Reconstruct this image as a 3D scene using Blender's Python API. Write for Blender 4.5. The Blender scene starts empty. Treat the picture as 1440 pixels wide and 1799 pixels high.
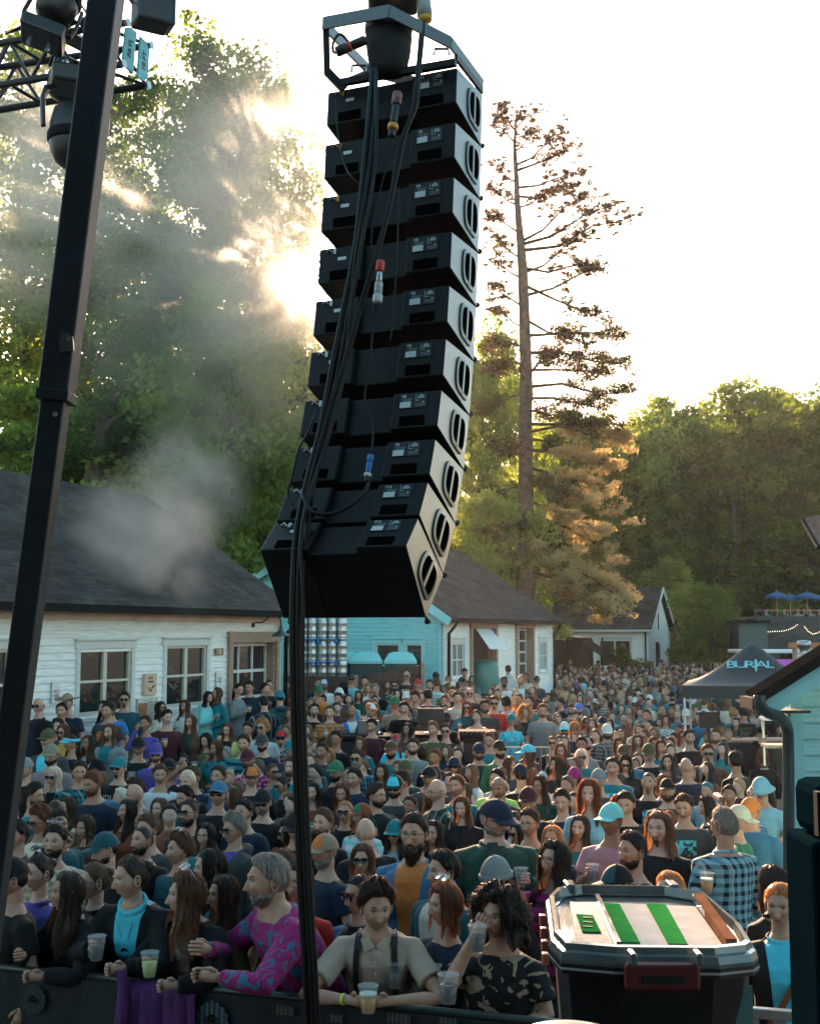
import bpy, bmesh, math, random
import numpy as np
from mathutils import Vector, Matrix, Euler
from math import sin, cos, pi, radians as R

sc = bpy.context.scene
COL = sc.collection
# ------------------------------------------------------------------ camera, sky, sun, exposure
F = 2100.0                       # focal length in pixels of the 1440x1799 photograph
HC = 2.72; GZ = -.42   # the yard lies a kerb height below the raised walks of the houses
GZ_ = GZ                        # eye height of the photographer on the stage
TILT = math.atan(212.5 / F)
cam_d = bpy.data.cameras.new("camera"); cam = bpy.data.objects.new("camera", cam_d); COL.objects.link(cam)
cam.location = (0, 0, HC); cam.rotation_euler = (pi / 2 + TILT, 0, 0)
cam_d.sensor_fit = 'VERTICAL'; cam_d.sensor_height = 30.0; cam_d.lens = F / 1799 * 30.0
cam_d.clip_start = 0.05; cam_d.clip_end = 3000
sc.camera = cam
SUN_EL, SUN_AZ = 17.0, -4.6      # degrees above the horizon, degrees to the right of +Y
w = bpy.data.worlds.new("World"); sc.world = w; w.use_nodes = True
nt = w.node_tree; nt.nodes.clear()
sky = nt.nodes.new('ShaderNodeTexSky'); sky.sky_type = 'NISHITA'; sky.sun_disc = False
sky.sun_elevation = R(SUN_EL); sky.sun_rotation = R(SUN_AZ)
sky.air_density = 1.3; sky.dust_density = 2.2; sky.ozone_density = 1.0; sky.altitude = 600
hs = nt.nodes.new('ShaderNodeHueSaturation'); hs.inputs['Saturation'].default_value = 1.15; hs.inputs['Hue'].default_value = 0.47
bgn = nt.nodes.new('ShaderNodeBackground'); bgn.inputs[1].default_value = 0.10
out = nt.nodes.new('ShaderNodeOutputWorld')
nt.links.new(sky.outputs[0], hs.inputs['Color']); nt.links.new(hs.outputs[0], bgn.inputs[0])
# bright aureole of the low sun in the sky
tcw = nt.nodes.new('ShaderNodeTexCoord'); dt = nt.nodes.new('ShaderNodeVectorMath'); dt.operation = 'DOT_PRODUCT'
dt.inputs[1].default_value = (math.sin(math.radians(SUN_AZ)) * math.cos(math.radians(SUN_EL)), math.cos(math.radians(SUN_AZ)) * math.cos(math.radians(SUN_EL)), math.sin(math.radians(SUN_EL)))
nrm = nt.nodes.new('ShaderNodeVectorMath'); nrm.operation = 'NORMALIZE'; nt.links.new(tcw.outputs['Generated'], nrm.inputs[0]); nt.links.new(nrm.outputs[0], dt.inputs[0])
p1 = nt.nodes.new('ShaderNodeMath'); p1.operation = 'POWER'; p1.inputs[1].default_value = 9000; nt.links.new(dt.outputs['Value'], p1.inputs[0])
au = nt.nodes.new('ShaderNodeBackground'); au.inputs[0].default_value = (1, .72, .45, 1); m1 = nt.nodes.new('ShaderNodeMath'); m1.operation = 'MULTIPLY'; m1.inputs[1].default_value = 260; nt.links.new(p1.outputs[0], m1.inputs[0]); nt.links.new(m1.outputs[0], au.inputs[1])
adw = nt.nodes.new('ShaderNodeAddShader'); nt.links.new(bgn.outputs[0], adw.inputs[0]); nt.links.new(au.outputs[0], adw.inputs[1]); nt.links.new(adw.outputs[0], out.inputs[0])
sun_d = bpy.data.lights.new("sun", 'SUN'); sun_d.energy = 5.0; sun_d.angle = R(0.6); sun_d.color = (1.0, 0.66, 0.42)
sun = bpy.data.objects.new("sun", sun_d); COL.objects.link(sun)
_sd = Vector((sin(R(SUN_AZ)) * cos(R(SUN_EL)), cos(R(SUN_AZ)) * cos(R(SUN_EL)), sin(R(SUN_EL))))
sun.rotation_euler = _sd.to_track_quat('Z', 'Y').to_euler()
sc.view_settings.view_transform = 'Standard'; sc.view_settings.look = 'None'
sc.view_settings.exposure = 2.1; sc.view_settings.gamma = 1.0; sc.view_settings.use_curve_mapping = False
sc.render.engine = 'CYCLES'
sc.cycles.use_denoising = True
sc.cycles.max_bounces = 7; sc.cycles.diffuse_bounces = 3; sc.cycles.glossy_bounces = 3; sc.cycles.transmission_bounces = 6
sc.cycles.transparent_max_bounces = 12; sc.cycles.volume_bounces = 1
sc.cycles.sample_clamp_indirect = 6.0
sc.cycles.volume_step_rate = 1.0; sc.cycles.volume_max_steps = 256
sc.cycles.caustics_reflective = False; sc.cycles.caustics_refractive = False

# ------------------------------------------------------------------ helpers
CT, ST = cos(TILT), sin(TILT)
def ray(px, py):
    a = (px - 719.5) / F; b = (899.5 - py) / F
    return Vector((a, CT - b * ST, ST + b * CT))
def at(px, py, Y):
    """real point at horizontal distance Y from the camera"""
    d = ray(px, py); t = Y / d.y
    return Vector((d.x * t, Y, HC + d.z * t))
def atz(px, py, z):
    d = ray(px, py); t = (z - HC) / d.z
    return Vector((d.x * t, d.y * t, z))

def prop(o, label=None, cat=None, group=None, kind=None):
    if label: o['label'] = label
    if cat: o['category'] = cat
    if group: o['group'] = group
    if kind: o['kind'] = kind
    return o
def empty(name, loc=(0, 0, 0), rz=0, label=None, cat=None, group=None):
    o = bpy.data.objects.new(name, None); COL.objects.link(o)
    o.empty_display_size = 0.1
    o.location = loc; o.rotation_euler = (0, 0, rz)
    return prop(o, label, cat, group)
def link(name, me, parent=None, loc=None):
    o = bpy.data.objects.new(name, me); COL.objects.link(o)
    if parent is not None: o.parent = parent
    if loc is not None: o.location = loc
    return o

class MB:
    """mesh collector in local coordinates"""
    def __init__(s): s.v = []; s.f = []; s.m = []; s.cur = 0
    def add(s, vs, fs, M=None):
        b = len(s.v)
        if M is not None: vs = [M @ Vector(v) for v in vs]
        s.v += [tuple(v) for v in vs]
        for f in fs: s.f.append(tuple(b + i for i in f)); s.m.append(s.cur)
        return s
    def box(s, c, d, M=None, rz=0):
        x, y, z = d[0] / 2, d[1] / 2, d[2] / 2
        vs = [Vector((a * x, b * y, e * z)) for a in (-1, 1) for b in (-1, 1) for e in (-1, 1)]
        if rz: q = Matrix.Rotation(rz, 3, 'Z'); vs = [q @ v for v in vs]
        vs = [v + Vector(c) for v in vs]
        return s.add(vs, [(0, 1, 3, 2), (4, 6, 7, 5), (0, 4, 5, 1), (2, 3, 7, 6), (0, 2, 6, 4), (1, 5, 7, 3)], M)
    def beam(s, a, b, w, h=None, up=(0, 0, 1)):
        a = Vector(a); b = Vector(b); h = h or w; d = (b - a)
        if d.length < 1e-6: return s
        d.normalize(); u = Vector(up)
        if abs(d.dot(u)) > .98: u = Vector((0, 1, 0))
        r = d.cross(u).normalized(); u = r.cross(d)
        vs = []
        for p in (a, b):
            for i, j in ((-1, -1), (1, -1), (1, 1), (-1, 1)): vs.append(p + r * i * w / 2 + u * j * h / 2)
        return s.add(vs, [(3, 2, 1, 0), (4, 5, 6, 7), (0, 1, 5, 4), (1, 2, 6, 5), (2, 3, 7, 6), (3, 0, 4, 7)])
    def tube(s, path, r, seg=8, cap=True, M=None):
        path = [Vector(p) for p in path]; n = len(path)
        rs = r if isinstance(r, (list, tuple)) else [r] * n
        vs = []; prev = None
        for i, p in enumerate(path):
            d = (path[min(i + 1, n - 1)] - path[max(i - 1, 0)])
            d = d.normalized() if d.length > 1e-9 else Vector((0, 0, 1))
            if prev is None:
                u = Vector((0, 0, 1)) if abs(d.z) < .9 else Vector((1, 0, 0))
                a = d.cross(u).normalized()
            else:
                a = (prev - d * prev.dot(d)); a = a.normalized() if a.length > 1e-6 else d.orthogonal().normalized()
            prev = a; b = d.cross(a)
            rr = rs[i] if isinstance(rs[i], (tuple, list)) else (rs[i], rs[i])
            for k in range(seg):
                t = 2 * pi * k / seg
                vs.append(p + a * cos(t) * rr[0] + b * sin(t) * rr[1])
        fs = []
        for i in range(n - 1):
            for k in range(seg):
                k2 = (k + 1) % seg
                fs.append((i * seg + k, i * seg + k2, (i + 1) * seg + k2, (i + 1) * seg + k))
        if cap:
            fs.append(tuple(range(seg))[::-1]); fs.append(tuple((n - 1) * seg + k for k in range(seg)))
        return s.add(vs, fs, M)
    def lathe(s, prof, c=(0, 0, 0), seg=16, M=None, sx=1, sy=1):
        vs = []; n = len(prof)
        for r, z in prof:
            for k in range(seg):
                t = 2 * pi * k / seg; vs.append((c[0] + r * cos(t) * sx, c[1] + r * sin(t) * sy, c[2] + z))
        fs = []
        for i in range(n - 1):
            for k in range(seg):
                k2 = (k + 1) % seg; fs.append((i * seg + k, i * seg + k2, (i + 1) * seg + k2, (i + 1) * seg + k))
        if prof[0][0] > 1e-6: fs.append(tuple(range(seg))[::-1])
        if prof[-1][0] > 1e-6: fs.append(tuple((n - 1) * seg + k for k in range(seg)))
        return s.add(vs, fs, M)
    def prism(s, poly, h0, h1, M=None):
        """poly in xy, extruded along z"""
        n = len(poly)
        vs = [(p[0], p[1], h0) for p in poly] + [(p[0], p[1], h1) for p in poly]
        fs = [tuple(range(n))[::-1], tuple(range(n, 2 * n))] + [(i, (i + 1) % n, n + (i + 1) % n, n + i) for i in range(n)]
        return s.add(vs, fs, M)
    def quad(s, a, b, c, d): return s.add([a, b, c, d], [(0, 1, 2, 3)])
    def mesh(s, name, mats=(), smooth=False):
        me = bpy.data.meshes.new(name); me.from_pydata(s.v, [], s.f)
        for m in (mats if isinstance(mats, (list, tuple)) else [mats]): me.materials.append(m)
        if any(s.m): me.polygons.foreach_set('material_index', s.m)
        if smooth: me.polygons.foreach_set('use_smooth', [True] * len(s.f))
        me.update(); return me
    def build(s, name, mats, parent=None, smooth=False, bevel=0, label=None):
        o = link(name, s.mesh(name, mats, smooth), parent)
        if bevel:
            b = o.modifiers.new('bevel', 'BEVEL'); b.width = bevel; b.segments = 2; b.limit_method = 'ANGLE'; b.angle_limit = R(35)
        if label: o['label'] = label
        return o

def np_mesh(name, V, Q, mats=(), attr=None, smooth=False):
    """fast mesh from numpy; Q faces (n,k)"""
    me = bpy.data.meshes.new(name); n, k = Q.shape
    me.vertices.add(len(V)); me.vertices.foreach_set('co', np.ascontiguousarray(V, np.float32).ravel())
    me.loops.add(n * k); me.loops.foreach_set('vertex_index', np.ascontiguousarray(Q, np.int32).ravel())
    me.polygons.add(n); me.polygons.foreach_set('loop_start', np.arange(0, n * k, k, dtype=np.int32))
    if smooth: me.polygons.foreach_set('use_smooth', np.ones(n, bool))
    for m in mats: me.materials.append(m)
    if attr is not None:
        for nm, a in attr.items():
            at_ = me.attributes.new(nm, 'FLOAT_COLOR', 'POINT'); at_.data.foreach_set('color', np.ascontiguousarray(a, np.float32).ravel())
    me.update(); me.validate()
    return me

MATS = {}
def nodes_of(m):
    m.use_nodes = True; return m.node_tree, m.node_tree.nodes['Principled BSDF']
def mat(name, col=(.5, .5, .5), rough=.6, metal=0., var=.15, scale=8., bump=0., bscale=40., coat=0., trans=0., emit=None, alpha=1., spec=.5):
    if name in MATS: return MATS[name]
    m = bpy.data.materials.new(name); t, b = nodes_of(m); MATS[name] = m
    b.inputs['Roughness'].default_value = rough; b.inputs['Metallic'].default_value = metal
    b.inputs['Specular IOR Level'].default_value = spec
    if coat: b.inputs['Coat Weight'].default_value = coat
    if trans: b.inputs['Transmission Weight'].default_value = trans
    if alpha < 1: b.inputs['Alpha'].default_value = alpha
    tc = t.nodes.new('ShaderNodeTexCoord')
    nz = t.nodes.new('ShaderNodeTexNoise'); nz.inputs['Scale'].default_value = scale; nz.inputs['Detail'].default_value = 6
    t.links.new(tc.outputs['Object'], nz.inputs['Vector'])
    mr = t.nodes.new('ShaderNodeMapRange'); mr.inputs[1].default_value = .3; mr.inputs[2].default_value = .7
    mr.inputs[3].default_value = 1 - var; mr.inputs[4].default_value = 1 + var
    t.links.new(nz.outputs[0], mr.inputs[0])
    mx = t.nodes.new('ShaderNodeVectorMath'); mx.operation = 'SCALE'; mx.inputs[0].default_value = col[:3]
    t.links.new(mr.outputs[0], mx.inputs['Scale']); t.links.new(mx.outputs[0], b.inputs['Base Color'])
    if bump:
        n2 = t.nodes.new('ShaderNodeTexNoise'); n2.inputs['Scale'].default_value = bscale; n2.inputs['Detail'].default_value = 5
        t.links.new(tc.outputs['Object'], n2.inputs['Vector'])
        bp = t.nodes.new('ShaderNodeBump'); bp.inputs['Strength'].default_value = bump; bp.inputs['Distance'].default_value = .02
        t.links.new(n2.outputs[0], bp.inputs['Height']); t.links.new(bp.outputs[0], b.inputs['Normal'])
    if emit:
        b.inputs['Emission Color'].default_value = (*emit[:3], 1); b.inputs['Emission Strength'].default_value = emit[3]
    return m
def N(t, typ, **k):
    n = t.nodes.new(typ)
    for a, v in k.items():
        if a.startswith('i'): n.inputs[int(a[1:])].default_value = v
        else: setattr(n, a, v)
    return n
def text_mesh(s, size, depth=.0015, mats=(), extrude=True, xs=1.0, font_shear=0):
    cu = bpy.data.curves.new('lettering', 'FONT'); cu.body = s; cu.size = size; cu.extrude = depth
    cu.align_x = 'CENTER'; cu.align_y = 'CENTER'; cu.resolution_u = 2
    o = bpy.data.objects.new('tmp', cu); COL.objects.link(o)
    dg = bpy.context.evaluated_depsgraph_get(); me = bpy.data.meshes.new_from_object(o.evaluated_get(dg))
    bpy.data.objects.remove(o); bpy.data.curves.remove(cu)
    me.materials.clear()
    for m in mats: me.materials.append(m)
    if xs != 1:
        for v in me.vertices: v.co.x *= xs
    return me
def text_on(s, size, origin, xdir, up, m, parent, name='lettering', xs=1.0):
    """lettering lying on a surface: xdir along the line, up in the plane"""
    me = text_mesh(s, size, .001, [m], xs=xs)
    x = Vector(xdir).normalized(); u = Vector(up).normalized(); n = x.cross(u)
    M = Matrix((x, u, n)).transposed().to_4x4(); M.translation = Vector(origin)
    me.transform(M)
    return link(name, me, parent)
rnd = random.Random(7)
# ------------------------------------------------------------------ ground
def ground_mat():
    m = bpy.data.materials.new('asphalt'); t, b = nodes_of(m)
    tc = N(t, 'ShaderNodeTexCoord'); n1 = N(t, 'ShaderNodeTexNoise'); n1.inputs['Scale'].default_value = .25; n1.inputs['Detail'].default_value = 8
    n2 = N(t, 'ShaderNodeTexNoise'); n2.inputs['Scale'].default_value = 60
    t.links.new(tc.outputs['Object'], n1.inputs['Vector']); t.links.new(tc.outputs['Object'], n2.inputs['Vector'])
    cr = N(t, 'ShaderNodeValToRGB'); cr.color_ramp.elements[0].color = (.035, .034, .032, 1); cr.color_ramp.elements[1].color = (.10, .09, .08, 1)
    cr.color_ramp.elements[0].position = .35; cr.color_ramp.elements[1].position = .7
    t.links.new(n1.outputs[0], cr.inputs[0]); t.links.new(cr.outputs[0], b.inputs['Base Color'])
    bp = N(t, 'ShaderNodeBump'); bp.inputs['Strength'].default_value = .4; bp.inputs['Distance'].default_value = .01
    t.links.new(n2.outputs[0], bp.inputs['Height']); t.links.new(bp.outputs[0], b.inputs['Normal'])
    b.inputs['Roughness'].default_value = .85
    return m
M_ASPH = ground_mat(); MB().quad((-900, -900, GZ), (900, -900, GZ), (900, 900, GZ), (-900, 900, GZ)).build('ground', M_ASPH)['kind'] = 'structure'

# ------------------------------------------------------------------ clapboard houses
def paint_mat(name, c):
    m = bpy.data.materials.new(name); t, b = nodes_of(m)
    tc = N(t, 'ShaderNodeTexCoord'); mp = N(t, 'ShaderNodeMapping'); mp.inputs['Scale'].default_value = (1, 1, 14)
    nz = N(t, 'ShaderNodeTexNoise'); nz.inputs['Scale'].default_value = 3; nz.inputs['Detail'].default_value = 7
    t.links.new(tc.outputs['Object'], mp.inputs[0]); t.links.new(mp.outputs[0], nz.inputs['Vector'])
    cr = N(t, 'ShaderNodeValToRGB'); e = cr.color_ramp.elements
    e[0].position = .25; e[0].color = (c[0] * .72, c[1] * .7, c[2] * .68, 1); e[1].position = .6; e[1].color = (*c, 1)
    t.links.new(nz.outputs[0], cr.inputs[0]); t.links.new(cr.outputs[0], b.inputs['Base Color'])
    b.inputs['Roughness'].default_value = .55
    return m
M_WHITE = paint_mat('white_paint', (.88, .88, .86)); M_TEAL = paint_mat('teal_paint', (.22, .58, .60)); M_TRIM = mat('trim_paint', (.62, .62, .60), .5, var=.06)
M_TEALP = paint_mat('pale_teal_paint', (.36, .66, .68)); M_TRIMT = mat('teal_trim', (.27, .60, .62), .5, var=.06); M_BROWN = mat('brown_trim', (.34, .22, .16), .6, var=.12); M_DGREEN = mat('dark_green_door', (.03, .055, .055), .5)
M_GUTTER = mat('dark_gutter', (.012, .012, .012), .8, spec=.1); M_CREAM = mat('cream_frame', (.62, .56, .46), .5, var=.05)
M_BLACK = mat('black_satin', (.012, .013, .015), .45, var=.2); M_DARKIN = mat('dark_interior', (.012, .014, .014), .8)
def shingle_mat():
    m = bpy.data.materials.new('asphalt_shingles'); t, b = nodes_of(m)
    uv = N(t, 'ShaderNodeTexCoord')
    br = N(t, 'ShaderNodeTexBrick'); br.inputs['Scale'].default_value = 1; br.inputs['Brick Width'].default_value = .30; br.inputs['Row Height'].default_value = .13
    br.inputs['Mortar Size'].default_value = .006; br.inputs['Color1'].default_value = (.032, .028, .026, 1); br.inputs['Color2'].default_value = (.060, .052, .047, 1); br.inputs['Mortar'].default_value = (.02, .018, .018, 1)
    nz = N(t, 'ShaderNodeTexNoise'); nz.inputs['Scale'].default_value = 1.2; nz.inputs['Detail'].default_value = 8
    t.links.new(uv.outputs['UV'], br.inputs[0]); t.links.new(uv.outputs['UV'], nz.inputs['Vector'])
    mr = N(t, 'ShaderNodeMapRange', i1=.3, i2=.7, i3=.65, i4=1.5); t.links.new(nz.outputs[0], mr.inputs[0])
    vm = N(t, 'ShaderNodeVectorMath', operation='SCALE'); t.links.new(br.outputs[0], vm.inputs[0]); t.links.new(mr.outputs[0], vm.inputs['Scale'])
    t.links.new(vm.outputs[0], b.inputs['Base Color'])
    bp = N(t, 'ShaderNodeBump'); bp.inputs['Strength'].default_value = .7; bp.inputs['Distance'].default_value = .02
    t.links.new(br.outputs[1], bp.inputs['Height']); bp.invert = True; t.links.new(bp.outputs[0], b.inputs['Normal'])
    b.inputs['Roughness'].default_value = .95; b.inputs['Specular IOR Level'].default_value = .15
    return m
M_SHING = shingle_mat()
def glass_mat():
    m = bpy.data.materials.new('window_glass'); t, b = nodes_of(m)
    tc = N(t, 'ShaderNodeTexCoord'); nz = N(t, 'ShaderNodeTexNoise'); nz.inputs['Scale'].default_value = 1.6; nz.inputs['Distortion'].default_value = 1.5
    t.links.new(tc.outputs['Object'], nz.inputs['Vector'])
    bp = N(t, 'ShaderNodeBump'); bp.inputs['Strength'].default_value = .12; bp.inputs['Distance'].default_value = .05
    t.links.new(nz.outputs[0], bp.inputs['Height']); t.links.new(bp.outputs[0], b.inputs['Normal'])
    b.inputs['Base Color'].default_value = (.02, .024, .024, 1); b.inputs['Roughness'].default_value = .06; b.inputs['IOR'].default_value = 1.7
    return m
M_GLASS = glass_mat()

def clap_wall(org, d, L, z0, z1, openings, mats, parent, n, expo=.115, top=None, name='wall'):
    """lapped boards; openings = (s0,s1,za,zb); top(s) optional gable height limit; n outward"""
    org = Vector(org); d = Vector(d).normalized(); n = Vector(n).normalized(); mb = MB(); up = Vector((0, 0, 1))
    z = z0; k = 0
    while z < z1 - 1e-4:
        zt = min(z + expo, z1); zc = (z + zt) / 2
        lo, hi = 0., L
        if top:
            ss = [i / 120 * L for i in range(121) if top(i / 120 * L) >= zt]
            if not ss: break
            lo, hi = min(ss), max(ss)
        segs = [(lo, hi)]
        for (a, b, za, zb) in openings:
            if za < zc < zb:
                ns = []
                for (p, q) in segs:
                    if b <= p or a >= q: ns.append((p, q)); continue
                    if a > p: ns.append((p, a))
                    if b < q: ns.append((b, q))
                segs = ns
        for (p, q) in segs:
            if q - p < .02: continue
            cuts = [p]
            r_ = random.Random(k * 31 + int(p * 10)); c = p + r_.uniform(1.5, 4)
            while c < q - .5: cuts.append(c); c += r_.uniform(2.2, 4.5)
            cuts.append(q)
            for a, b in zip(cuts, cuts[1:]):
                b2 = b - .004
                A = org + d * a + up * z; B = org + d * b2 + up * z
                C = org + d * b2 + up * (zt + .012); D = org + d * a + up * (zt + .012)
                mb.add([A + n * .026, B + n * .026, C + n * .006, D + n * .006, A - n * .004, B - n * .004],
                       [(0, 1, 2, 3), (4, 5, 1, 0), (0, 3, 4), (1, 5, 2)])
        z = zt; k += 1
    o = mb.build(name, mats, parent)
    # sheathing behind, with the openings left out
    return o
def window(parent, org, d, n, s0, s1, za, zb, sash=1, style='dh', lights=2):
    """window unit with trim; s along wall"""
    org = Vector(org); d = Vector(d).normalized(); n = Vector(n).normalized(); up = Vector((0, 0, 1))
    P = lambda s, z, o: org + d * s + up * z + n * o
    fr = MB(); tw = .09
    trim = M_TRIM if style != 'teal' else M_TRIMT
    for a, b, c, e in ((s0 - tw, s0, za - .05, zb), (s1, s1 + tw, za - .05, zb), (s0 - tw - .03, s1 + tw + .03, zb, zb + .13), (s0 - tw, s1 + tw, za - .11, za - .05)):
        for v in [0]:
            p0, p1 = P(a, (c + e) / 2, .02), P(b, (c + e) / 2, .02)
            fr.beam(p0, p1, .05, e - c)
    fr.beam(P(s0 - tw - .05, zb + .145, .035), P(s1 + tw + .05, zb + .145, .035), .09, .03)
    root = fr.build('window', trim, parent)
    wN = lights; ww = (s1 - s0) / wN
    for i in range(wN):
        a = s0 + i * ww; b = a + ww
        g = MB(); g.beam(P(a + .03, (za + zb) / 2, -.05), P(b - .03, (za + zb) / 2, -.05), .012, zb - za)
        g.build('pane', M_GLASS, root)
        f = MB(); t_ = .045
        f.beam(P(a + .002, (za + zb) / 2, -.02), P(a + t_, (za + zb) / 2, -.02), .05, zb - za - .01)
        f.beam(P(b - t_, (za + zb) / 2, -.02), P(b - .002, (za + zb) / 2, -.02), .05, zb - za - .01)
        f.beam(P(a + t_, zb - t_ / 2, -.021), P(b - t_, zb - t_ / 2, -.021), .05, t_)
        f.beam(P(a + t_, za + t_ / 2, -.021), P(b - t_, za + t_ / 2, -.021), .05, t_)
        f.beam(P(a + t_, (za + zb) / 2, -.02), P(b - t_, (za + zb) / 2, -.02), .05, .04)
        if style == 'grid':
            f.beam(P((a + b) / 2 - .012, (za + zb) / 2, -.023), P((a + b) / 2 + .012, (za + zb) / 2, -.023), .03, zb - za - .1)
        f.build('sash', M_CREAM if style == 'dh' else M_TRIM, root)
    return root
def garage(parent, org, d, n, s0, s1, z1, cols=3, rowh=.48, open_=False):
    org = Vector(org); d = Vector(d).normalized(); n = Vector(n).normalized(); up = Vector((0, 0, 1))
    P = lambda s, z, o: org + d * s + up * z + n * o
    fr = MB(); t_ = .14
    fr.beam(P(s0 - t_, z1 / 2, .03), P(s0, z1 / 2, .03), .1, z1); fr.beam(P(s1, z1 / 2, .03), P(s1 + t_, z1 / 2, .03), .1, z1)
    fr.beam(P(s0 - t_ - .02, z1 + .1, .035), P(s1 + t_ + .02, z1 + .1, .035), .12, .2)
    # deep reveal
    fr.beam(P(s0 + .01, z1 / 2, -.1), P(s0 + .03, z1 / 2, -.1), .2, z1); fr.beam(P(s1 - .03, z1 / 2, -.1), P(s1 - .01, z1 / 2, -.1), .2, z1)
    root = fr.build('garage_door', M_BROWN, parent)
    bk = MB().beam(P(s0, z1 / 2, -.22), P(s1, z1 / 2, -.22), .02, z1)
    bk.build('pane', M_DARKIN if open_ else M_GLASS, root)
    if not open_:
        f = MB(); zz = z1 - .03
        while zz > .2:
            f.beam(P(s0 + .03, zz - .03, -.18), P(s1 - .03, zz - .03, -.18), .05, .06); zz -= rowh
        for i in range(cols + 1):
            s = s0 + .05 + (s1 - s0 - .1) * i / cols
            f.beam(P(s - .02, z1 / 2, -.178), P(s + .02, z1 / 2, -.178), .04, z1 - .02)
        f.build('frame', M_TRIM, root)
    return root
def roof_slab(parent, e0, e1, r0, r1, th=.10, name='roof'):
    """e0-e1 eave, r0-r1 ridge; UV in metres"""
    e0, e1, r0, r1 = map(Vector, (e0, e1, r0, r1)); n = (e1 - e0).cross(r0 - e0).normalized()
    if n.z < 0: n = -n
    lo = [v - n * th for v in (e0, e1, r1, r0)]; hi = [e0, e1, r1, r0]
    mb = MB().add(hi + lo, [(0, 1, 2, 3), (7, 6, 5, 4), (0, 4, 5, 1), (1, 5, 6, 2), (2, 6, 7, 3), (3, 7, 4, 0)])
    mb.m = [0, 1, 1, 1, 1, 1]
    o = mb.build(name, [M_SHING, M_GUTTER], parent)
    uvl = o.data.uv_layers.new(name='UVMap'); x = (e1 - e0).normalized(); y = n.cross(x)
    for p in o.data.polygons:
        for li in p.loop_indices:
            v = o.data.vertices[o.data.loops[li].vertex_index].co - e0
            uvl.data[li].uv = (v.dot(x), v.dot(y))
    return o
def sheath(parent, org, d, L, z0, z1, openings, n, m):
    """solid wall board behind the clapboards cut round the openings (columns)"""
    org = Vector(org); d = Vector(d).normalized(); n = Vector(n).normalized(); mb = MB()
    xs = sorted({0., L} | {a for o in openings for a in o[:2]})
    for a, b in zip(xs, xs[1:]):
        zz = [(z0, z1)]
        for o in openings:
            if o[0] <= a + 1e-6 and o[1] >= b - 1e-6:
                nz = []
                for p, q in zz:
                    if o[2] > p: nz.append((p, min(q, o[2])))
                    if o[3] < q: nz.append((max(p, o[3]), q))
                zz = nz
        for p, q in zz:
            if q - p > .01: mb.beam(org + d * a + n * -.05 + Vector((0, 0, (p + q) / 2)), org + d * b + n * -.05 + Vector((0, 0, (p + q) / 2)), .09, q - p)
    return mb.build('wall_core', m, parent)

V3 = Vector
M_CONC = mat('concrete', (.24, .22, .20), .8, var=.25, scale=3, bump=.3)
def walk(org, d, n, L, w_):
    o, d, n = V3(org), V3(d).normalized(), V3(n).normalized(); v = [o - n * 8, o + d * L - n * 8, o + d * L + n * w_, o + n * w_]
    z0 = V3((0, 0, GZ - .05)); z1 = V3((0, 0, -.004)); b = MB().add([p + z1 for p in v] + [p + z0 for p in v], [(0, 1, 2, 3), (4, 7, 6, 5), (3, 2, 6, 7), (2, 1, 5, 6), (0, 3, 7, 4), (1, 0, 4, 5)]).build('pavement', M_CONC); b['kind'] = 'structure'
# ---- house A: long white taproom on the left
A = empty('clapboard_house', (-5.5, 18, 0), 0, 'long low white clapboard building with dark shingle roof on the left, smoke drifting over it', 'building')
A.location = (0, 0, 0)
dA = V3((.387, .922, 0)); nA = V3((.922, -.387, 0)); cA = V3((-2.74, 25, 0)); LA = 16.
oA = cA - dA * LA
walk(oA, dA, nA, LA + 1.0, 2.2)
rp_ = MB().quad(oA + nA * 2.2 + V3((0, 0, -.006)), cA + dA + nA * 2.2 + V3((0, 0, -.006)), cA + dA + nA * 5.02 + V3((0, 0, GZ - .003)), oA + nA * 5.02 + V3((0, 0, GZ - .003))).build('road', M_ASPH); rp_['kind'] = 'structure'
def sA(px):   # distance along wall A for a photo column
    k = (px - 719.5) / F
    # oA.x + s dx = k (oA.y + s dy)
    return (k * oA.y - oA.x) / (dA.x - k * dA.y)
def zA(py, s):
    Y = (oA + dA * s).y; return at(720, py, Y).z
opsA = []
winsA = [(142, 232, 1140, 1258), (293, 363, 1135, 1243), (-62, 22, 1142, 1275)]
for (a, b, t_, bt) in winsA:
    s0, s1 = sA(a), sA(b); opsA.append((s0, s1, zA(bt, s0), zA(t_, s0)))
gA = (sA(406), sA(482), 0, zA(1128, sA(406))); opsA.append(gA)
WA = clap_wall(oA, dA, LA, 0, 3.12, opsA, M_WHITE, A, nA)
sheath(A, oA, dA, LA, 0, 3.1, opsA, nA, M_WHITE)
for i, o in enumerate(opsA[:3]): window(A, oA, dA, nA, *o)
garage(A, oA, dA, nA, gA[0], gA[1], gA[3], cols=3, rowh=.52)
mb = MB()
mb.beam(cA + nA * .03 - dA * .06, cA + nA * .03 - dA * .06 + V3((0, 0, 3.1)), .12, .05); mb.build('corner_board', M_TRIM, A)
MB().beam(oA + nA * .04 + V3((0, 0, 3.03)), cA + nA * .04 + V3((0, 0, 3.03)), .05, .22).build('frieze_board', mat('frieze', (.62, .50, .44), .5, var=.2, scale=2), A)
inA = -nA; hA = 3.57
ridge1 = cA + inA * hA + dA * .3 + V3((0, 0, 5.78)); ridge0 = oA + inA * hA + V3((0, 0, 5.78))
ov = .42
ev = lambda p, side: p + V3((0, 0, 3.16 - ov * (5.78 - 3.16) / (hA)))
e1 = cA + nA * ov + dA * .3 + V3((0, 0, 3.16)); e0 = oA + nA * ov + V3((0, 0, 3.16))
roof_slab(A, e0, e1, ridge0, ridge1)
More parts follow.
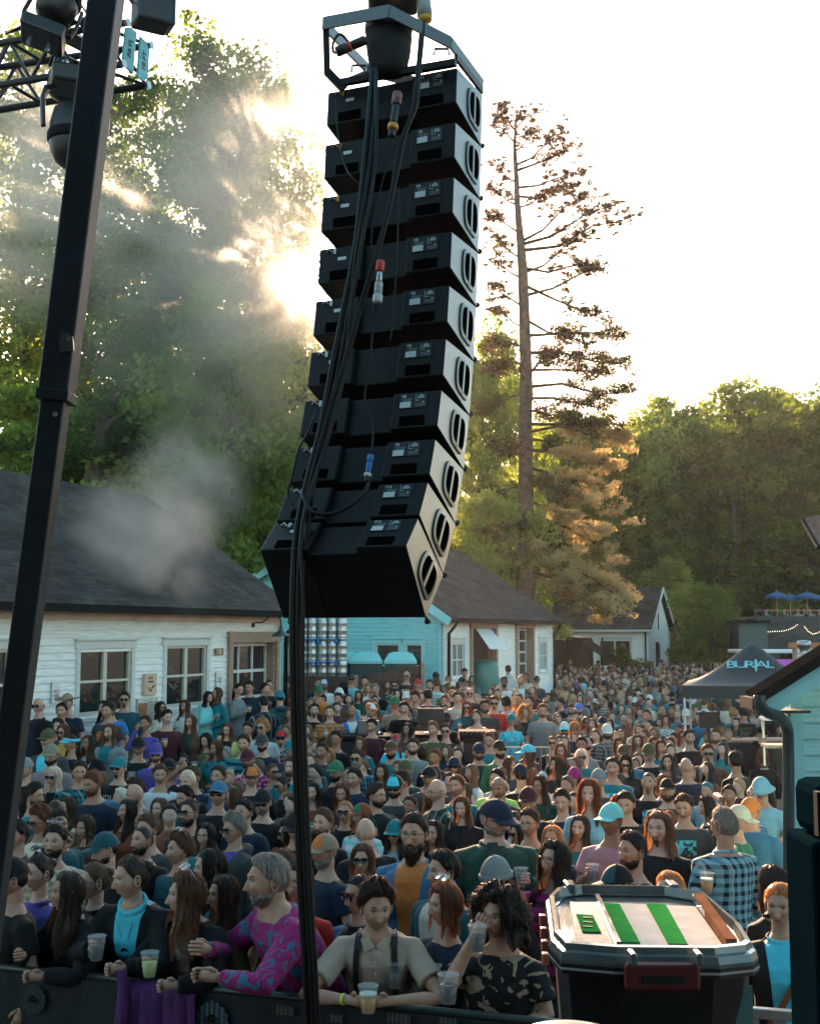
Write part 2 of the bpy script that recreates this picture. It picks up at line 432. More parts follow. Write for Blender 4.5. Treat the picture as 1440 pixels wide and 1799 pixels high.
be1 = cA + inA * (2 * hA + ov) + dA * .3 + V3((0, 0, 3.16)); be0 = oA + inA * (2 * hA + ov) + V3((0, 0, 3.16))
roof_slab(A, be1, be0, ridge1, ridge0)
MB().beam(e0 + V3((0, 0, -.06)), e1 + V3((0, 0, -.06)), .12, .12).build('gutter', M_GUTTER, A)
# far gable wall (hidden side) and back wall
gw = MB().add([cA + V3((0, 0, 0)), cA + inA * 2 * hA, cA + inA * 2 * hA + V3((0, 0, 3.1)), cA + inA * hA + V3((0, 0, 5.6)), cA + V3((0, 0, 3.1))], [(0, 1, 2, 3, 4)])
gw.add([oA + inA * 2 * hA, cA + inA * 2 * hA, cA + inA * 2 * hA + V3((0, 0, 3.1)), oA + inA * 2 * hA + V3((0, 0, 3.1))], [(0, 1, 2, 3)])
gw.build('gable_wall', M_WHITE, A)
# downspout at the far corner
p = cA + nA * .12 + dA * .12
MB().tube([p + nA * .3 + V3((0, 0, 3.05)), p + nA * .25 + V3((0, 0, 2.9)), p + V3((0, 0, 2.7)), p + V3((0, 0, .1))], .045, 8).build('downspout', M_GUTTER, A, smooth=True)
# gooseneck lamp over the garage door
def goose(loc, d, n, label, L=.85):
    g = empty('gooseneck_lamp', loc, 0, label, 'wall lamp'); n = V3(n)*1.; s = V3(d)
    MB().tube([V3((0, 0, -.09)), V3((0, 0, .09))], .03, 8).build('wall_plate', M_GUTTER, g)
    pth = [V3((0, 0, 0)) + s * .05, s * (.3 * L), s * (.48 * L) + V3((0, 0, .06)), s * (.62 * L) + V3((0, 0, .18)), s * (.78 * L) + V3((0, 0, .22)), s * (.93 * L) + V3((0, 0, .17)), s * L + V3((0, 0, 0)), s * L + V3((0, 0, -.06))]
    MB().tube([q + n * .08 * i / 7 for i, q in enumerate(pth)], .013, 8).build('arm', M_GUTTER, g, smooth=True)
    MB().lathe([(.02, 0), (.035, -.02), (.045, -.09), (.10, -.13), (.19, -.19), (.2, -.215), (.19, -.21), (.10, -.15), (.02, -.1)], tuple(s * L + n * .08 + V3((0, 0, -.06))), 20).build('lamp_shade', mat('lamp_shade_green', (.06, .10, .09), .35, metal=.3), g, smooth=True)
    return g
s_ = sA(443); goose(tuple(oA + dA * s_ + nA * .03 + V3((0, 0, zA(1094, s_)))), dA * .5 + nA * .5, nA * .2, 'green gooseneck lamp on the white wall above the brown framed garage door', .80)

def sign_board(px0, px1, py0, py1, m, name, label, cat, lines, txtm, th=.03, grp=None):
    a, b = sA(px0), sA(px1); zt, zb = zA(py0, a), zA(py1, a); c = oA + dA * (a + b) / 2 + nA * .05 + V3((0, 0, (zt + zb) / 2))
    r = empty(name, c, 0, label, cat, grp)
    MB().beam(dA * -(b - a) / 2, dA * (b - a) / 2, th, zt - zb).build('panel', m, r, bevel=.004)
    for (s, fy, h, xs) in lines:
        text_on(s, (zt - zb) * h, nA * (th / 2 + .002) + V3((0, 0, (zt - zb) * fy)), dA, (0, 0, 1), txtm, r, xs=xs)
    return r, (b - a), (zt - zb)
M_SIGNW = mat('sign_white', (.72, .74, .72), .35, var=.05); M_RED = mat('sign_red', (.40, .05, .04), .5); M_INK = mat('ink_brown', (.05, .03, .025), .6)
sg, ww, hh = sign_board(252, 273, 1184, 1222, mat('plywood', (.62, .42, .30), .6, var=.2, scale=14), 'wall_sign', 'tan wooden sign with brown lettering and antler mark between the two windows', 'sign', [('WILD', .30, .17, .9), ('SANDERSON', .12, .13, .55)], M_INK, .05)
pts = [(-.16, -.12), (-.10, -.26), (.02, -.33), (.08, -.28), (.10, -.20), (.26, -.10), (.27, -.06), (.12, -.12), (.06, -.17), (.07, -.38), (.03, -.40), (-.10, -.33), (-.17, -.20)]
MB().add([dA * (x * ww * 1.3) + nA * .03 + V3((0, 0, y * hh * .9 + .01)) for x, y in pts], [tuple(range(len(pts)))]).build('antler_mark', M_INK, sg)
for (a, b, t_, bt, sz, lab) in ((93, 107, 1197, 1236, .3, 'white NO PARKING sign left of the wide double window'), (379, 389, 1178, 1208, .28, 'white NO PARKING sign under the number 20 plaque')):
    s2, ww, hh = sign_board(a, b, t_, bt, M_SIGNW, 'parking_sign', lab, 'sign', [('NO', .02, .26, 1.0), ('PARKING', -.16, .15, .62)], M_RED, .012, 'parking signs on the white wall')
sign_board(376, 390, 1139, 1151, mat('number_plaque', (.30, .16, .09), .5), 'number_plaque', 'small brown plaque with the number 20 beside the garage door', 'plaque', [('20', 0, .85, 1.)], M_SIGNW, .03)
r_, ww, hh = sign_board(242, 277, 1227, 1275, mat('poster_paper', (.55, .52, .46), .6, var=.2), 'menu_poster', 'rust and cream poster fixed to the white wall below the wooden sign', 'poster', [], M_INK, .02)
MB().beam(dA * (-ww / 2 + .02) + nA * .014 + V3((0, 0, -.04)), dA * (-.02) + nA * .014 + V3((0, 0, -.04)), .012, hh * .8).build('picture', mat('poster_rust', (.38, .13, .06), .6, var=.4, scale=10), r_)
ls = MB()
for i in range(9): ls.beam(dA * .02 + nA * .014 + V3((0, 0, hh * (.32 - i * .08))), dA * (ww / 2 - .03) + nA * .014 + V3((0, 0, hh * (.32 - i * .08))), .006, .012)
ls.build('printed_lines', M_INK, r_)

# ---- house B: teal gable, white long side with tall doors
B = empty('gabled_house', (0, 0, 0), 0, 'barn like house with teal gable end and white side behind the hanging speakers', 'building')
cB = V3((.91, 33, 0)); dB = V3((.441, .898, 0)); nB = V3((.898, -.441, 0)); LB = 8.91
walk(cB - dB * .6, dB, nB, LB + 1.5, 1.35)
sB = lambda px: (((px - 719.5) / F) * cB.y - cB.x) / (dB.x - ((px - 719.5) / F) * dB.y)
zB = lambda py, s: at(720, py, (cB + dB * s).y).z
opB = []
for (a, b, t_) in ((826, 866, 1103), (905, 931, 1103)):
    opB.append((sB(a), sB(b), 0, zB(t_, sB(a))))
wB = [(791, 812, 1130, 1190), (944, 956, 1127, 1178)]
for (a, b, t_, bt) in wB: opB.append((sB(a), sB(b), zB(bt, sB(a)), zB(t_, sB(a))))
clap_wall(cB, dB, LB, 0, 3.15, opB, M_WHITE, B, nB, name='wall'); sheath(B, cB, dB, LB, 0, 3.12, opB, nB, M_WHITE)
garage(B, cB, dB, nB, opB[0][0], opB[0][1], opB[0][3], open_=True)
garage(B, cB, dB, nB, opB[1][0], opB[1][1], opB[1][3], cols=2, rowh=.36)
for o in opB[2:]: window(B, cB, dB, nB, *o, style='grid', lights=2)
hB = 3.47; inB = -nB; zr = 5.62
rn = cB + inB * hB + V3((0, 0, zr)) - dB * .3; rf = cB + dB * (LB + .3) + inB * hB + V3((0, 0, zr))
en = cB + nB * .35 - dB * .3 + V3((0, 0, 3.13)); ef = cB + nB * .35 + dB * (LB + .3) + V3((0, 0, 3.13))
roof_slab(B, en, ef, rn, rf)
hL = 5.4
bn = cB + inB * (hB + hL) - dB * .3 + V3((0, 0, 3.15)); bf = bn + dB * (LB + .6)
roof_slab(B, bf, bn, rf, rn)
nG = -dB   # gable normal toward camera
topf = lambda s: (3.15 + (zr - .1 - 3.15) * (1 - (s - hL) / hB)) if s > hL else (3.15 + (zr - .1 - 3.15) * s / hL)
oG = cB + inB * (hB + hL)
sG = lambda px: (((px - 719.5) / F) * oG.y - oG.x) / (nB.x - ((px - 719.5) / F) * nB.y)
opG = [(sG(505), sG(535), 1.4, 2.42), (sG(660), sG(702), 1.2, 2.42), (sG(712), sG(742), 1.2, 2.42)]
clap_wall(oG, nB, hB + hL, 0, zr, opG, M_TEAL, B, nG, top=topf, name='gable_wall')
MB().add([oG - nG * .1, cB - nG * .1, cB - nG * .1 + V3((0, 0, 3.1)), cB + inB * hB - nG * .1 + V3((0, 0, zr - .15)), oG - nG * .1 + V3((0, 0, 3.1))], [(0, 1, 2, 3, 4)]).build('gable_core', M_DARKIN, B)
for o in opG: window(B, oG, nB, nG, *o, lights=1, style='teal')
tr = MB()
tr.beam(en - V3((0, 0, .12)) + nG * .03, rn - V3((0, 0, .12)) + nG * .03, .05, .22); tr.beam(bn - V3((0, 0, .12)) + nG * .03, rn - V3((0, 0, .12)) + nG * .03, .05, .22)
tr.beam(cB + nG * .035 - nB * .08, cB + nG * .035 - nB * .08 + V3((0, 0, 3.0)), .05, .16)
tr.build('rake_board', M_TRIMT, B)
MB().beam(en + V3((0, 0, -.07)), ef + V3((0, 0, -.07)), .1, .1).build('gutter', M_GUTTER, B)
p = cB + nB * .1 + dB * .12
for q in (p, cB + dB * (LB - .1) + nB * .1):
    MB().tube([q + nB * .25 + V3((0, 0, 3.02)), q + nB * .2 + V3((0, 0, 2.9)), q + nB * .02 + V3((0, 0, 2.7)), q + V3((0, 0, .1))], .045, 8).build('downspout', M_GUTTER, B, smooth=True)
MB().beam(V3(cB + dB * LB) + V3((0, 0, 1.55)), V3(cB + dB * LB + inB * (hB + hL)) + V3((0, 0, 1.55)), .1, 3.1).build('back_wall', M_WHITE, B)
MB().beam(oG + V3((0, 0, 1.55)), oG + dB * LB + V3((0, 0, 1.55)), .1, 3.1).build('side_wall', M_WHITE, B)
# swung up garage panel, tank inside
s0, s1 = opB[0][0], opB[0][1]
MB().add([cB + dB * (s0 + .1) + V3((0, 0, 2.85)) + nB * .1, cB + dB * (s0 + .72 * (s1 - s0)) + V3((0, 0, 2.85)) + nB * .1, cB + dB * (s0 + .85 * (s1 - s0)) + V3((0, 0, 2.25)) + nB * .55, cB + dB * (s0 + .1) + V3((0, 0, 2.25)) + nB * .55], [(0, 1, 2, 3)]).build('raised_door_panel', M_TRIM, B)
tk = empty('brewing_tank', cB + dB * (s0 + s1) / 2 + nB * .05 + V3((0, 0, 0)), 0, 'green cylindrical tank standing in the open garage doorway', 'tank')
MB().lathe([(0, 0.02), (.42, .02), (.42, 1.75), (.36, 1.86), (.15, 1.93), (0, 1.94)], seg=28).build('drum', mat('tank_green', (.02, .20, .17), .4, var=.1), tk, smooth=True)
MB().lathe([(.425, .9), (.44, .92), (.44, .95), (.425, .97)], seg=28).build('band', M_GUTTER, tk, smooth=True)

# ---- house C: white gable house further back
C_ = empty('white_cottage', (0, 0, 0), 0, 'white gabled house with charcoal roof in the distance, right of the pine trunk', 'building')
cC = V3((12.25, 62, 0)); aC = V3((-.926, .378, 0)); bC = V3((.378, .926, 0)); LC = 10.; wC = 6.3; eC = 2.9; rC = 5.2
nC = -bC
opC = [(3.6 - .75, 3.6 + .75, .9, 2.35) if False else (8.0 - LC + LC - 5.3, 3.9, 1.2, 2.5), ]
opC = [(.9, 2.55, .95, 2.35)]
clap_wall(cC, aC, LC, GZ, eC, opC, M_WHITE, C_, nC, expo=.16); sheath(C_, cC, aC, LC, 0, eC - .05, opC, nC, M_WHITE)
for o in opC: window(C_, cC, aC, nC, *o, lights=2)
ngC = -aC
topC = lambda s: eC + (rC - .08 - eC) * (1 - abs(s - wC / 2) / (wC / 2))
opg = [(2.0, 3.1, 0.1, 2.3), (2.75, 3.15, 2.9, 4.3)]
clap_wall(cC, bC, wC, 0, rC, opg, M_WHITE, C_, ngC, expo=.16, top=topC, name='gable_wall')
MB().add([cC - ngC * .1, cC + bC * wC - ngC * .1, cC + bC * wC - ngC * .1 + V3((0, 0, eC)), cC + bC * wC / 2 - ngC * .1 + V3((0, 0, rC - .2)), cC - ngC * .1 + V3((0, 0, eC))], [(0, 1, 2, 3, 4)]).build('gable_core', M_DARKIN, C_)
o1 = cC - aC * .3 - bC * .35
roof_slab(C_, o1 + V3((0, 0, eC)), o1 + aC * (LC + .5) + V3((0, 0, eC)), cC - aC * .3 + bC * wC / 2 + V3((0, 0, rC)), cC + aC * (LC + .2) + bC * wC / 2 + V3((0, 0, rC)))
o2 = cC - aC * .3 + bC * (wC + .35)
roof_slab(C_, o2 + aC * (LC + .5) + V3((0, 0, eC)), o2 + V3((0, 0, eC)), cC + aC * (LC + .2) + bC * wC / 2 + V3((0, 0, rC)), cC - aC * .3 + bC * wC / 2 + V3((0, 0, rC)))
tr = MB(); tr.beam(o1 + V3((0, 0, eC - .1)) + ngC * .02, cC - aC * .28 + bC * wC / 2 + V3((0, 0, rC - .1)), .05, .2); tr.beam(o2 + V3((0, 0, eC - .1)) + ngC * .02, cC - aC * .28 + bC * wC / 2 + V3((0, 0, rC - .1)), .05, .2); tr.build('rake_board', M_TRIM, C_)
MB().tube([cC + nC * .1 - aC * -.1 + V3((0, 0, 2.8)), cC + nC * .1 + aC * .1 + V3((0, 0, .1))], .05, 6).build('downspout', M_DGREEN, C_)
MB().beam(cC + bC * 2.5 + ngC * .06 + V3((0, 0, 1.1)), cC + bC * 2.9 + ngC * .06 + V3((0, 0, 1.1)), .05, 2.1).build('door', M_DGREEN, C_)
MB().beam(o1 + V3((0, 0, eC - .06)), o1 + aC * (LC + .5) + V3((0, 0, eC - .06)), .1, .1).build('gutter', M_TRIM, C_)
# low dark porch roof beside house C
pv = empty('bar_pavilion', (0, 0, 0), 0, 'low dark open pavilion left of the distant white house with small lights', 'pavilion')
q0 = at(985, 1121, 58); q1 = at(1052, 1152, 57)
MB().beam((q0.x, 58, 2.55), (q1.x - .6, 57.5, 2.45), 2.4, .1).build('roof', M_GUTTER, pv)
MB().beam((q1.x - .7, 57.5, 2.4), (q1.x + .3, 57, 1.7), 1.6, .08).build('awning', M_GUTTER, pv)
for i in range(4):
    MB().beam((q0.x + .2 + i * .55, 57.2, 0), (q0.x + .2 + i * .55, 57.2, 2.5), .08).build('post', M_GUTTER, pv)
MB().beam((q0.x - .2, 59, 1.2), (q1.x, 59, 1.2), .1, 2.4).build('back_panel', M_DARKIN, pv)

# ---- house D: dark deck building far right
D = empty('dark_bar_building', (0, 0, 0), 0, 'dark clad two storey bar with a railed roof deck at the far right', 'building')
yD = 60.; x0 = at(1326, 1100, yD).x; x1 = x0 + 9; zt = at(1326, 1083, yD).z
M_DCLAD = mat('dark_cladding', (.018, .024, .028), .6, var=.25, scale=3)
clap_wall((x0, yD, 0), (1, 0, 0), 9, 0, zt, [(1.2, 8.5, 0, 1.9)], M_DCLAD, D, (0, -1, 0), expo=.17)
MB().beam((x0, yD + .1, zt / 2 + .9), (x1, yD + .1, zt / 2 + .9), .1, zt - 1.9).build('wall_core', M_DCLAD, D)
MB().beam((x0, yD + 3, zt - .06), (x1, yD + 3, zt - .06), 6, .12).build('deck', M_BROWN, D)
MB().beam((x0, yD + .06, zt / 2), (x0, yD + 6, zt / 2), .1, zt - .2).build('side_wall', M_DCLAD, D)
MB().beam((x0, yD + 5.9, 1), (x1, yD + 5.9, 1), .1, 2).build('back_wall', M_DARKIN, D)
rl = MB(); zr2 = at(1326, 1073, yD).z + .02
rl.beam((x0, yD + .1, zr2), (x1, yD + .1, zr2), .08, .05)
for i in range(12): rl.beam((x0 + .05 + i * .8, yD + .1, zt), (x0 + .05 + i * .8, yD + .1, zr2), .03)
rl.build('railing', mat('rail_wood', (.30, .20, .14), .6), D)
sgn = MB().beam((x0 + .05, yD - .06, zt - .45), (x0 + .35, yD - .06, zt - .45), .03, .4).build('notice_board', M_SIGNW, D)
# low wing left of D
W_ = empty('low_teal_shed', (0, 0, 0), 0, 'low grey teal wing beside the dark bar building', 'building')
xa = at(1296, 1100, 58).x
MB().box(((xa + x0) / 2, 59.5, 1.6), (x0 - xa - .02, 3, 3.2)).build('wall', mat('grey_teal', (.05, .10, .10), .6), W_)
MB().box(((xa + x0) / 2, 59.4, 3.27), (x0 - xa + .1, 3.4, .12)).build('roof', M_GUTTER, W_)
# deck umbrellas
M_UMB = mat('umbrella_blue', (.01, .09, .20), .7, var=.1)
def umbrella(x, y, z0, zt_, rad, label):
    u = empty('patio_umbrella', (x, y, z0), 0, label, 'umbrella', 'blue umbrellas on the roof deck')
    pr = []; seg = 8; H = zt_ - z0
    mb = MB(); top = (0, 0, H); rim = [(rad * cos(i * pi / 4 + .3), rad * sin(i * pi / 4 + .3), H - rad * .38) for i in range(8)]
    low = [(a * .99, b * .99, c - .14) for a, b, c in rim]
    mb.add([top] + rim + low, [(0, i + 1, (i + 1) % 8 + 1) for i in range(8)] + [(i + 1, i + 9, (i + 1) % 8 + 9, (i + 1) % 8 + 1) for i in range(8)])
    mb.build('canopy', M_UMB, u); MB().tube([(0, 0, 0), (0, 0, H + .1)], .03, 6).build('pole', M_BROWN, u)
    return u
for (px, py, wpx, lab) in ((1363, 1039, 42, 'blue patio umbrella at the left end of the roof deck'), (1386, 1043, 38, 'blue patio umbrella half hidden behind the leftmost one'), (1416, 1039, 46, 'blue patio umbrella in the middle of the roof deck'), (1448, 1043, 40, 'blue patio umbrella cut by the right edge of the view')):
    dpt = yD + (2 if wpx > 40 else 4); q = at(px, py, dpt); umbrella(q.x, dpt, zt, q.z, wpx / 2 * dpt / F, lab)
# string lights
M_BULB = mat('bulb', (.9, .8, .6), .3, emit=(1, .8, .5, .7))
for (pts_, lab) in (([(1332, 1098), (1338, 1106), (1348, 1109), (1360, 1108), (1372, 1108), (1384, 1105), (1393, 1101), (1402, 1094)], 'sagging string of small bulbs on the left half of the dark wall'), ([(1412, 1100), (1418, 1108), (1426, 1113), (1434, 1111), (1445, 1105)], 'short string of bulbs near the right edge of the dark wall')):
    sl = empty('string_lights', at(*pts_[0], yD - .2), 0, lab, 'string lights', 'string lights on the dark bar'); o = V3(sl.location)
    pp = [at(a, b, yD - .2) - o for a, b in pts_]
    MB().tube(pp, .006, 4).build('wire', M_BLACK, sl)
    for i in range(len(pp) - 1):
        for k in (0, .33, .66):
            q = pp[i].lerp(pp[i + 1], k); MB().lathe([(0, 0), (.018, -.02), (.022, -.04), (0, -.06)], tuple(q), 6).build('bulb', M_BULB, sl)
# food truck with purple glow, silver vent, orange parasol edge
ft = empty('food_truck', at(1372, 1150, 44) * 1., 0, 'white topped serving trailer with purple lit counter under the deck', 'food truck'); ft.location.z = 0
MB().box((.3, 0, at(0, 1144, 44).z), (4.0, 2.2, .12)).build('roof', M_SIGNW, ft, bevel=.03)
MB().box((.3, .6, 1.3), (3.8, .1, .9)).build('back_panel', mat('purple_lit', (.22, .08, .32), .4, emit=(.5, .12, .8, .10)), ft)
MB().box((.3, -.4, .55), (3.8, 1.2, 1.1)).build('counter', M_DGREEN, ft)
for sx in (-1.55, 2.15): MB().box((sx, -.9, 1.0), (.1, .1, 2.0)).build('post', M_SIGNW, ft)
# ------------------------------------------------------------------ trees
def leaf_mat(name, c1, c2, tr=.5, tc_=None):
    m = bpy.data.materials.new(name); m.use_nodes = True; t = m.node_tree; t.nodes.clear()
    o = N(t, 'ShaderNodeOutputMaterial'); d = N(t, 'ShaderNodeBsdfDiffuse'); r = N(t, 'ShaderNodeBsdfTranslucent'); mx = N(t, 'ShaderNodeMixShader'); mx.inputs[0].default_value = tr
    g = N(t, 'ShaderNodeNewGeometry'); nz = N(t, 'ShaderNodeTexNoise'); nz.inputs['Scale'].default_value = .55; nz.inputs['Detail'].default_value = 4
    t.links.new(g.outputs['Position'], nz.inputs['Vector'])
    oi = N(t, 'ShaderNodeObjectInfo')
    ad = N(t, 'ShaderNodeMath', operation='ADD'); m2 = N(t, 'ShaderNodeMath', operation='MULTIPLY_ADD'); m2.inputs[1].default_value = .5; m2.inputs[2].default_value = -.25
    t.links.new(oi.outputs['Random'], m2.inputs[0]); t.links.new(nz.outputs[0], ad.inputs[0]); t.links.new(m2.outputs[0], ad.inputs[1])
    cr = N(t, 'ShaderNodeValToRGB'); cr.color_ramp.elements[0].position = .3; cr.color_ramp.elements[1].position = .72
    cr.color_ramp.elements[0].color = (*c1, 1); cr.color_ramp.elements[1].color = (*c2, 1)
    t.links.new(ad.outputs[0], cr.inputs[0])
    vm = N(t, 'ShaderNodeVectorMath', operation='MULTIPLY'); vm.inputs[1].default_value = tc_ or (2.1, 1.85, .7)
    t.links.new(cr.outputs[0], vm.inputs[0]); t.links.new(cr.outputs[0], d.inputs[0]); t.links.new(vm.outputs[0], r.inputs[0])
    t.links.new(d.outputs[0], mx.inputs[1]); t.links.new(r.outputs[0], mx.inputs[2]); t.links.new(mx.outputs[0], o.inputs[0])
    return m
M_LEAF = leaf_mat('leaf_green', (.055, .10, .035), (.17, .23, .08), .6)
M_LEAF2 = leaf_mat('leaf_yellow_green', (.09, .145, .05), (.25, .29, .11), .6)
M_LEAFD = leaf_mat('leaf_dark', (.055, .09, .03), (.18, .24, .07), .62)
M_BARK = mat('bark', (.10, .07, .055), .9, var=.45, scale=5, bump=.8, bscale=18)
M_NEED = leaf_mat('needle_green', (.035, .055, .018), (.09, .085, .03), .45)
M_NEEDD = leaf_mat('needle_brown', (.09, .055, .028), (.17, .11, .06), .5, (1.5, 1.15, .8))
M_NEEDSUN = leaf_mat('needle_sunlit', (.36, .30, .15), (.66, .52, .33), .6, (1.4, 1.2, .9))  # low sun on the needles is put into this golden colour

def leaf_cards(C, rad, per, size, rs, flat=.7, elong=1.7):
    """C centres (n,3); rad per-centre; returns V,Q"""
    n = len(C) * per
    c = np.repeat(C, per, 0); r = np.repeat(rad, per)
    g = rs.normal(size=(n, 3)); g /= np.linalg.norm(g, axis=1)[:, None] + 1e-9
    p = c + g * (r * rs.uniform(.25, 1, n) ** .6)[:, None] * np.array([1, 1, flat])
    a = rs.normal(size=(n, 3)); a /= np.linalg.norm(a, axis=1)[:, None]
    b = np.cross(a, rs.normal(size=(n, 3))); b /= np.linalg.norm(b, axis=1)[:, None] + 1e-9
    s = size * rs.uniform(.6, 1.35, n)[:, None]
    V = np.stack([p - a * s * elong / 2, p + b * s / 2 + a * s * .1, p + a * s * elong / 2, p - b * s / 2 + a * s * .1], 1).reshape(-1, 3)
    return V, np.arange(n * 4).reshape(n, 4)

def decid(seed, H, Rr, zlo, ncl, per, size, lm, name, crad=.75, shape=1.0, trunkr=.28, lean=0.):
    """returns (wood mesh, leaf mesh)"""
    rs = np.random.RandomState(seed); rr = random.Random(seed); mb = MB()
    tp = [V3((0, 0, 0))]; x = y = 0
    for i in range(1, 9):
        x += rr.uniform(-.25, .25) + lean; y += rr.uniform(-.25, .25); tp.append(V3((x, y, H * .93 * i / 8)))
    mb.tube(tp, [trunkr * (1 - .9 * (i / 8) ** .8) for i in range(9)], 8, False)
    cents = []; rads = []
    lobes = []
    nl = max(9, int(ncl / 16))
    for i in range(nl):
        f = (i + .5) / nl; z = zlo + (H - zlo) * f
        env = Rr * (sin(pi * min(1, max(0.05, .12 + .83 * f) ** shape)) ** .55)
        a = i * 2.4 + rr.uniform(-.5, .5); q = rr.uniform(.45, 1.) * env
        k = min(7, int(z * .85 / (H * .93) * 8)); bp = tp[k].lerp(tp[k + 1], .5)
        e = V3((bp.x + q * cos(a), bp.y + q * sin(a), z))
        mid = bp.lerp(e, .5) + V3((0, 0, rr.uniform(-.2, .5)))
        br = trunkr * .32 * (1 - .6 * f)
        mb.tube([bp, mid, e], [br, br * .6, br * .2], 5, False)
        for j in range(5):
            e2 = e + V3((rr.gauss(0, 1), rr.gauss(0, 1), rr.gauss(0, .7))) * env * .3
            mb.tube([mid.lerp(e, rr.uniform(.2, .9)), e2], [br * .3, br * .1], 4, False)
        m = max(4, int(ncl / nl))
        for j in range(m):
            o = V3((rr.gauss(0, 1), rr.gauss(0, 1), rr.gauss(0, .75))) * (env * .33)
            cents.append(e + o); rads.append(crad * rr.uniform(.5, 1.25))
    Vl, Q = leaf_cards(np.array([tuple(c) for c in cents]), np.array(rads), per, size, rs)
    return mb.mesh('wood', [M_BARK], True), np_mesh('leaves', Vl, Q, [lm])
def plant_tree(name, wm, lm_, loc, rz, sc_, label, group, cat='tree'):
    t = empty(name, loc, rz, label, cat, group); t.scale = sc_ if isinstance(sc_, tuple) else (sc_,) * 3
    link('trunk', wm, t); link('crown', lm_, t)
    return t
T1 = decid(11, 27, 4.0, 4, 520, 85, .15, M_LEAF, 'a', .95)
T2 = decid(23, 24, 3.6, 3, 430, 85, .15, M_LEAF2, 'b', .9)
T3 = decid(31, 16, 4.2, 1.5, 330, 80, .19, M_LEAF, 'c', 1.0)
T4 = decid(47, 18, 4.6, 1.5, 330, 80, .19, M_LEAFD, 'd', 1.0)
T5 = decid(59, 9, 2.9, 1.0, 230, 80, .15, M_LEAF2, 'e', .7)
GL = 'tall trees behind the white taproom'
for i, (px, Y, tr_, s, rz, lab) in enumerate([
    (20, 47, T1, (1.0, 1.0, .98), .3, 'tall leafy tree at the far left edge behind the dark shingle roof'),
    (135, 52, T2, (1.05, 1.05, 1.12), 2.0, 'tall pale green tree behind the leaning black mast'),
    (235, 46, T2, (1.0, 1.0, .80), 4.0, 'shorter yellow green tree right of the black mast with a gap of sky above'),
    (330, 50, T1, (.95, .95, .97), 1.2, 'tall tree rising out of the smoke above the roof ridge'),
    (385, 45, T1, (.9, .9, .96), 5.2, 'dense tall tree beside the roof slope left of the sun'),
    (438, 52, T2, (.74, .74, 1.16), 3.1, 'tallest tree touching the left side of the speaker stack'),
    (70, 42, T3, (.9, .9, .72), 2.2, 'low spreading tree just over the left roof ridge'),
    (420, 38, T3, (.75, .75, .85), .7, 'low dense green tree filling the corner beside the roof slope'),
    (300, 40, T5, (1.1, 1.1, 1.15), 1.7, 'small yellow green tree peeking over the roof ridge'),
    (480, 44, T4, (.62, .62, .75), 1.9, 'dark lower tree left of the lowest speaker'),
    (185, 41, T3, (.8, .8, .74), 3.9, 'low tree with a bent trunk over the middle of the ridge'),
]):
    q = at(px, 1100, Y); plant_tree('broadleaf_tree', *tr_, (q.x, Y, GZ), rz, s, lab, GL)
# bent trunk seen over the roof ridge
bt = empty('leaning_tree', at(185, 1100, 39), 0, 'bare dark trunk leaning right and forking above the taproom ridge', 'tree'); bt.location.z = 0
o = V3(bt.location)
MB().tube([V3((-.3, 0, 0)), at(160, 860, 39) - o, at(172, 780, 39) - o, at(185, 720, 39) - o, at(215, 680, 39) - o, at(262, 655, 39) - o], [.34, .30, .27, .24, .17, .08], 9, False).build('trunk', M_BARK, bt, True)
MB().tube([at(172, 780, 39) - o, at(195, 740, 38.5) - o, at(225, 722, 38) - o], [.16, .1, .04], 7, False).build('limb', M_BARK, bt, True)
# right hand forest
GR = 'forest trees behind the houses on the right'
rr = random.Random(5)
FOR = [(842, 58, T3, (.55, .55, 1.12), 'bright green tree between the speaker stack and the big pine'), (872, 66, T4, (.6, .6, .98), 'dark green tree directly behind the big pine trunk'),
       (700, 64, T3, .62, 'green tree hidden mostly behind the speaker stack'), (995, 76, T4, .92, 'dark forest tree right of the big pine'),
       (1040, 84, T3, 1.02, 'yellow green forest tree above the roof of the distant white house'), (1085, 74, T3, .98, 'broad tree over the gable of the distant white house'),
       (1135, 80, T4, 1.0, 'dark tree behind the gable of the distant white house'), (1185, 76, T3, 1.0, 'rounded tree right of the distant white house'),
       (1225, 86, T3, 1.12, 'tall pale tree above the small bright tree'), (1262, 75, T4, .93, 'dark tree left of the bare pole'),
       (1300, 80, T3, 1.03, 'leafy tree directly behind the bare pole'), (1345, 76, T4, 1.02, 'dark tree above the leftmost blue umbrella'),
       (1385, 84, T3, 1.12, 'tall tree above the middle blue umbrella'), (1425, 74, T4, .97, 'dark tree at the right edge above the roof deck'), (1470, 80, T3, 1.05, 'leafy tree cut by the right edge of the view'),
       (960, 90, T3, 1.1, 'far pale tree seen through the lower boughs of the pine'), (1160, 92, T3, 1.15, 'far tree top between two nearer crowns'), (1320, 95, T4, 1.2, 'far dark tree top behind the bare pole')]
for px, Y, tr_, s, lab in FOR:
    q = at(px, 1100, Y); plant_tree('forest_tree', *tr_, (q.x, Y, -.5), rr.uniform(0, 6), (s * rr.uniform(.9, 1.1), s * rr.uniform(.9, 1.1), s) if not isinstance(s, tuple) else s, lab, GR)
for px, Y, s, lab in ((1252, 60, (.52, .52, .56), 'small bright yellow green tree in front of the dark forest'), (1186, 68, (.5, .5, .75), 'slim green tree against the gable of the distant house'), (850, 50, (.8, .8, .9), 'young green tree behind the roof of the gabled house')):
    q = at(px, 1100, Y); plant_tree('young_tree', *T5, (q.x, Y, 0), rr.uniform(0, 6), s, lab, None)
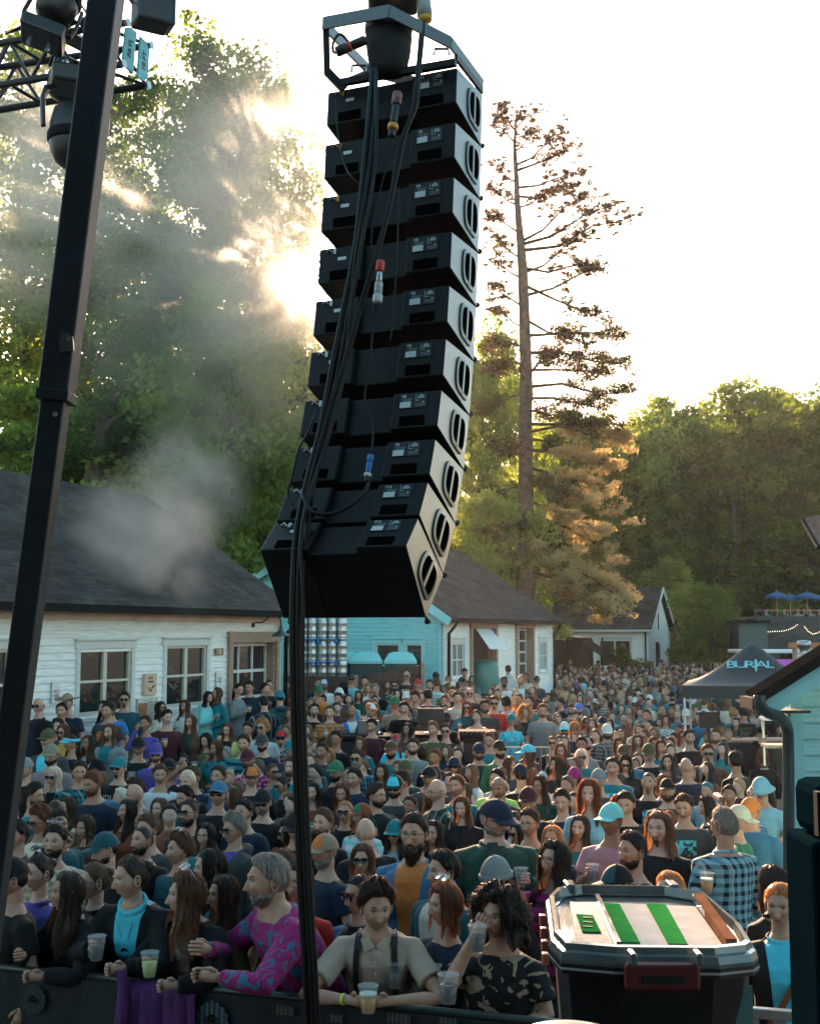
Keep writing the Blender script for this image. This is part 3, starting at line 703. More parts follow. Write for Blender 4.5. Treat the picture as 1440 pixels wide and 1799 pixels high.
# understory wood behind everything so the horizon is closed
rs = np.random.RandomState(3)
Cn = np.stack([rs.uniform(-30, 62, 900), rs.uniform(96, 104, 900), rs.uniform(0, 9, 900)], 1)
Vl, Q = leaf_cards(Cn, np.full(900, 1.9), 26, .5, rs)
o = link('distant_wood', np_mesh('distant_wood', Vl, Q, [M_LEAFD])); o['kind'] = 'stuff'; o['label'] = 'far dark undergrowth of the wood'; o['category'] = 'wood'
# round shrub by house C
SH = decid(71, 1.9, 1.0, .2, 70, 60, .10, M_LEAFD, 's', .32, trunkr=.05)
q = at(1112, 1150, 57); plant_tree('round_shrub', *SH, (q.x, 57, 0), 0, (.75, .75, .95), 'round dark shrub under the window of the distant white house', None, 'shrub')
# utility pole and wires
up = empty('utility_pole', at(1294, 1100, 72), 0, 'thin grey utility pole in front of the forest', 'pole'); up.location.z = 0
MB().tube([(0, 0, 0), (0.05, 0, 6), (-.02, 0, 10.5)], [.13, .11, .09], 8).build('shaft', mat('grey_wood', (.13, .11, .10), .9), up)
MB().beam((-.7, 0, 9.6), (.7, 0, 9.6), .1).build('crossarm', M_BARK, up)
for k, (za, zb_) in enumerate(((975, 990), (1003, 1020), (1048, 1060))):
    a = at(1060, za, 66); b = at(1460, zb_ + 4, 70); mid = (a + b) / 2 - V3((0, 0, .35))
    w_ = MB().tube([a, a.lerp(mid, .5) - V3((0, 0, .12)), mid, mid.lerp(b, .5) - V3((0, 0, .1)), b], .018, 4).build('power_line', M_BLACK)
    prop(w_, ['highest thin wire across the forest on the right', 'middle thin wire across the forest on the right', 'lowest thin wire across the forest, above the blue umbrellas'][k], 'wire', 'wires across the forest')

# ------------------------------------------------------------------ the big pine
YP = 49.
pine = empty('pine_tree', at(923, 1100, YP), 0, 'very tall sparse pine with bare brown upper boughs rising behind the gabled house', 'pine tree'); pine.location.z = GZ
po = V3(pine.location)
P_ = lambda x, y, dy=0.: at(x, y, YP + dy) - po
trk = [(923, 1165), (922, 1050), (922, 950), (923, 850), (922, 750), (923, 650), (920, 550), (917, 470), (913, 420), (908, 360), (906, 310), (903, 260), (905, 215), (909, 185)]
trr = [.40, .37, .34, .31, .29, .26, .23, .21, .17, .13, .11, .08, .05, .02]
MB().tube([P_(*p) for p in trk], trr, 12, False).build('trunk', mat('pine_bark', (.13, .075, .055), .9, var=.5, scale=4, bump=.9, bscale=14), pine, True)
def txy(y):
    for (x0, y0), (x1, y1) in zip(trk, trk[1:]):
        if y1 <= y <= y0: return x0 + (x1 - x0) * (y - y0) / (y1 - y0)
    return 909
boughs = [(230, 880, 190, 0), (225, 932, 197, 0), (250, 870, 215, 0), (265, 935, 232, 0), (300, 1008, 258, 0), (290, 985, 235, 0), (320, 868, 290, 0), (330, 1010, 305, 0), (345, 1000, 330, 0), (360, 866, 335, 0), (365, 960, 345, 0),
          (440, 1092, 388, 0), (430, 1070, 362, 0), (425, 1025, 345, 0), (410, 858, 378, 0), (455, 862, 405, 0), (470, 1048, 470, 0), (480, 1020, 420, 0), (490, 858, 450, 0), (500, 1060, 560, 0), (520, 1065, 468, 0), (540, 860, 505, 0),
          (560, 1035, 610, 0), (575, 870, 540, 0), (590, 1085, 590, 1), (620, 1095, 640, 1), (610, 870, 605, 1), (640, 860, 650, 1), (650, 1070, 660, 1), (680, 1105, 690, 1), (700, 1060, 720, 1), (690, 850, 720, 1), (720, 1000, 740, 1), (665, 985, 610, 1),
          (745, 1095, 770, 2), (760, 1075, 745, 1), (770, 1010, 800, 1), (790, 1090, 830, 2), (800, 860, 790, 1), (820, 1060, 865, 2), (830, 985, 870, 1), (850, 1090, 905, 2), (860, 855, 870, 1), (880, 1050, 930, 2), (900, 1090, 985, 2), (905, 980, 960, 1),
          (920, 865, 935, 1), (930, 1080, 1035, 2), (950, 1095, 1055, 2), (960, 1030, 1040, 2), (970, 1060, 1085, 2), (940, 990, 1010, 2), (985, 1000, 1062, 2), (900, 880, 1000, 1), (985, 1040, 1020, 2), (1000, 1070, 1075, 2)]
rp = random.Random(9); rs = np.random.RandomState(9)
wd = MB(); grp = {0: ([], []), 1: ([], []), 2: ([], [])}; gd = ([], [])
for (ty, ex, ey, k) in boughs:
    a = P_(txy(ty), ty); depth = rp.uniform(-2.2, 2.2) if k else rp.uniform(-1, 1)
    e = P_(ex, ey, depth); L = (e - a).length
    m1 = a.lerp(e, .35) + V3((0, 0, (-.04 if k < 1 else .03) * L + rp.uniform(-.1, .1))); m2 = a.lerp(e, .7) + V3((0, 0, .05 * L * rp.uniform(-.6, 1)))
    br = .035 + .012 * L
    wd.tube([a, m1, m2, e], [br, br * .7, br * .45, br * .15], 6, False)
    nt_ = int((10 + L * 5.5) if k == 0 else 6 + L * (4.0 if k == 1 else 4.2))
    for j in range(nt_):
        f = rp.uniform(.22 if k else .3, 1) ** (.8); p = (a.lerp(m1, f / .35) if f < .35 else m1.lerp(m2, (f - .35) / .35) if f < .7 else m2.lerp(e, (f - .7) / .3))
        tl = rp.uniform(.3, 1.0) * (.5 + .12 * L); dr = (e - a).normalized()
        tw = dr * rp.uniform(.2, .9) + V3((rp.gauss(0, .5), rp.gauss(0, .7), rp.gauss(0.12, .3)))
        tw = tw.normalized() * tl; q = p + tw
        wd.tube([p, p + tw * .5 + V3((0, 0, -.03)), q], [br * .25, br * .18, .008], 4, False)
        key = k
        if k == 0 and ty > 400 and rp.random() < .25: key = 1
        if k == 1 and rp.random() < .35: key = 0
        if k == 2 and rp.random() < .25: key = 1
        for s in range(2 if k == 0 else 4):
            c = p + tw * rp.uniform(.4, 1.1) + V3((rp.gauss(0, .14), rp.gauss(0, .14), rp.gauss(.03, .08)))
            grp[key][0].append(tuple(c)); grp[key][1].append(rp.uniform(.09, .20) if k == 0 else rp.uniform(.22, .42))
wd.build('boughs', mat('pine_twig', (.09, .05, .035), .9), pine, True)
for k, m_, per, nm in ((0, M_NEEDD, 24, 'dead_needles'), (1, M_NEED, 26, 'green_needles'), (2, M_NEEDSUN, 40, 'sunlit_needles')):
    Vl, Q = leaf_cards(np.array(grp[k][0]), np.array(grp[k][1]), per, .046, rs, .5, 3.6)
    o = link('foliage', np_mesh(nm, Vl, Q, [m_]), pine); o['label'] = ['rust brown thinning needles of the upper boughs', 'green needles in the middle boughs', 'needles of the lowest boughs, sunlit gold put into their colour'][k]

# ------------------------------------------------------------------ stage smoke
def smoke(name, blobs, dens, label, nscale=.5, aniso=.7, col=(.98, .96, .93), thr=.42, stretch=(1, 1, 1)):
    """one closed ellipsoid per cloud, density falls to nothing at its skin"""
    for i, (c, rad, rot) in enumerate(blobs):
        bm = bmesh.new(); bmesh.ops.create_icosphere(bm, subdivisions=3, radius=1.0); me = bpy.data.meshes.new(name); bm.to_mesh(me); bm.free()
        m = bpy.data.materials.new('smoke'); m.use_nodes = True; t = m.node_tree; t.nodes.clear()
        o_ = N(t, 'ShaderNodeOutputMaterial'); pv_ = N(t, 'ShaderNodeVolumePrincipled'); tc = N(t, 'ShaderNodeTexCoord')
        ln = N(t, 'ShaderNodeVectorMath', operation='LENGTH'); t.links.new(tc.outputs['Object'], ln.inputs[0])
        fa = N(t, 'ShaderNodeMapRange'); fa.interpolation_type = 'SMOOTHSTEP'; fa.inputs[1].default_value = 1.; fa.inputs[2].default_value = .15; fa.inputs[3].default_value = 0; fa.inputs[4].default_value = 1
        t.links.new(ln.outputs['Value'], fa.inputs[0])
        g = N(t, 'ShaderNodeNewGeometry'); mp = N(t, 'ShaderNodeMapping'); mp.inputs['Scale'].default_value = stretch; nz = N(t, 'ShaderNodeTexNoise'); nz.inputs['Scale'].default_value = nscale; nz.inputs['Detail'].default_value = 5; nz.inputs['Distortion'].default_value = .6
        t.links.new(g.outputs['Position'], mp.inputs[0]); t.links.new(mp.outputs[0], nz.inputs['Vector'])
        th = N(t, 'ShaderNodeMapRange', i1=thr, i2=thr + .3, i3=0., i4=1.); t.links.new(nz.outputs[0], th.inputs[0])
        mu = N(t, 'ShaderNodeMath', operation='MULTIPLY'); t.links.new(fa.outputs[0], mu.inputs[0]); t.links.new(th.outputs[0], mu.inputs[1])
        m3 = N(t, 'ShaderNodeMath', operation='MULTIPLY'); m3.inputs[1].default_value = dens; t.links.new(mu.outputs[0], m3.inputs[0])
        pv_.inputs['Color'].default_value = (*col, 1); pv_.inputs['Anisotropy'].default_value = aniso
        t.links.new(m3.outputs[0], pv_.inputs['Density']); t.links.new(pv_.outputs[0], o_.inputs['Volume'])
        me.materials.append(m)
        o = link(name, me); o.location = c; o.scale = rad; o.rotation_euler = rot
        prop(o, label if isinstance(label, str) else label[i], 'smoke', 'drifting stage smoke', 'stuff')
smoke('smoke', [(at(255, 960, 21), (1.7, 1.6, 1.5), (0, .5, 0))], 1.8, 'pale puff of smoke over the dark roof', .9, thr=.36, col=(.98, .91, .85))  # warm sunlight on white smoke is tinted into its colour
smoke('smoke', [(at(330, 850, 30), (2.0, 2.0, 1.9), (0, .6, 0))], .9, 'sun-tinted smoke rising past the roof ridge', .8, thr=.38, col=(.98, .91, .85))  # same sun tint in the colour of this cloud
smoke('smoke', [(at(370, 420, 33), (4.2, 4.0, 8.2), (0, .35, 0)), (at(60, 350, 33), (4.6, 4., 4.6), (0, .0, 0))], .2, ['tall veil of smoke in front of the trees', 'smoke drifting at the left behind the black mast'], .35, thr=.33)
smoke('smoke', [(at(548, 480, 16), (1.3, 1.4, 1.3), (0, 0, 0))], .12, 'thin smoke added to make the glow round the sun beside the speakers', .6, aniso=.88, thr=.1)  # extra cloud added so the sun gets a glow
smoke('smoke', [(at(470, 620, 27), (2.6, 2.4, 3.4), (0, .5, 0))], .16, 'warm faint smoke left of the lower speakers', .5, thr=.3)
# ------------------------------------------------------------------ evening haze in the yard, one closed box round everything
hz_ = MB().box((0, 60, 24), (260, 200, 52)).build('haze', []); hz_['kind'] = 'stuff'; hz_['label'] = 'thin warm evening haze filling the yard'; hz_['category'] = 'haze'
m = bpy.data.materials.new('haze_air'); m.use_nodes = True; t = m.node_tree; t.nodes.clear(); o_ = N(t, 'ShaderNodeOutputMaterial'); pv_ = N(t, 'ShaderNodeVolumePrincipled')
pv_.inputs['Color'].default_value = (.96, .95, .93, 1); pv_.inputs['Density'].default_value = .0002; pv_.inputs['Anisotropy'].default_value = .55; t.links.new(pv_.outputs[0], o_.inputs['Volume']); hz_.data.materials.append(m)
# ------------------------------------------------------------------ line array
yaw = .4031; AX, AY, AZ = .048, 5.6698, HC + 2.5862
aF = V3((sin(yaw), cos(yaw), 0)); aR = V3((cos(yaw), -sin(yaw), 0))
aW, aD, aHR, aHF = .6557, .3462, .1726, .27
phi = .0843; spl = [.003, .0112, .0238, .0404, .0528, .0791, .104, .1719, .2302]
M_CAB = mat('cabinet_paint', (.005, .0055, .006), .5, var=.25, scale=30, bump=.2, bscale=220, spec=.28); M_SKYLIT = mat('skylit_paint', (.055, .060, .062), .28, var=.12, scale=30, bump=.10, bscale=220, spec=1.)  # second, lighter paint carries the sky reflection on the black sides
M_LABW = mat('label_silver', (.62, .68, .68), .4, var=.05); M_LABK = mat('label_black', (.006, .006, .007), .5); M_SHADE = mat('recess_shade', (.003, .003, .003), 1., spec=0.)
M_STEEL = mat('steel', (.35, .36, .37), .3, metal=.9, var=.1); M_YEL = mat('tag_yellow', (.65, .33, .03), .5); M_GRNL = mat('sticker_green', (.12, .30, .14), .5)
M_RIM = mat('port_rim', (.03, .033, .035), .3, spec=.8)
words_n = ['topmost', 'second from the top', 'third from the top', 'fourth from the top', 'fifth from the top', 'sixth from the top', 'seventh from the top', 'eighth from the top', 'second lowest', 'lowest and most tilted']
lab_extra = ['right below the flying frame', 'with an orange tagged lead', 'with a yellow tagged lead', 'beside the sun', 'just under the sun', 'with a white plug at its left corner', 'above the blue connector', 'level with the blue connector', 'with a wide label reading Y12', 'showing its whole black underside']
ptF = (0., 0.)   # (forward, z) of the front top edge
def cab(i, ang, ptF):
    c_, s_ = cos(ang), sin(ang); u = (c_, -s_); v = (s_, c_)
    # local axes: x right, y forward (cabinet), z up (cabinet); origin at the front top edge centre
    rot = Matrix((aR, aF * c_ + V3((0, 0, -s_)), aF * s_ + V3((0, 0, c_)))).transposed().to_4x4()
    org = V3((AX, AY, AZ)) + aF * ptF[0] + V3((0, 0, ptF[1]))
    e = empty('loudspeaker', (0, 0, 0), 0, 'black line array cabinet, %s, %s' % (words_n[i], lab_extra[i]), 'speaker', 'line array cabinets hanging in a column')
    rot.translation = org; e.matrix_world = rot
    g = .004; hf = aHF - g; hm = aHF / 2
    def prof(d, k=0): 
        q = d / aD; hr = aHF / 2 - (aHF - aHR) / 2 * q
        return [(0, -hm + hf / 2 - k), (0, -hm - hf / 2 + k), (-d, -hm - hr + k), (-d, -hm + hr - k)]
    mb = MB(); hw = aW / 2; mw = aW * .335
    for (x0, x1, d, k) in ((-hw, -hw + mw, aD, 0), (-hw + mw - .002, hw - mw + .002, aD - .03, .002), (hw - mw, hw, aD, 0)):
        p = prof(d, k); vs = [(x0, y, z) for y, z in p] + [(x1, y, z) for y, z in p]
        mb.add(vs, [(0, 1, 2, 3), (7, 6, 5, 4), (0, 4, 5, 1), (1, 5, 6, 2), (2, 6, 7, 3), (3, 7, 4, 0)])
    mb.build('cabinet', M_CAB, e, bevel=.006)
    # handle pockets of the rear modules, their shade painted as dark patches
    for sx in (-1, 1):
        cx = sx * (hw - mw / 2 - .01)
        MB().box((cx, -aD - .0015, -hm - aHR / 2 + .034), (mw * .52, .005, .045)).build('handle', M_SHADE, e)
    # type plates, right module
    lx = hw - mw * .56; lz = -hm + aHR / 2 - .045
    pl = MB().box((lx, -aD - .001, lz), (.13, .004, .068)).build('type_plate', M_LABK, e)
    MB().box((lx - .034, -aD - .004, lz - .017), (.05, .002, .028)).build('serial_sticker', M_LABW, pl)
    text_on('Y12' if i >= 8 else 'Y8', .02, (lx - .045, -aD - .0045, lz + .023), (1, 0, 0), (0, 0, 1), M_LABW, pl)
    b_ = MB()
    for k in range(4): b_.box((lx - .028, -aD - .0035, lz + .011 - k * .0045), (.05 - .006 * k, .001, .0014))
    for k in range(3): b_.box((lx + .034, -aD - .0035, lz - .013 - k * .006), (.045, .001, .0016))
    b_.box((lx + .048, -aD - .0035, lz - .008), (.009, .001, .009)); b_.box((lx + .012, -aD - .0035, lz + .02), (.003, .001, .022)); b_.box((lx + .012, -aD - .0035, lz + .004), (.003, .001, .01)); b_.box((lx + .022, -aD - .0035, lz + .0015), (.02, .001, .003))
    arc = [(lx + .02 + .0, 0, lz + .011)] + [(lx + .036 - .017 * cos(t), 0, lz + .011 + .019 * sin(t)) for t in [pi * k / 8 for k in range(9)]]
    b_.add([(x, -aD - .0036, z) for x, y, z in arc], [tuple(range(len(arc)))])
    b_.build('printing', mat('print_grey', (.30, .34, .34), .5), pl)
    # small sticker and lock pin on the left module
    MB().box((-hw + .12, -aD - .002, -hm + aHR / 2 - .06), (.042, .004, .016)).build('sticker', M_LABW, e)
    mb = MB(); mb.tube([(-hw + .04, -aD - .004, -hm + aHR / 2 - .02), (-hw + .055, -aD - .012, -hm + aHR / 2 - .012), (-hw + .07, -aD - .004, -hm + aHR / 2 - .024)], .004, 6)
    mb.build('lock_pin', M_STEEL, e)
    MB().box((-hw + .083, -aD - .006, -hm + aHR / 2 - .022), (.012, .006, .026), rz=.2).build('tag', M_YEL if i in (0, 1, 2) else M_LABW, e)
    # side openings with arched rim (both sides), their dark inside a painted patch
    for sx in (1, -1):
        X = sx * hw
        yc = -.10; n_ = 9
        L_ = [(yc - .075, -.062), (yc - .075, .062)]
        arcp = [(yc - .075 + .125 * sin(pi * k / n_ * .5 + 0) if False else yc - .075 + .14 * sin(pi * k / (n_)) * .98, .115 * cos(pi * k / n_)) for k in range(n_ + 1)]
        MB().prism([(0 - .001, -aHF / 2 * 0 - .004), (0 - .001, -aHF + .004), (-aD + .004, -hm - aHR / 2 + .004), (-aD + .004, -hm + aHR / 2 - .004)], min(X, X + sx * .0015), max(X, X + sx * .0015), M=Matrix(((0, 0, 1, 0), (1, 0, 0, 0), (0, 1, 0, 0), (0, 0, 0, 1)))).build('skylit_side_panel', M_SKYLIT, e)  # thin lighter plate paints the skylit look onto the cabinet side
        X += sx * .0016; yc = -.118; rim = []
        for k in range(24):
            a_ = 2 * pi * k / 24; cy, cz = cos(a_), sin(a_); y_ = yc + .088 * (abs(cy) ** .40) * (1 if cy > 0 else -1); z_ = .100 * (abs(cz) ** .9) * (1 if cz > 0 else -1)
            rim.append((y_, z_ * (1 - .95 * (-y_) / .346 * .36)))
        inn = [((y - yc) * .80 + yc, z * .80) for y, z in rim]
        nn = len(rim); mb = MB()
        vs = [(X + sx * .006, y, z - hm) for y, z in rim] + [(X + sx * .008, y, z - hm) for y, z in inn] + [(X - sx * .002, y, z - hm) for y, z in rim] + [(X + sx * .001, y, z - hm) for y, z in inn]
        fs = [(k, (k + 1) % nn, nn + (k + 1) % nn, nn + k) for k in range(nn)] + [(2 * nn + k, 2 * nn + (k + 1) % nn, (k + 1) % nn, k) for k in range(nn)] + [(nn + k, nn + (k + 1) % nn, 3 * nn + (k + 1) % nn, 3 * nn + k) for k in range(nn)]
        mb.add(vs, fs); mb.box((X + sx * .004, yc - .005, -hm), (.010, .018, .155))
        r_ = mb.build('port_rim', M_RIM, e)
        MB().add([(X + sx * .0015, y, z - hm) for y, z in inn], [tuple(range(nn))]).build('opening_shade', M_SHADE, e)
    # front rigging pins
    for sx in (1, -1): MB().tube([(sx * (hw - .01), .003, -aHF + .03), (sx * (hw - .01), .033, -aHF + .02), (sx * (hw - .01), .036, -aHF + .021), (sx * (hw - .01), .044, -aHF + .03)], [.006, .006, .013, .013], 8).build('rigging_pin', M_BLACK, e)
    # front grille
    MB().box((0, .004, -hm), (aW - .03, .008, aHF - .03)).build('grille', M_BLACK, e)
    return (ptF[0] - aHF * v[0], ptF[1] - aHF * v[1])
ang = phi
for i in range(10):
    ptF = cab(i, ang, ptF)
    if i < 9: ang += spl[i]
# flying frame
fr = empty('flying_frame', (0, 0, 0), 0, 'black steel flying frame bolted above the topmost speaker', 'rigging frame')
A_, B_, C3, D_ = at(567, 41, 5.36), at(683, 20, 5.12), at(791, 75, 5.33), at(847, 150, 5.62)
def band(mb, pts, h, th=.012):
    for a, b in zip(pts, pts[1:]): mb.beam(a, b, th, h)
mb = MB(); band(mb, [A_, B_, C3, D_], .062); 
back = [D_, D_ + aF * .12 - aR * .1, A_ + aF * .5, A_]
band(mb, back, .06); mb.build('band', M_SKYLIT, fr, bevel=.003)  # band takes the lighter paint that stands for sky reflection
mb = MB(); mb.beam(at(572, 41, 5.37), at(574, 128, 5.37), .03, .025); mb.beam(at(574, 126, 5.37), at(604, 157, 5.37), .02, .04); mb.beam(at(596, 146, 5.38), at(800, 110, 5.16), .03, .03); mb.beam(at(800, 100, 5.17), at(846, 160, 5.56), .015, .03)
mb.beam(at(600, 147, 5.38), at(640, 130, 5.75), .02, .03)
mb.build('lower_bar', M_CAB, fr)
mb = MB()
for (x, y) in ((630, 126), (775, 97)):
    p = at(x, y, 5.25); mb.tube([p + V3((-.035, 0, 0)), p + V3((-.03, 0, .03)), p + V3((.03, 0, .03)), p + V3((.035, 0, 0))], .007, 6)
mb.build('shackle', M_STEEL, fr)
mb = MB(); mb.beam(at(560, -60, 5.5), at(790, -60, 5.2), .06); mb.build('spreader_bar', M_CAB, fr)
# chain hoist and bag
hz = empty('chain_hoist', at(690, -40, 5.35), 0, 'black chain hoist above the flying frame', 'hoist'); o = V3(hz.location)
MB().box((0, 0, .0), (.24, .2, .3)).build('motor_body', M_BLACK, hz, bevel=.03)
MB().lathe([(.02, -.42), (.06, -.40), (.07, -.3), (.03, -.2)], (.02, 0, 0), 12).build('hook_block', M_BLACK, hz, smooth=True)
p = at(742, 8, 5.3) - o
MB().tube([p + V3((-.01, 0, .12)), p + V3((.005, 0, -.0)), p + V3((.01, 0, -.06))], [.035, .034, .036], 12).build('limit_switch', mat('grey_tape', (.35, .40, .38), .5), hz, smooth=True)
MB().tube([p + V3((.01, 0, -.06)), p + V3((.014, 0, -.085))], [.036, .028], 12).build('orange_cap', M_YEL, hz, smooth=True)
bg = empty('chain_bag', at(682, 95, 5.28), 0, 'black fabric chain bag inside the flying frame', 'bag')
MB().lathe([(.02, -.105), (.07, -.10), (.088, -.07), (.10, .0), (.108, .07), (.105, .15), (.09, .16), (.02, .15)], seg=20, sy=.85).build('pouch', mat('bag_cloth', (.018, .018, .02), .85, bump=.6, bscale=12), bg, smooth=True)
MB().lathe([(.109, .10), (.112, .11), (.112, .135), (.109, .145)], seg=20, sy=.85).build('strap', M_BLACK, bg, smooth=True)
# cables: photo course at a real distance just behind the cabinets
def course(pts, Y0=None):
    return [at(x, y, Yv) for x, y, Yv in pts]
def smooth_path(P, k=4):
    out_ = []; n = len(P)
    for i in range(n - 1):
        p0, p1, p2, p3 = P[max(i - 1, 0)], P[i], P[i + 1], P[min(i + 2, n - 1)]
        for j in range(k):
            t = j / k; out_.append(.5 * ((2 * p1) + (p2 - p0) * t + (2 * p0 - 5 * p1 + 4 * p2 - p3) * t * t + (3 * p1 - p0 - 3 * p2 + p3) * t ** 3))
    return out_ + [P[-1]]
M_CABLE = mat('cable_rubber', (.009, .010, .011), .45, var=.2, spec=.3)
def cable(pts, r, label, grp='cables hanging down the speaker column'):
    P = smooth_path(course(pts)); o = P[0]
    c = MB().tube([p - o for p in P], r, 6).build('cable', M_CABLE, smooth=True); c.location = o
    return prop(c, label, 'cable', grp)
main = [(655, 120, 5.15), (652, 200, 5.05), (645, 300, 5.02), (626, 430, 5.0), (607, 540, 5.0), (590, 650, 5.0), (566, 760, 4.98), (540, 850, 4.95), (525, 940, 4.9), (519, 1050, 4.86), (519, 1180, 4.85), (524, 1350, 4.84), (532, 1550, 4.82), (541, 1700, 4.8), (547, 1840, 4.8)]
labs = ['thickest black cable of the hanging bundle, leftmost at the bottom', 'black cable running second from the left in the hanging bundle', 'black cable in the middle of the hanging bundle', 'black cable at the right side of the hanging bundle', 'black cable at the front of the bundle, bulging right near the lowest cabinet', 'thin black cable twisting round the bundle']
offs = [(-6, .013, 0), (-1, .010, .6), (4, .010, -.5), (9, .009, .9), (13, .009, -1.1), (2, .006, 1.6)]
rc = random.Random(3)
for (dx, r, ph), lb in zip(offs, labs):
    cable([(x + dx * (1 if y > 800 else .55 + y / 1800) + (3 * sin(y / 60 + ph * 3) if y < 1050 else 0) + (ph * 8 if 850 < y < 1050 else 0), y, Y + .02 * ph) for x, y, Y in main], r, lb)
cable([(738, 60, 5.1), (730, 150, 5.0), (722, 200, 4.98), (700, 260, 4.97), (683, 360, 4.96), (658, 450, 4.96), (625, 560, 4.97), (585, 700, 4.98), (555, 800, 4.96), (537, 880, 4.93)], .009, 'cable slanting from the right of the flying frame down to the bundle')
cable([(745, 40, 5.1), (737, 120, 5.0), (731, 185, 4.98), (712, 235, 4.97), (692, 330, 4.96), (668, 430, 4.96), (632, 550, 4.97), (594, 690, 4.98), (563, 800, 4.96), (545, 890, 4.93)], .008, 'cable lying just right of the slanting one')
cable([(688, 240, 4.98), (680, 280, 5.0), (668, 330, 5.02), (655, 380, 5.02), (650, 440, 5.02)], .005, 'thin lead below the orange banded connector')
cable([(662, 530, 5.0), (655, 570, 5.02), (648, 650, 5.02), (640, 700, 5.02), (655, 740, 5.0), (652, 800, 4.97)], .005, 'thin lead between the white connector and the blue one')
cable([(648, 838, 4.9), (643, 860, 4.86), (620, 885, 4.85), (585, 902, 4.85), (550, 900, 4.86), (532, 870, 4.9)], .009, 'cable curving from the blue connector back into the bundle')
cable([(590, 175, 5.2), (594, 240, 5.15), (610, 300, 5.12), (640, 330, 5.1)], .004, 'hair thin safety lead at the left of the second cabinet')
cable([(556, 720, 5.15), (540, 760, 5.1), (524, 790, 5.05), (512, 840, 5.0), (505, 870, 5.0), (520, 900, 4.96)], .005, 'thin lead looping down the left side of the lower cabinets')
cable([(700, 330, 5.05), (697, 440, 5.03), (690, 560, 5.05), (684, 600, 5.05)], .004, 'thin lead hanging straight beside the red connector')
cable([(620, 85, 5.3), (598, 60, 5.3), (585, 75, 5.28), (586, 92, 5.28), (600, 90, 5.28)], .007, 'short looped cable inside the left of the flying frame')
def connector(p0, p1, segs, label):
    """segs: (f0,f1,r,material)"""
    a, b = at(*p0), at(*p1); e = empty('cable_connector', a, 0, label, 'connector'); d = b - a
    for f0, f1, r, m_, nm in segs: MB().tube([d * f0, d * (f0 * .9 + f1 * .1), d * (f0 * .1 + f1 * .9), d * f1], [r * .85, r, r, r * .85], 12).build(nm, m_, e, smooth=True)
M_ORG = mat('band_orange', (.75, .30, .03), .4); M_REDP = mat('plug_red', (.55, .04, .03), .4); M_BLUP = mat('plug_blue', (.02, .16, .45), .4); M_WHP = mat('plug_white', (.6, .62, .62), .35)
connector((698, 163, 4.93), (687, 240, 4.9), [(0, .27, .022, mat('printed_sleeve', (.25, .10, .09), .5, var=.9, scale=60), 'sleeve'), (.27, .72, .016, M_BLACK, 'barrel'), (.72, .84, .023, M_ORG, 'ring'), (.84, 1., .016, M_BLACK, 'tail')], 'connector with an orange ring near the top of the column')
connector((668, 458, 4.93), (662, 532, 4.92), [(0, .26, .019, M_REDP, 'cap'), (.26, .5, .013, M_STEEL, 'barrel'), (.5, .8, .018, mat('silver_wrap', (.4, .42, .42), .35, var=.5, scale=80), 'wrap'), (.8, 1., .021, M_WHP, 'tail')], 'red and white connector right of the sun')
connector((651, 799, 4.9), (644, 842, 4.88), [(0, .28, .014, M_BLUP, 'ring'), (.28, .75, .012, M_BLUP, 'barrel'), (.75, .9, .016, M_WHP, 'collar'), (.9, 1.1, .011, M_BLACK, 'tail')], 'blue connector in front of the lower cabinets')
connector((642, 70, 5.2), (590, 92, 5.2), [(0, .5, .022, M_BLACK, 'barrel'), (.5, .62, .023, M_REDP, 'ring'), (.62, 1., .024, M_BLACK, 'plug')], 'large black connector with red ring inside the flying frame')

# ------------------------------------------------------------------ leaning mast and lighting truss
M_MAST = mat('mast_paint', (.008, .011, .017), .5, var=.5, scale=14, bump=.1, bscale=60)
ms = empty('lifting_mast', at(98, 705, 3.4), 0, 'leaning black square steel mast with a telescopic joint at the left', 'mast'); o = V3(ms.location)
a, b, c = at(190, -30, 3.4) - o, at(98, 706, 3.4) - o, at(-77, 2050, 3.4) - o
MB().beam(a, b, .088, .088, up=(0, 1, 0)).build('outer_tube', M_MAST, ms, bevel=.006); MB().beam(b, c, .070, .070, up=(0, 1, 0)).build('inner_tube', M_MAST, ms, bevel=.005)
d_ = (b - a).normalized(); MB().beam(b - d_ * .03, b + d_ * .002, .094, .094, up=(0, 1, 0)).build('collar', M_MAST, ms, bevel=.003)
q = at(117, 594, 3.35) - o
bo = MB().beam(q + V3((-.02, 0, -.02)), q + V3((.02, 0, -.016)), .008, .042).build('bolt_plate', M_STEEL, ms); MB().tube([q + V3((0, -.006, -.0)), q + V3((0, -.02, 0))], .012, 6).build('bolt', M_STEEL, ms)
MB().tube([at(97, 728, 3.36) - o, at(97, 728, 3.36) - o + V3((0, -.003, 0))], .007, 12).build('pin_hole', mat('hole_light', (.25, .22, .2), .8), ms)
MB().box(tuple(c + V3((0, 0, .02))), (.5, .5, .06)).build('base', M_MAST, ms)
ts = empty('lighting_truss', at(240, 95, 8.2), 0, 'black box truss with teal end plate crossing behind the mast, top left', 'truss'); o = V3(ts.location)
ch = [((221, 40, 8.05), (-60, 86, 8.5)), ((214, 113, 8.05), (-60, 160, 8.5)), ((262, 80, 8.35), (-60, 127, 8.8)), ((257, 150, 8.35), (-60, 203, 8.8))]
for (p, q) in ch:
    MB().tube([at(*p) - o, at(*q) - o], .026, 10, True).build('chord', M_BLACK, ts, smooth=False)
br = MB()
E_ = [(at(*p) - o, at(*q) - o) for p, q in ch]
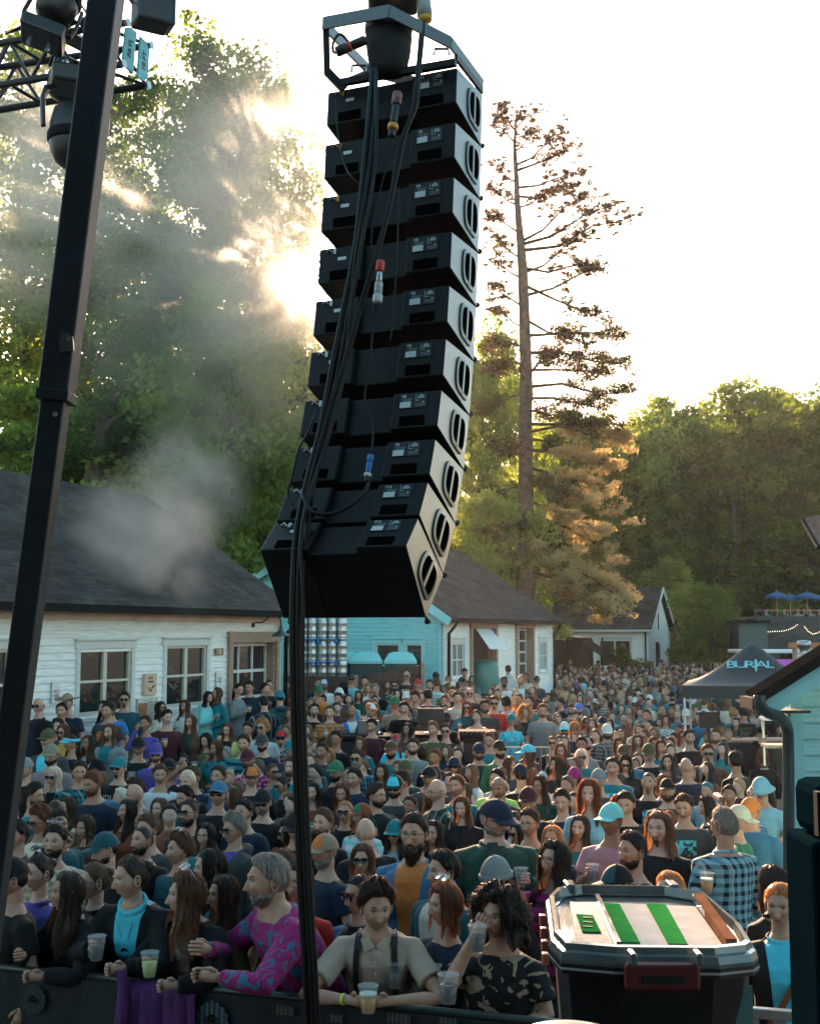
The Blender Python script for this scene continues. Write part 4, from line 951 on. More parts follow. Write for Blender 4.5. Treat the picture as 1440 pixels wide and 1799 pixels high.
for (i, j) in ((0, 1), (2, 3), (0, 2), (1, 3)):
    for k in range(7):
        f0, f1 = k / 7, (k + 1) / 7
        pa = E_[i][0].lerp(E_[i][1], f0 if k % 2 else f1); pb = E_[j][0].lerp(E_[j][1], f1 if k % 2 else f0); br.tube([pa, pb], .013, 6)
br.build('bracing', M_BLACK, ts)
M_PLATE = mat('plate_teal', (.10, .42, .46), .4, var=.25, scale=12)
c0, c1, c2, c3 = [at(*p) - o for p in ((221, 40, 8.04), (262, 80, 8.34), (257, 150, 8.34), (214, 113, 8.04))]
xv = (c1 - c0).normalized(); nv = xv.cross(V3((0, 0, 1)));
for t0, t1, s, off in ((0, .42, 'PAYL', 0), (.60, 1, '10 FT', 0)):
    mb = MB(); q = [c0.lerp(c1, t0) , c0.lerp(c1, t1), c3.lerp(c2, t1), c3.lerp(c2, t0)]
    if t0 == 0: q = [c0.lerp(c3, .12), c0.lerp(c1, .16) + (c3 - c0) * .02, c0.lerp(c1, t1), c3.lerp(c2, t1), c3.lerp(c2, .16) , c0.lerp(c3, .86)]
    else: q = [c0.lerp(c1, t0), c0.lerp(c1, .85), c1.lerp(c2, .14), c1.lerp(c2, .84), c3.lerp(c2, .85) - (c3 - c0) * .03, c3.lerp(c2, t0)]
    n_ = len(q); nn = nv * .008 * (1 if nv.y < 0 else -1)
    mb.add([v + nn for v in q] + [v - nn for v in q], [tuple(range(n_)), tuple(range(n_, 2 * n_))[::-1]] + [(i, (i + 1) % n_, n_ + (i + 1) % n_, n_ + i) for i in range(n_)])
    pl = mb.build('end_plate', M_PLATE, ts)
    cen = c0.lerp(c1, (t0 + t1) / 2).lerp(c3.lerp(c2, (t0 + t1) / 2), .5) + nn * 1.4
    text_on(s, .062, cen, (c0 - c3), (c1 - c0) * -1, M_INK, pl)
mb = MB()
for p in (c0, c1, c2, c3): mb.tube([p + nv * (.02 if nv.y < 0 else -.02), p + nv * (.024 if nv.y < 0 else -.024)], .03, 14)
mb.build('end_socket', M_STEEL, ts)
def stage_light(loc, rot, s, label, lens=False):
    e = empty('stage_light', loc, 0, label, 'stage light', 'stage lights on the truss'); e.rotation_euler = rot; e.scale = (s,) * 3
    MB().lathe([(0, -.30), (.07, -.295), (.13, -.26), (.165, -.20), (.18, -.10), (.175, .02), (.15, .12), (.10, .16), (0, .165)], seg=24).build('head', M_BLACK, e, smooth=True)
    for sx in (-1, 1): MB().tube([(sx * .09, 0, .30), (sx * .21, 0, .26), (sx * .225, 0, .18), (sx * .215, 0, -.02)], [(.03, .018)] * 4, 8).build('yoke_arm', M_BLACK, e, smooth=False)
    MB().box((0, 0, .34), (.36, .30, .13)).build('base', M_BLACK, e, bevel=.02)
    MB().tube([(-.08, 0, .40), (-.08, 0, .48)], .02, 8).tube([(.08, 0, .40), (.08, 0, .48)], .02, 8).build('clamp', M_STEEL, e)
    MB().lathe([(.181, -.12), (.19, -.10), (.19, -.06), (.181, -.04)], seg=24).build('ring', M_GUTTER, e, smooth=True)
    return e
stage_light(at(132, 225, 8.1), (0, 0, .4), 1.0, 'big rounded moving light hanging below the truss behind the mast')
stage_light(at(100, 10, 7.9), (2.9, .3, .2), .8, 'black lamp tipped up above the truss left of the mast')
e = stage_light(at(120, 130, 8.4), (.4, .5, 0), .7, 'dark lamp wedged inside the truss behind the mast')
bx = empty('flood_light', at(268, -10, 7.6), .5, 'square black flood lamp with a silver edge, above the teal truss plate', 'stage light')
MB().box((0, 0, 0), (.24, .20, .46)).build('housing', M_BLACK, bx, bevel=.02)
MB().box((.128, 0, 0), (.015, .19, .44)).build('front_glass', mat('lamp_glass', (.12, .16, .18), .15), bx, bevel=.006)
MB().tube([(.135, -.11, .1), (.16, -.12, .1), (.19, -.13, .09)], .012, 6).build('tilt_knob', M_BLACK, bx)
MB().tube([(-.13, 0, -.1), (-.17, 0, -.05), (-.17, 0, .2), (-.13, 0, .3)], .012, 6).build('yoke', M_BLACK, bx)
mb = MB(); rq = random.Random(4); p = at(118, 8, 8.0)
for i in range(16): mb.tube([p + V3((rq.uniform(-.05, .07), 0, .1 - i * .018)), p + V3((rq.uniform(-.05, .07), .02, .09 - i * .018))], .006, 5)
for k in range(5):
    mb.tube(smooth_path([at(10 + k * 8, 60 - k * 3, 8.3), at(60 + k * 5, 38 + k * 4, 8.2), at(110, 50 - k * 6, 8.1), at(150, 30 + k * 5, 8.1)]), .008, 5)
mb.tube(smooth_path([at(112, 0, 8), at(140, 8, 8), at(154, 30, 8), at(146, 45, 8)]), .008, 6)
prop(mb.build('cable_tangle', M_CABLE, smooth=True), 'tangle of black leads and safety chain over the truss', 'cable')

# ------------------------------------------------------------------ canopy tent
M_TENT = mat('tent_cloth', (.010, .022, .028), .55, var=.15, bump=.2, bscale=6)
yt = 19.1; tc_l = at(1196, 1204, 19.45); half = 1.11; tcx = at(1320, 1130, yt + half).x; TR = -.27
tn = empty('canopy_tent', (tcx, yt + half, 0), TR, 'black pop up canopy lettered BURIAL at the right, half behind the teal shed', 'tent')
ze = tc_l.z; zp = at(1321, 1128, yt + half).z + .03
mb = MB(); n_ = 12; V_ = []; 
def tz(x, y):
    r = max(abs(x), abs(y)) / half
    return ze + (zp - ze) * (1 - r) ** 1.45 * (1.0) + (.0)
for j in range(-n_, n_ + 1):
    for i in range(-n_, n_ + 1):
        x, y = i / n_ * half, j / n_ * half; V_.append((x, y, tz(x, y) - .03 * (1 - abs(abs(x) - abs(y)) / half) * 0))
W = 2 * n_ + 1
mb.add(V_, [(a + b * W, a + 1 + b * W, a + 1 + (b + 1) * W, a + (b + 1) * W) for b in range(2 * n_) for a in range(2 * n_)])
mb.build('roof', M_TENT, tn, smooth=True)
mb = MB(); vz = at(1196, 1227, 19.45).z
for (a, b) in (((-half, -half), (half, -half)), ((half, -half), (half, half)), ((half, half), (-half, half)), ((-half, half), (-half, -half))):
    for k in range(8):
        p = [a[0] + (b[0] - a[0]) * k / 8, a[1] + (b[1] - a[1]) * k / 8]; q = [a[0] + (b[0] - a[0]) * (k + 1) / 8, a[1] + (b[1] - a[1]) * (k + 1) / 8]
        mb.quad((p[0] * 1.003, p[1] * 1.003, ze), (q[0] * 1.003, q[1] * 1.003, ze), (q[0] * 1.01, q[1] * 1.01, vz + .01 * (k % 2)), (p[0] * 1.01, p[1] * 1.01, vz + .01 * ((k + 1) % 2)))
mb.build('valance', M_TENT, tn)
for sx in (-1, 1):
    for sy in (-1, 1): MB().beam((sx * (half - .03), sy * (half - .03), GZ), (sx * (half - .03), sy * (half - .03), ze), .035).build('leg', mat('leg_white', (.6, .6, .58), .4), tn)
# lettering laid on the front slope
M_LETT = mat('tent_lettering', (.18, .50, .56), .5)
def slope_text(ch_, px, py, hpx):
    # intersect the ray with the front slope (y<0 side)
    best = None; d = ray(px, py)
    for k in range(500):
        Y = yt - .3 + (half + .3) * k / 500; P = V3((d.x / d.y * Y, Y, HC + d.z / d.y * Y)); P = Matrix.Rotation(-TR, 3, 'Z') @ (P - V3((tcx, yt + half, 0))); xx, yy = P.x, P.y
        if abs(xx) <= abs(yy) + .05:
            df = abs(P.z - tz(xx, yy)); 
            if best is None or df < best[0]: best = (df, P)
    l = best[1]; up_ = V3((0, .92, (tz(l.x, l.y + .05) - tz(l.x, l.y)) / .05 * .92)).normalized()
    return l, up_
for ch_, px in (('B', 1283), ('U', 1300), ('R', 1316), ('A', 1336), ('L', 1352)):
    l, up_ = slope_text(ch_, px, 1173, 10)
    text_on(ch_, .27, l + V3((0, -.07, .05)), (1, 0, 0), up_, M_LETT, tn, xs=1.15)
l, up_ = slope_text('I', 1326.5, 1173, 10); mb = MB()
X_ = V3((1, 0, 0)); sh = [(0, .16), (.02, .12), (.03, .07), (.018, .05), (.07, .02), (.018, .03), (.015, -.14), (-.0, -.2), (-.015, -.14), (-.018, .05), (-.03, .07), (-.02, .12)]
mb.add([l + V3((0, -.07, .05)) + X_ * x + up_ * y for x, y in sh], [tuple(range(len(sh)))]); mb.build('emblem', M_LETT, tn)
# serving table and crates beneath
tb = empty('service_table', (tcx + .3, yt + 1.4, 0), 0, 'dark serving table under the black canopy', 'table')
MB().box((0, 0, .92), (1.7, .6, .04)).build('table_top', M_BROWN, tb, bevel=.01); MB().box((0, -.28, .5), (1.66, .02, .8)).build('skirt', M_BLACK, tb)
for sx in (-.8, .8): MB().box((sx, .2, .45), (.04, .04, .9)).build('leg', M_STEEL, tb)
mn = empty('menu_screen', at(1243, 1252, yt + 1.0), 0, 'blank dark screen board under the left half of the canopy', 'board')
MB().box((0, 0, -.12), (.32, .03, .26)).build('panel', M_BLACK, mn); MB().box((0, 0, -.9), (.04, .04, 1.3)).build('stand', M_BLACK, mn); 
ck = empty('ice_chest', at(1290, 1345, 15), 0, 'pale ice chest on the ground behind the bald man in navy', 'cooler'); ck.location.z = 0
MB().box((0, 0, .5), (.5, .4, .36)).build('body', M_SIGNW, ck, bevel=.02); MB().box((0, 0, .71), (.52, .42, .06)).build('lid', M_BROWN, ck, bevel=.01); MB().box((0, 0, .16), (.46, .36, .30)).build('plinth', M_BLACK, ck)

# ------------------------------------------------------------------ teal shed right
ys = 9.; sh_ = empty('teal_shed', (0, 0, 0), 0, 'teal clapboard ticket booth with dark sloping roof at the right edge', 'shed')
p0 = at(1386, 1300, ys); Xc = p0.x
e0 = at(1332, 1218, ys - .35); slope = (at(1440, 1150, ys - .35).z - e0.z) / (at(1440, 1150, ys - .35).x - e0.x)
topS = lambda s: (e0.z - .12 + slope * (s + Xc - e0.x)) - .02
clap_wall((Xc, ys, 0), (1, 0, 0), 2.4, GZ, 4.0, [], M_TEALP, sh_, (0, -1, 0), expo=.118, top=lambda s: min(topS(s), topS(0) + slope * (2.4 - s) if s > 1.2 else 9))
MB().box((Xc + 1.2, ys + .06, .97), (2.38, .1, 2.5)).build('wall_core', M_TEALP, sh_)
MB().box((Xc + .03, ys + .11, .97), (.06, .16, 2.5)).build('side_wall', M_TEALP, sh_)
MB().beam((Xc + .04, ys - .04, 0), (Xc + .04, ys - .04, topS(0)), .09, .03).build('corner_board', M_TRIMT, sh_)
rg = (e0.x + 1.45)
rz_ = e0.z + slope * 1.45
mb = MB(); mb.beam((e0.x + .02, ys - .36, e0.z - .10), (rg, ys - .36, rz_ - .10), .035, .16); mb.beam((rg, ys - .36, rz_ - .10), (rg + 1.45, ys - .36, e0.z - .10), .035, .16); mb.build('rake_board', M_TRIMT, sh_)
roof_slab(sh_, (e0.x - .03, ys - .1, e0.z), (e0.x - .03, ys - .42, e0.z), (rg, ys - .1, rz_ + .02), (rg, ys - .42, rz_ + .02), .07).data.materials[0] = mat('roof_black', (.008, .008, .008), .95, spec=0.)
roof_slab(sh_, (rg + 1.5, ys - .42, e0.z), (rg + 1.5, ys + .2, e0.z), (rg, ys - .42, rz_ + .02), (rg, ys + .2, rz_ + .02), .06)
MB().box((Xc + .02 - .12, ys - .1, e0.z - .13), (.28, .55, .02)).build('soffit', M_BLACK, sh_)
MB().beam((e0.x - .02, ys - .42, e0.z - .07), (e0.x - .02, ys - .1, e0.z - .07), .1, .08).build('gutter', M_GUTTER, sh_)
dp = [at(1333, 1222, ys - .5), at(1335, 1240, ys - .5), at(1348, 1252, ys - .45), at(1368, 1260, ys - .35), at(1380, 1275, ys - .2), at(1383, 1300, ys - .15), at(1384, 1400, ys - .15), at(1384, 1640, ys - .15)]
MB().tube(smooth_path(dp, 5), .042, 10).build('downspout', mat('downspout_teal', (.012, .035, .042), .35), sh_, smooth=True)
pl_ = empty('pendant_lamp', at(1362, 1222, 11), 0, 'dark teal dome lamp hanging under the shed eave', 'lamp')
MB().lathe([(.02, .05), (.05, .03), (.14, -.01), (.18, -.06), (.17, -.06), (.05, .0), (0, .01)], seg=20).build('lamp_shade', mat('dome_teal', (.03, .12, .13), .3), pl_, smooth=True); MB().tube([(0, 0, .03), (0, 0, .3)], .01, 6).build('rod', M_BLACK, pl_)
# shelves behind the shed corner
for k, (px, py) in enumerate(((1362, 1246), (1364, 1262), (1366, 1310))):
    q = at(px, py, 12.5); s_ = empty('bar_shelf', q, 0, ['upper bar shelf with cups right of the downspout', 'second bar shelf right of the downspout', 'lower bar counter right of the downspout'][k], 'shelf')
    MB().box((.1, 0, 0), (.5, .25, .03)).build('board', M_SIGNW if k < 2 else M_BROWN, s_)
    for sx in (-.12, .33): MB().box((sx, .1, -.1), (.02, .02, .22)).build('bracket', M_STEEL, s_)
# wood pergola corners top right edge
pg = empty('pergola_corner', at(1428, 930, 16), 0, 'rusty slatted roof corner entering at the right edge', 'roof'); o = V3(pg.location)
MB().add([at(1408, 912, 16) - o, at(1460, 900, 16) - o, at(1470, 975, 15.2) - o, at(1436, 962, 15.2) - o, at(1408, 915, 16.2) - o + V3((0, .5, .03)), at(1460, 903, 16.2) - o + V3((0, .5, .03))], [(0, 1, 2, 3), (0, 1, 5, 4)]).build('slats', mat('rusty_slats', (.16, .07, .04), .7, var=.5, scale=12), pg)
MB().beam(at(1436, 962, 15.2) - o, at(1408, 913, 16) - o, .04, .05).build('fascia', M_GUTTER, pg)
MB().beam(at(1462, 950, 15.6) - o, at(1462, 950, 15.6) - o + V3((0, 0, -3.9)), .1).build('post', M_BROWN, pg)
vt = empty('roof_vent', at(1411, 1140, 24), 0, 'shiny metal cylinder vent above the teal shed roof', 'vent'); vt.location.z = 1.9
MB().lathe([(.09, -1.9), (.09, .2), (.12, .22), (.12, .38), (.09, .40), (.09, .52), (.13, .54), (.13, .66), (0, .68)], seg=20).build('stack', M_STEEL, vt, smooth=True)
for sx in (-1, 1): MB().box((sx * .14, 0, .42), (.02, .05, .2)).build('handle', M_STEEL, vt)
wf = empty('orange_timber_frame', at(1425, 1140, 26), 0, 'orange brown timber beams right of the metal vent', 'frame'); wf.location.z = 0
for (z, x) in ((2.45, 0), (2.0, .05)): MB().box((x + .3, 0, z), (1.6, .12, .12)).build('beam', mat('orange_wood', (.42, .14, .05), .5), wf)
for sx in (-.35, .5): MB().box((sx, .05, 1.2), (.1, .1, 2.4)).build('post', M_BROWN, wf)

# ------------------------------------------------------------------ kegs, toilets, fence
yk = 30.2; M_KEG = mat('keg_steel', (.50, .48, .46), .3, metal=.75, var=.15, scale=12)
kg = MB().lathe([(.105, 0), (.117, .01), (.117, .05), (.108, .07), (.117, .10), (.118, .17), (.123, .18), (.118, .19), (.118, .36), (.123, .37), (.118, .38), (.116, .45), (.10, .49), (.098, .50), (.112, .51), (.112, .57), (.104, .58), (.09, .57), (.09, .49), (.03, .48), (0, .48)], seg=18).mesh('keg_shell', M_KEG, True)
lbm = MB()
for k in range(9):
    t0 = -pi / 2 - .5 + k * .11; lbm.quad(*[(.1195 * cos(a), .1195 * sin(a), z) for a, z in ((t0, .24), (t0 + .1, .24), (t0 + .1, .33), (t0, .33))])
lbm = lbm.mesh('keg_label', mat('keg_label', (.15, .14, .13), .5, var=.8, scale=30))
kx = at(509, 1100, yk).x; cols = ['leftmost', 'second', 'third', 'fourth', 'fifth', 'rightmost']; tiers = ['bottom', 'middle', 'top']
for tr_ in range(3):
    zb = [.92 - .15, 1.50, 2.23][tr_]; zb = at(550, [1190, 1157, 1117][tr_], yk).z
    for sx in range(2):
        pk = empty('pallet', (kx + .33 + sx * .62, yk + .3, zb - .13), 0, '%s blue pallet %s the %s tier of kegs' % (['left', 'right'][sx], 'under', tiers[tr_]), 'pallet', 'pallets under the kegs')
        mb = MB()
        for yy in (-.5, -.25, 0, .25): mb.box((0, yy + .1, .05), (.58, .14, .025))
        mb.build('deck_boards', M_BLUP if tr_ else M_BROWN, pk)
        for xx in (-.22, .22): MB().box((xx, 0, 0), (.09, .9, .07)).build('runner', M_BLUP if tr_ else M_BROWN, pk)
    for c_ in range(6):
        for rw in range(2):
            e = empty('beer_keg', (kx + .12 + c_ * .235 - (.02 if c_ < 3 else -.01), yk + rw * .26, zb - .065 + .01), c_ * .7, '%s steel keg in the %s row of the %s tier on pallets' % (cols[c_], ['front', 'rear'][rw], tiers[tr_]), 'keg', 'steel kegs stacked on pallets')
            link('shell', kg, e)
            if rw == 0: link('label', lbm, e)
pbs = MB().box((kx + .65, yk + .25, .25), (1.4, 1.0, .5)).build('crate', M_BROWN)
pbs['label'] = 'low wooden crate under the keg pallets'; pbs['category'] = 'crate'
yo = 32.
M_WCR = mat('toilet_roof', (.25, .62, .62), .35, var=.05); M_WCB = mat('toilet_wall', (.02, .05, .055), .5)
wcs = [(638, 'left portable toilet with pale teal domed roof, half behind the kegs'), (688, 'middle portable toilet with pale teal domed roof'), (593, 'portable toilet mostly hidden behind the stacked kegs')]
for k, (px, lab) in enumerate([(608, 'portable toilet mostly hidden behind the stacked kegs'), (643, 'left portable toilet with pale teal domed roof beside the kegs'), (703, 'right portable toilet with pale teal domed roof')]):
    q = at(px, 1157, yo); wq = .86; e = empty('portable_toilet', (q.x, yo + .3 * (k == 0), 0), 0, lab, 'toilet', 'portable toilets behind the fence'); zt = at(px, 1165, yo).z
    MB().box((0, 0, zt / 2), (wq - .04, wq - .04, zt)).build('cabin', M_WCB, e)
    pr = []
    mb = MB(); nx = 8
    V_ = []
    for j in range(nx + 1):
        for i in range(nx + 1):
            x, y = -1 + 2 * i / nx, -1 + 2 * j / nx; V_.append((x * wq / 2, y * wq / 2, zt + .06 + .24 * (1 - x ** 4) ** .6 * (1 - y ** 4) ** .6))
    mb.add(V_, [(a + b * (nx + 1), a + 1 + b * (nx + 1), a + 1 + (b + 1) * (nx + 1), a + (b + 1) * (nx + 1)) for b in range(nx) for a in range(nx)])
    mb.box((0, 0, zt + .03), (wq, wq, .07)); mb.build('roof', M_WCR, e, smooth=False)
    MB().box((.22, -wq / 2 * .55, zt + .25), (.08, .03, .04)).build('vent', M_BLACK, e); MB().box((0, -wq / 2 + .01, zt / 2), (.6, .02, zt - .3)).build('door', M_WCB, e)
fn = empty('wooden_fence', (0, 0, 0), 0, 'dark brown board fence in front of the kegs and toilets', 'fence')
a, b, c = at(500, 1187, 29.3), at(625, 1189, 29.3), at(742, 1168, 30.6)
for p, q in ((a, b), (b, c)):
    for k in range(14):
        u, v = p.lerp(q, k / 14), p.lerp(q, (k + .93) / 14); MB
    mb = MB(); mb.beam((p.x, p.y, p.z / 2), (q.x, q.y, q.z / 2), .03, (p.z + q.z) / 2) if abs(p.z - q.z) < .1 else mb.add([(p.x, p.y, 0), (q.x, q.y, 0), tuple(q), tuple(p), (p.x, p.y + .05, 0), (q.x, q.y + .05, 0), (q.x, q.y + .05, q.z), (p.x, p.y + .05, p.z)], [(0, 1, 2, 3), (7, 6, 5, 4), (3, 2, 6, 7)])
    mb.build('board_panel', mat('fence_brown', (.075, .035, .025), .8, var=.5, scale=9), fn)
mb = MB()
for p in (a, b, c): mb.beam((p.x, p.y - .05, 0), (p.x, p.y - .05, p.z + .05), .09)
mb.build('post', M_BROWN, fn)

# ------------------------------------------------------------------ mixing position
# the yard rises gently to the level of the kegs and the house fronts
def riseM(Y): return GZ * (1 - min(1., max(0., (Y - 17.) / 5.)))
_a = [V3((-2.3, 17, GZ - .002)), V3((2.2, 17, GZ - .002)), V3((2.9, 22, -.012)), V3((4.0, 33, -.012)), V3((-6.0, 33, -.012)), V3((-3.3, 22, -.012))]
_b = [V3((v.x, v.y, GZ - .05)) for v in _a]; rp2 = MB().add(_a + _b, [(0, 1, 2, 5), (5, 2, 3, 4)] + [(i, i + 6, (i + 1) % 6 + 6, (i + 1) % 6) for i in range(6)]).build('road', M_ASPH); rp2['kind'] = 'structure'
M_FLAT = mat('matt_black', (.01, .01, .011), .95, spec=.1)
def desk(px0, px1, py, Y, name, label, cat, h=.16):
    a, b = at(px0, py, Y), at(px1, py, Y); e = empty(name, ((a.x + b.x) / 2, Y, a.z), 0, label, cat); w_ = b.x - a.x
    MB().box((0, .3, -.03), (w_, .7, .06)).build('desk_top', M_FLAT, e, bevel=.01)
    MB().box((0, .3, -.30), (w_ - .04, .64, .42)).build('case_body', M_BLACK, e)
    for sx in (-1, 1): MB().box((sx * (w_ / 2 - .04), -.02, -.5 * a.z + GZ / 2), (.04, .04, a.z - .06 - GZ)).build('leg', M_STEEL, e)
    return e, w_
e, w_ = desk(588, 686, 1293, 19.6, 'equipment_case', 'black wheeled equipment desk with a laptop on it, left mixing position', 'desk')
rk = MB()
for k in range(12): rk.box((-.35 + k * .055, -.0, -.14), (.03, .02, .05))
rk.build('rack_panel', M_GUTTER, e)
MB().box((0, -.03, -.055), (w_, .02, .025)).build('edge_trim', M_GUTTER, e)
lp = empty('laptop', at(648, 1289, 19.5), 0, 'open silver laptop on the black desk', 'laptop')
MB().box((0, 0, .01), (.34, .24, .02)).build('keyboard', M_STEEL, lp); MB().box((0, -.13, .12), (.34, .012, .21)).build('screen', M_STEEL, lp, bevel=.004)
e, w_ = desk(728, 790, 1290, 19.2, 'monitor_desk', 'folding desk carrying a large black monitor seen from behind', 'desk')
mo = empty('monitor', at(756, 1288, 19.1), 0, 'large black monitor seen from behind on the folding desk', 'monitor')
MB().box((0, 0, .26), (.42, .03, .26)).build('screen', M_BLACK, mo, bevel=.008); MB().box((0, -.03, .1), (.06, .03, .2)).build('neck', mat('mon_stand', (.10, .2, .2), .4), mo); MB().box((0, 0, .01), (.2, .16, .015)).build('foot', M_BLACK, mo)
e, w_ = desk(806, 872, 1296, 18.8, 'mixing_console', 'black mixing console with lit faders in front of the sound engineer', 'mixing desk')
MB().box((0, .25, .05), (w_, .5, .09)).build('fader_bank', M_FLAT, e, bevel=.015)
mb = MB()
for k in range(22): mb.box((-w_ / 2 + .03 + k * w_ / 23, -.01 + .0, .06 + .02 * (k % 3)), (.008, .02, .015))
mb.build('fader', M_STEEL, e)
bf = empty('crowd_barrier', at(925, 1320, 17.6), 0, 'silver steel barrier beside the mixing position', 'barrier'); o = V3(bf.location); bf.location.z = 0
w_ = at(962, 1315, 17.6).x - at(884, 1312, 17.6).x; zt = at(925, 1313, 17.6).z
MB().tube([(-w_ / 2, 0, GZ), (-w_ / 2, 0, zt), (w_ / 2, 0, zt), (w_ / 2, 0, GZ)], .02, 8).build('frame', M_STEEL, bf)
MB().tube([(-w_ / 2, 0, .2), (w_ / 2, 0, .2)], .015, 6).build('rail', M_STEEL, bf)
for k in range(8): MB().tube([(-w_ / 2 + w_ * (k + .5) / 8, 0, .2), (-w_ / 2 + w_ * (k + .5) / 8, 0, zt)], .007, 6).build('bar', M_STEEL, bf)
# ------------------------------------------------------------------ stage lip, barricade, foreground
st = MB().box((0, 1.2, 1.14), (14, 5.6, .1)).build('stage_deck', mat('stage_black', (.015, .015, .016), .6)); st['kind'] = 'structure'
ba, bb = V3((-2.82, 7.2, .82)), V3((1.85, 5.7, .82)); bd = (bb - ba).normalized(); bn_ = V3((bd.y, -bd.x, 0))
if bn_.y > 0: bn_ = -bn_
bc = empty('crowd_barricade', (0, 0, 0), 0, 'black stage barricade with printed mesh banner along the front row', 'barricade')
Lb = (bb - ba).length
MB().tube([ba, bb], .024, 12).build('top_rail', mat('rail_black', (.03, .04, .04), .3, metal=.4), bc, smooth=True)
def mesh_mat(name, c1, c2, s=110):
    m = bpy.data.materials.new(name); t, b = nodes_of(m); tc = N(t, 'ShaderNodeTexCoord'); vo = N(t, 'ShaderNodeTexVoronoi'); vo.inputs['Scale'].default_value = s; vo.inputs['Randomness'].default_value = .15
    t.links.new(tc.outputs['Object'], vo.inputs['Vector']); cr = N(t, 'ShaderNodeValToRGB'); cr.color_ramp.interpolation = 'CONSTANT'; e = cr.color_ramp.elements; e[0].color = (*c1, 1); e[1].position = .42; e[1].color = (*c2, 1)
    t.links.new(vo.outputs['Distance'], cr.inputs[0]); t.links.new(cr.outputs[0], b.inputs['Base Color']); b.inputs['Roughness'].default_value = .7; return m
M_BAN = mat('banner_black', (.006, .008, .010), .7, var=.3)
mb = MB(); n_ = 60
for k in range(n_):
    f0, f1 = k / n_, (k + 1) / n_; w0 = .012 * sin(k * 1.3) + .01 * sin(k * .4); w1 = .012 * sin((k + 1) * 1.3) + .01 * sin((k + 1) * .4)
    p, q = ba.lerp(bb, f0) + bn_ * (.03), ba.lerp(bb, f1) + bn_ * (.03)
    p2, q2 = p + bn_ * w0, q + bn_ * w1; p2.z = q2.z = GZ + .05; p3, q3 = p.copy(), q.copy(); p3.z = q3.z = .81
    mb.quad(p2, q2, q3, p3)
mb.build('banner', M_BAN, bc, smooth=True)
def on_ban(px, py):   # point of the banner plane
    d = ray(px, py); c0 = V3((0, 0, HC)); t = ((ba + bn_ * .055) - c0).dot(bn_) / d.dot(bn_); return c0 + d * t
for (px, py, r, m_) in ((58, 1756, .075, mesh_mat('emblem_dim', (.02, .035, .045), (.010, .015, .018))), (372, 1790, .085, mesh_mat('emblem_bright', (.10, .19, .23), (.01, .015, .018)))):
    c = on_ban(px, py); mb = MB(); n_ = 28; up_ = V3((0, 0, 1)); vs = []
    for k in range(n_ * 2):
        rr_ = r * (1.12 if (k // 2) % 2 else 1.0); a_ = pi * k / n_; vs.append(c + bd * cos(a_) * rr_ + up_ * sin(a_) * rr_)
    vi = [c + bd * cos(pi * k / n_) * r * .28 + up_ * sin(pi * k / n_) * r * .28 for k in range(n_ * 2)]
    nn_ = n_ * 2; mb.add(vs + vi, [(k, (k + 1) % nn_, nn_ + (k + 1) % nn_, nn_ + k) for k in range(nn_)]); em = mb.build('emblem', m_, bc)
    text_on('acs', r * .85, c + bn_ * .004, bd, up_, M_BAN, em)
for (px, py, w_, h_) in ((500, 1775, .10, .05), (700, 1790, .12, .05), (785, 1795, .10, .04), (590, 1790, .07, .04)):
    c = on_ban(px, py); MB().add([c + bd * sx * w_ / 2 + V3((0, 0, sz * h_ / 2)) for sx, sz in ((-1, -1), (1, -1), (1, 1), (-1, 1))], [(0, 1, 2, 3)]).build('mesh_patch', mesh_mat('mesh_patch', (.16, .13, .10), (.01, .012, .014), 140), bc)
for k in range(5):
    p = ba.lerp(bb, .08 + k * .21); MB().beam((p.x, p.y, GZ), (p.x, p.y, .81), .05).build('post', M_BLACK, bc); 
MB().beam((ba.x, ba.y + .3, GZ + .017), (bb.x, bb.y + .3, GZ + .017), .9, .03).build('floor_plate', M_BLACK, bc)
# purple jacket over the rail
jk = empty('draped_jacket', ba.lerp(bb, .30), 0, 'purple fleece jacket hung over the barricade rail at the lower left', 'jacket'); o = V3(jk.location)
f = lambda px, py: on_ban(px, py)
mb = MB(); nx, ny = 22, 10; V_ = []
la, lb_ = on_ban(216, 1697), on_ban(346, 1707)
for j in range(ny + 1):
    for i in range(nx + 1):
        u, v = i / nx, j / ny; p = la.lerp(lb_, u); p = p + (bd * (u - .5) * .06 * v); p.z = .855 - v * .62
        if j == 0: p = p - bn_ * .05; p.z = .83
        p = p + bn_ * (.025 + .022 * sin(u * 19 + v * 1.5) * min(1, v * 2.2) + .01 * sin(u * 41)); V_.append(p - o)
mb.add(V_, [(a + b * (nx + 1), a + 1 + b * (nx + 1), a + 1 + (b + 1) * (nx + 1), a + (b + 1) * (nx + 1)) for b in range(ny) for a in range(nx)])
ob = mb.build('cloth', mat('purple_fleece', (.10, .02, .115), .9, var=.15, bump=.3, bscale=60), jk, smooth=True); sm = ob.modifiers.new('thick', 'SOLIDIFY'); sm.thickness = .012
MB().tube([on_ban(222, 1700) - o + bn_ * .05, on_ban(228, 1760) - o + bn_ * .06, on_ban(222, 1830) - o + bn_ * .05], [.03, .028, .024], 8).build('sleeve', MATS['purple_fleece'], jk, smooth=True)

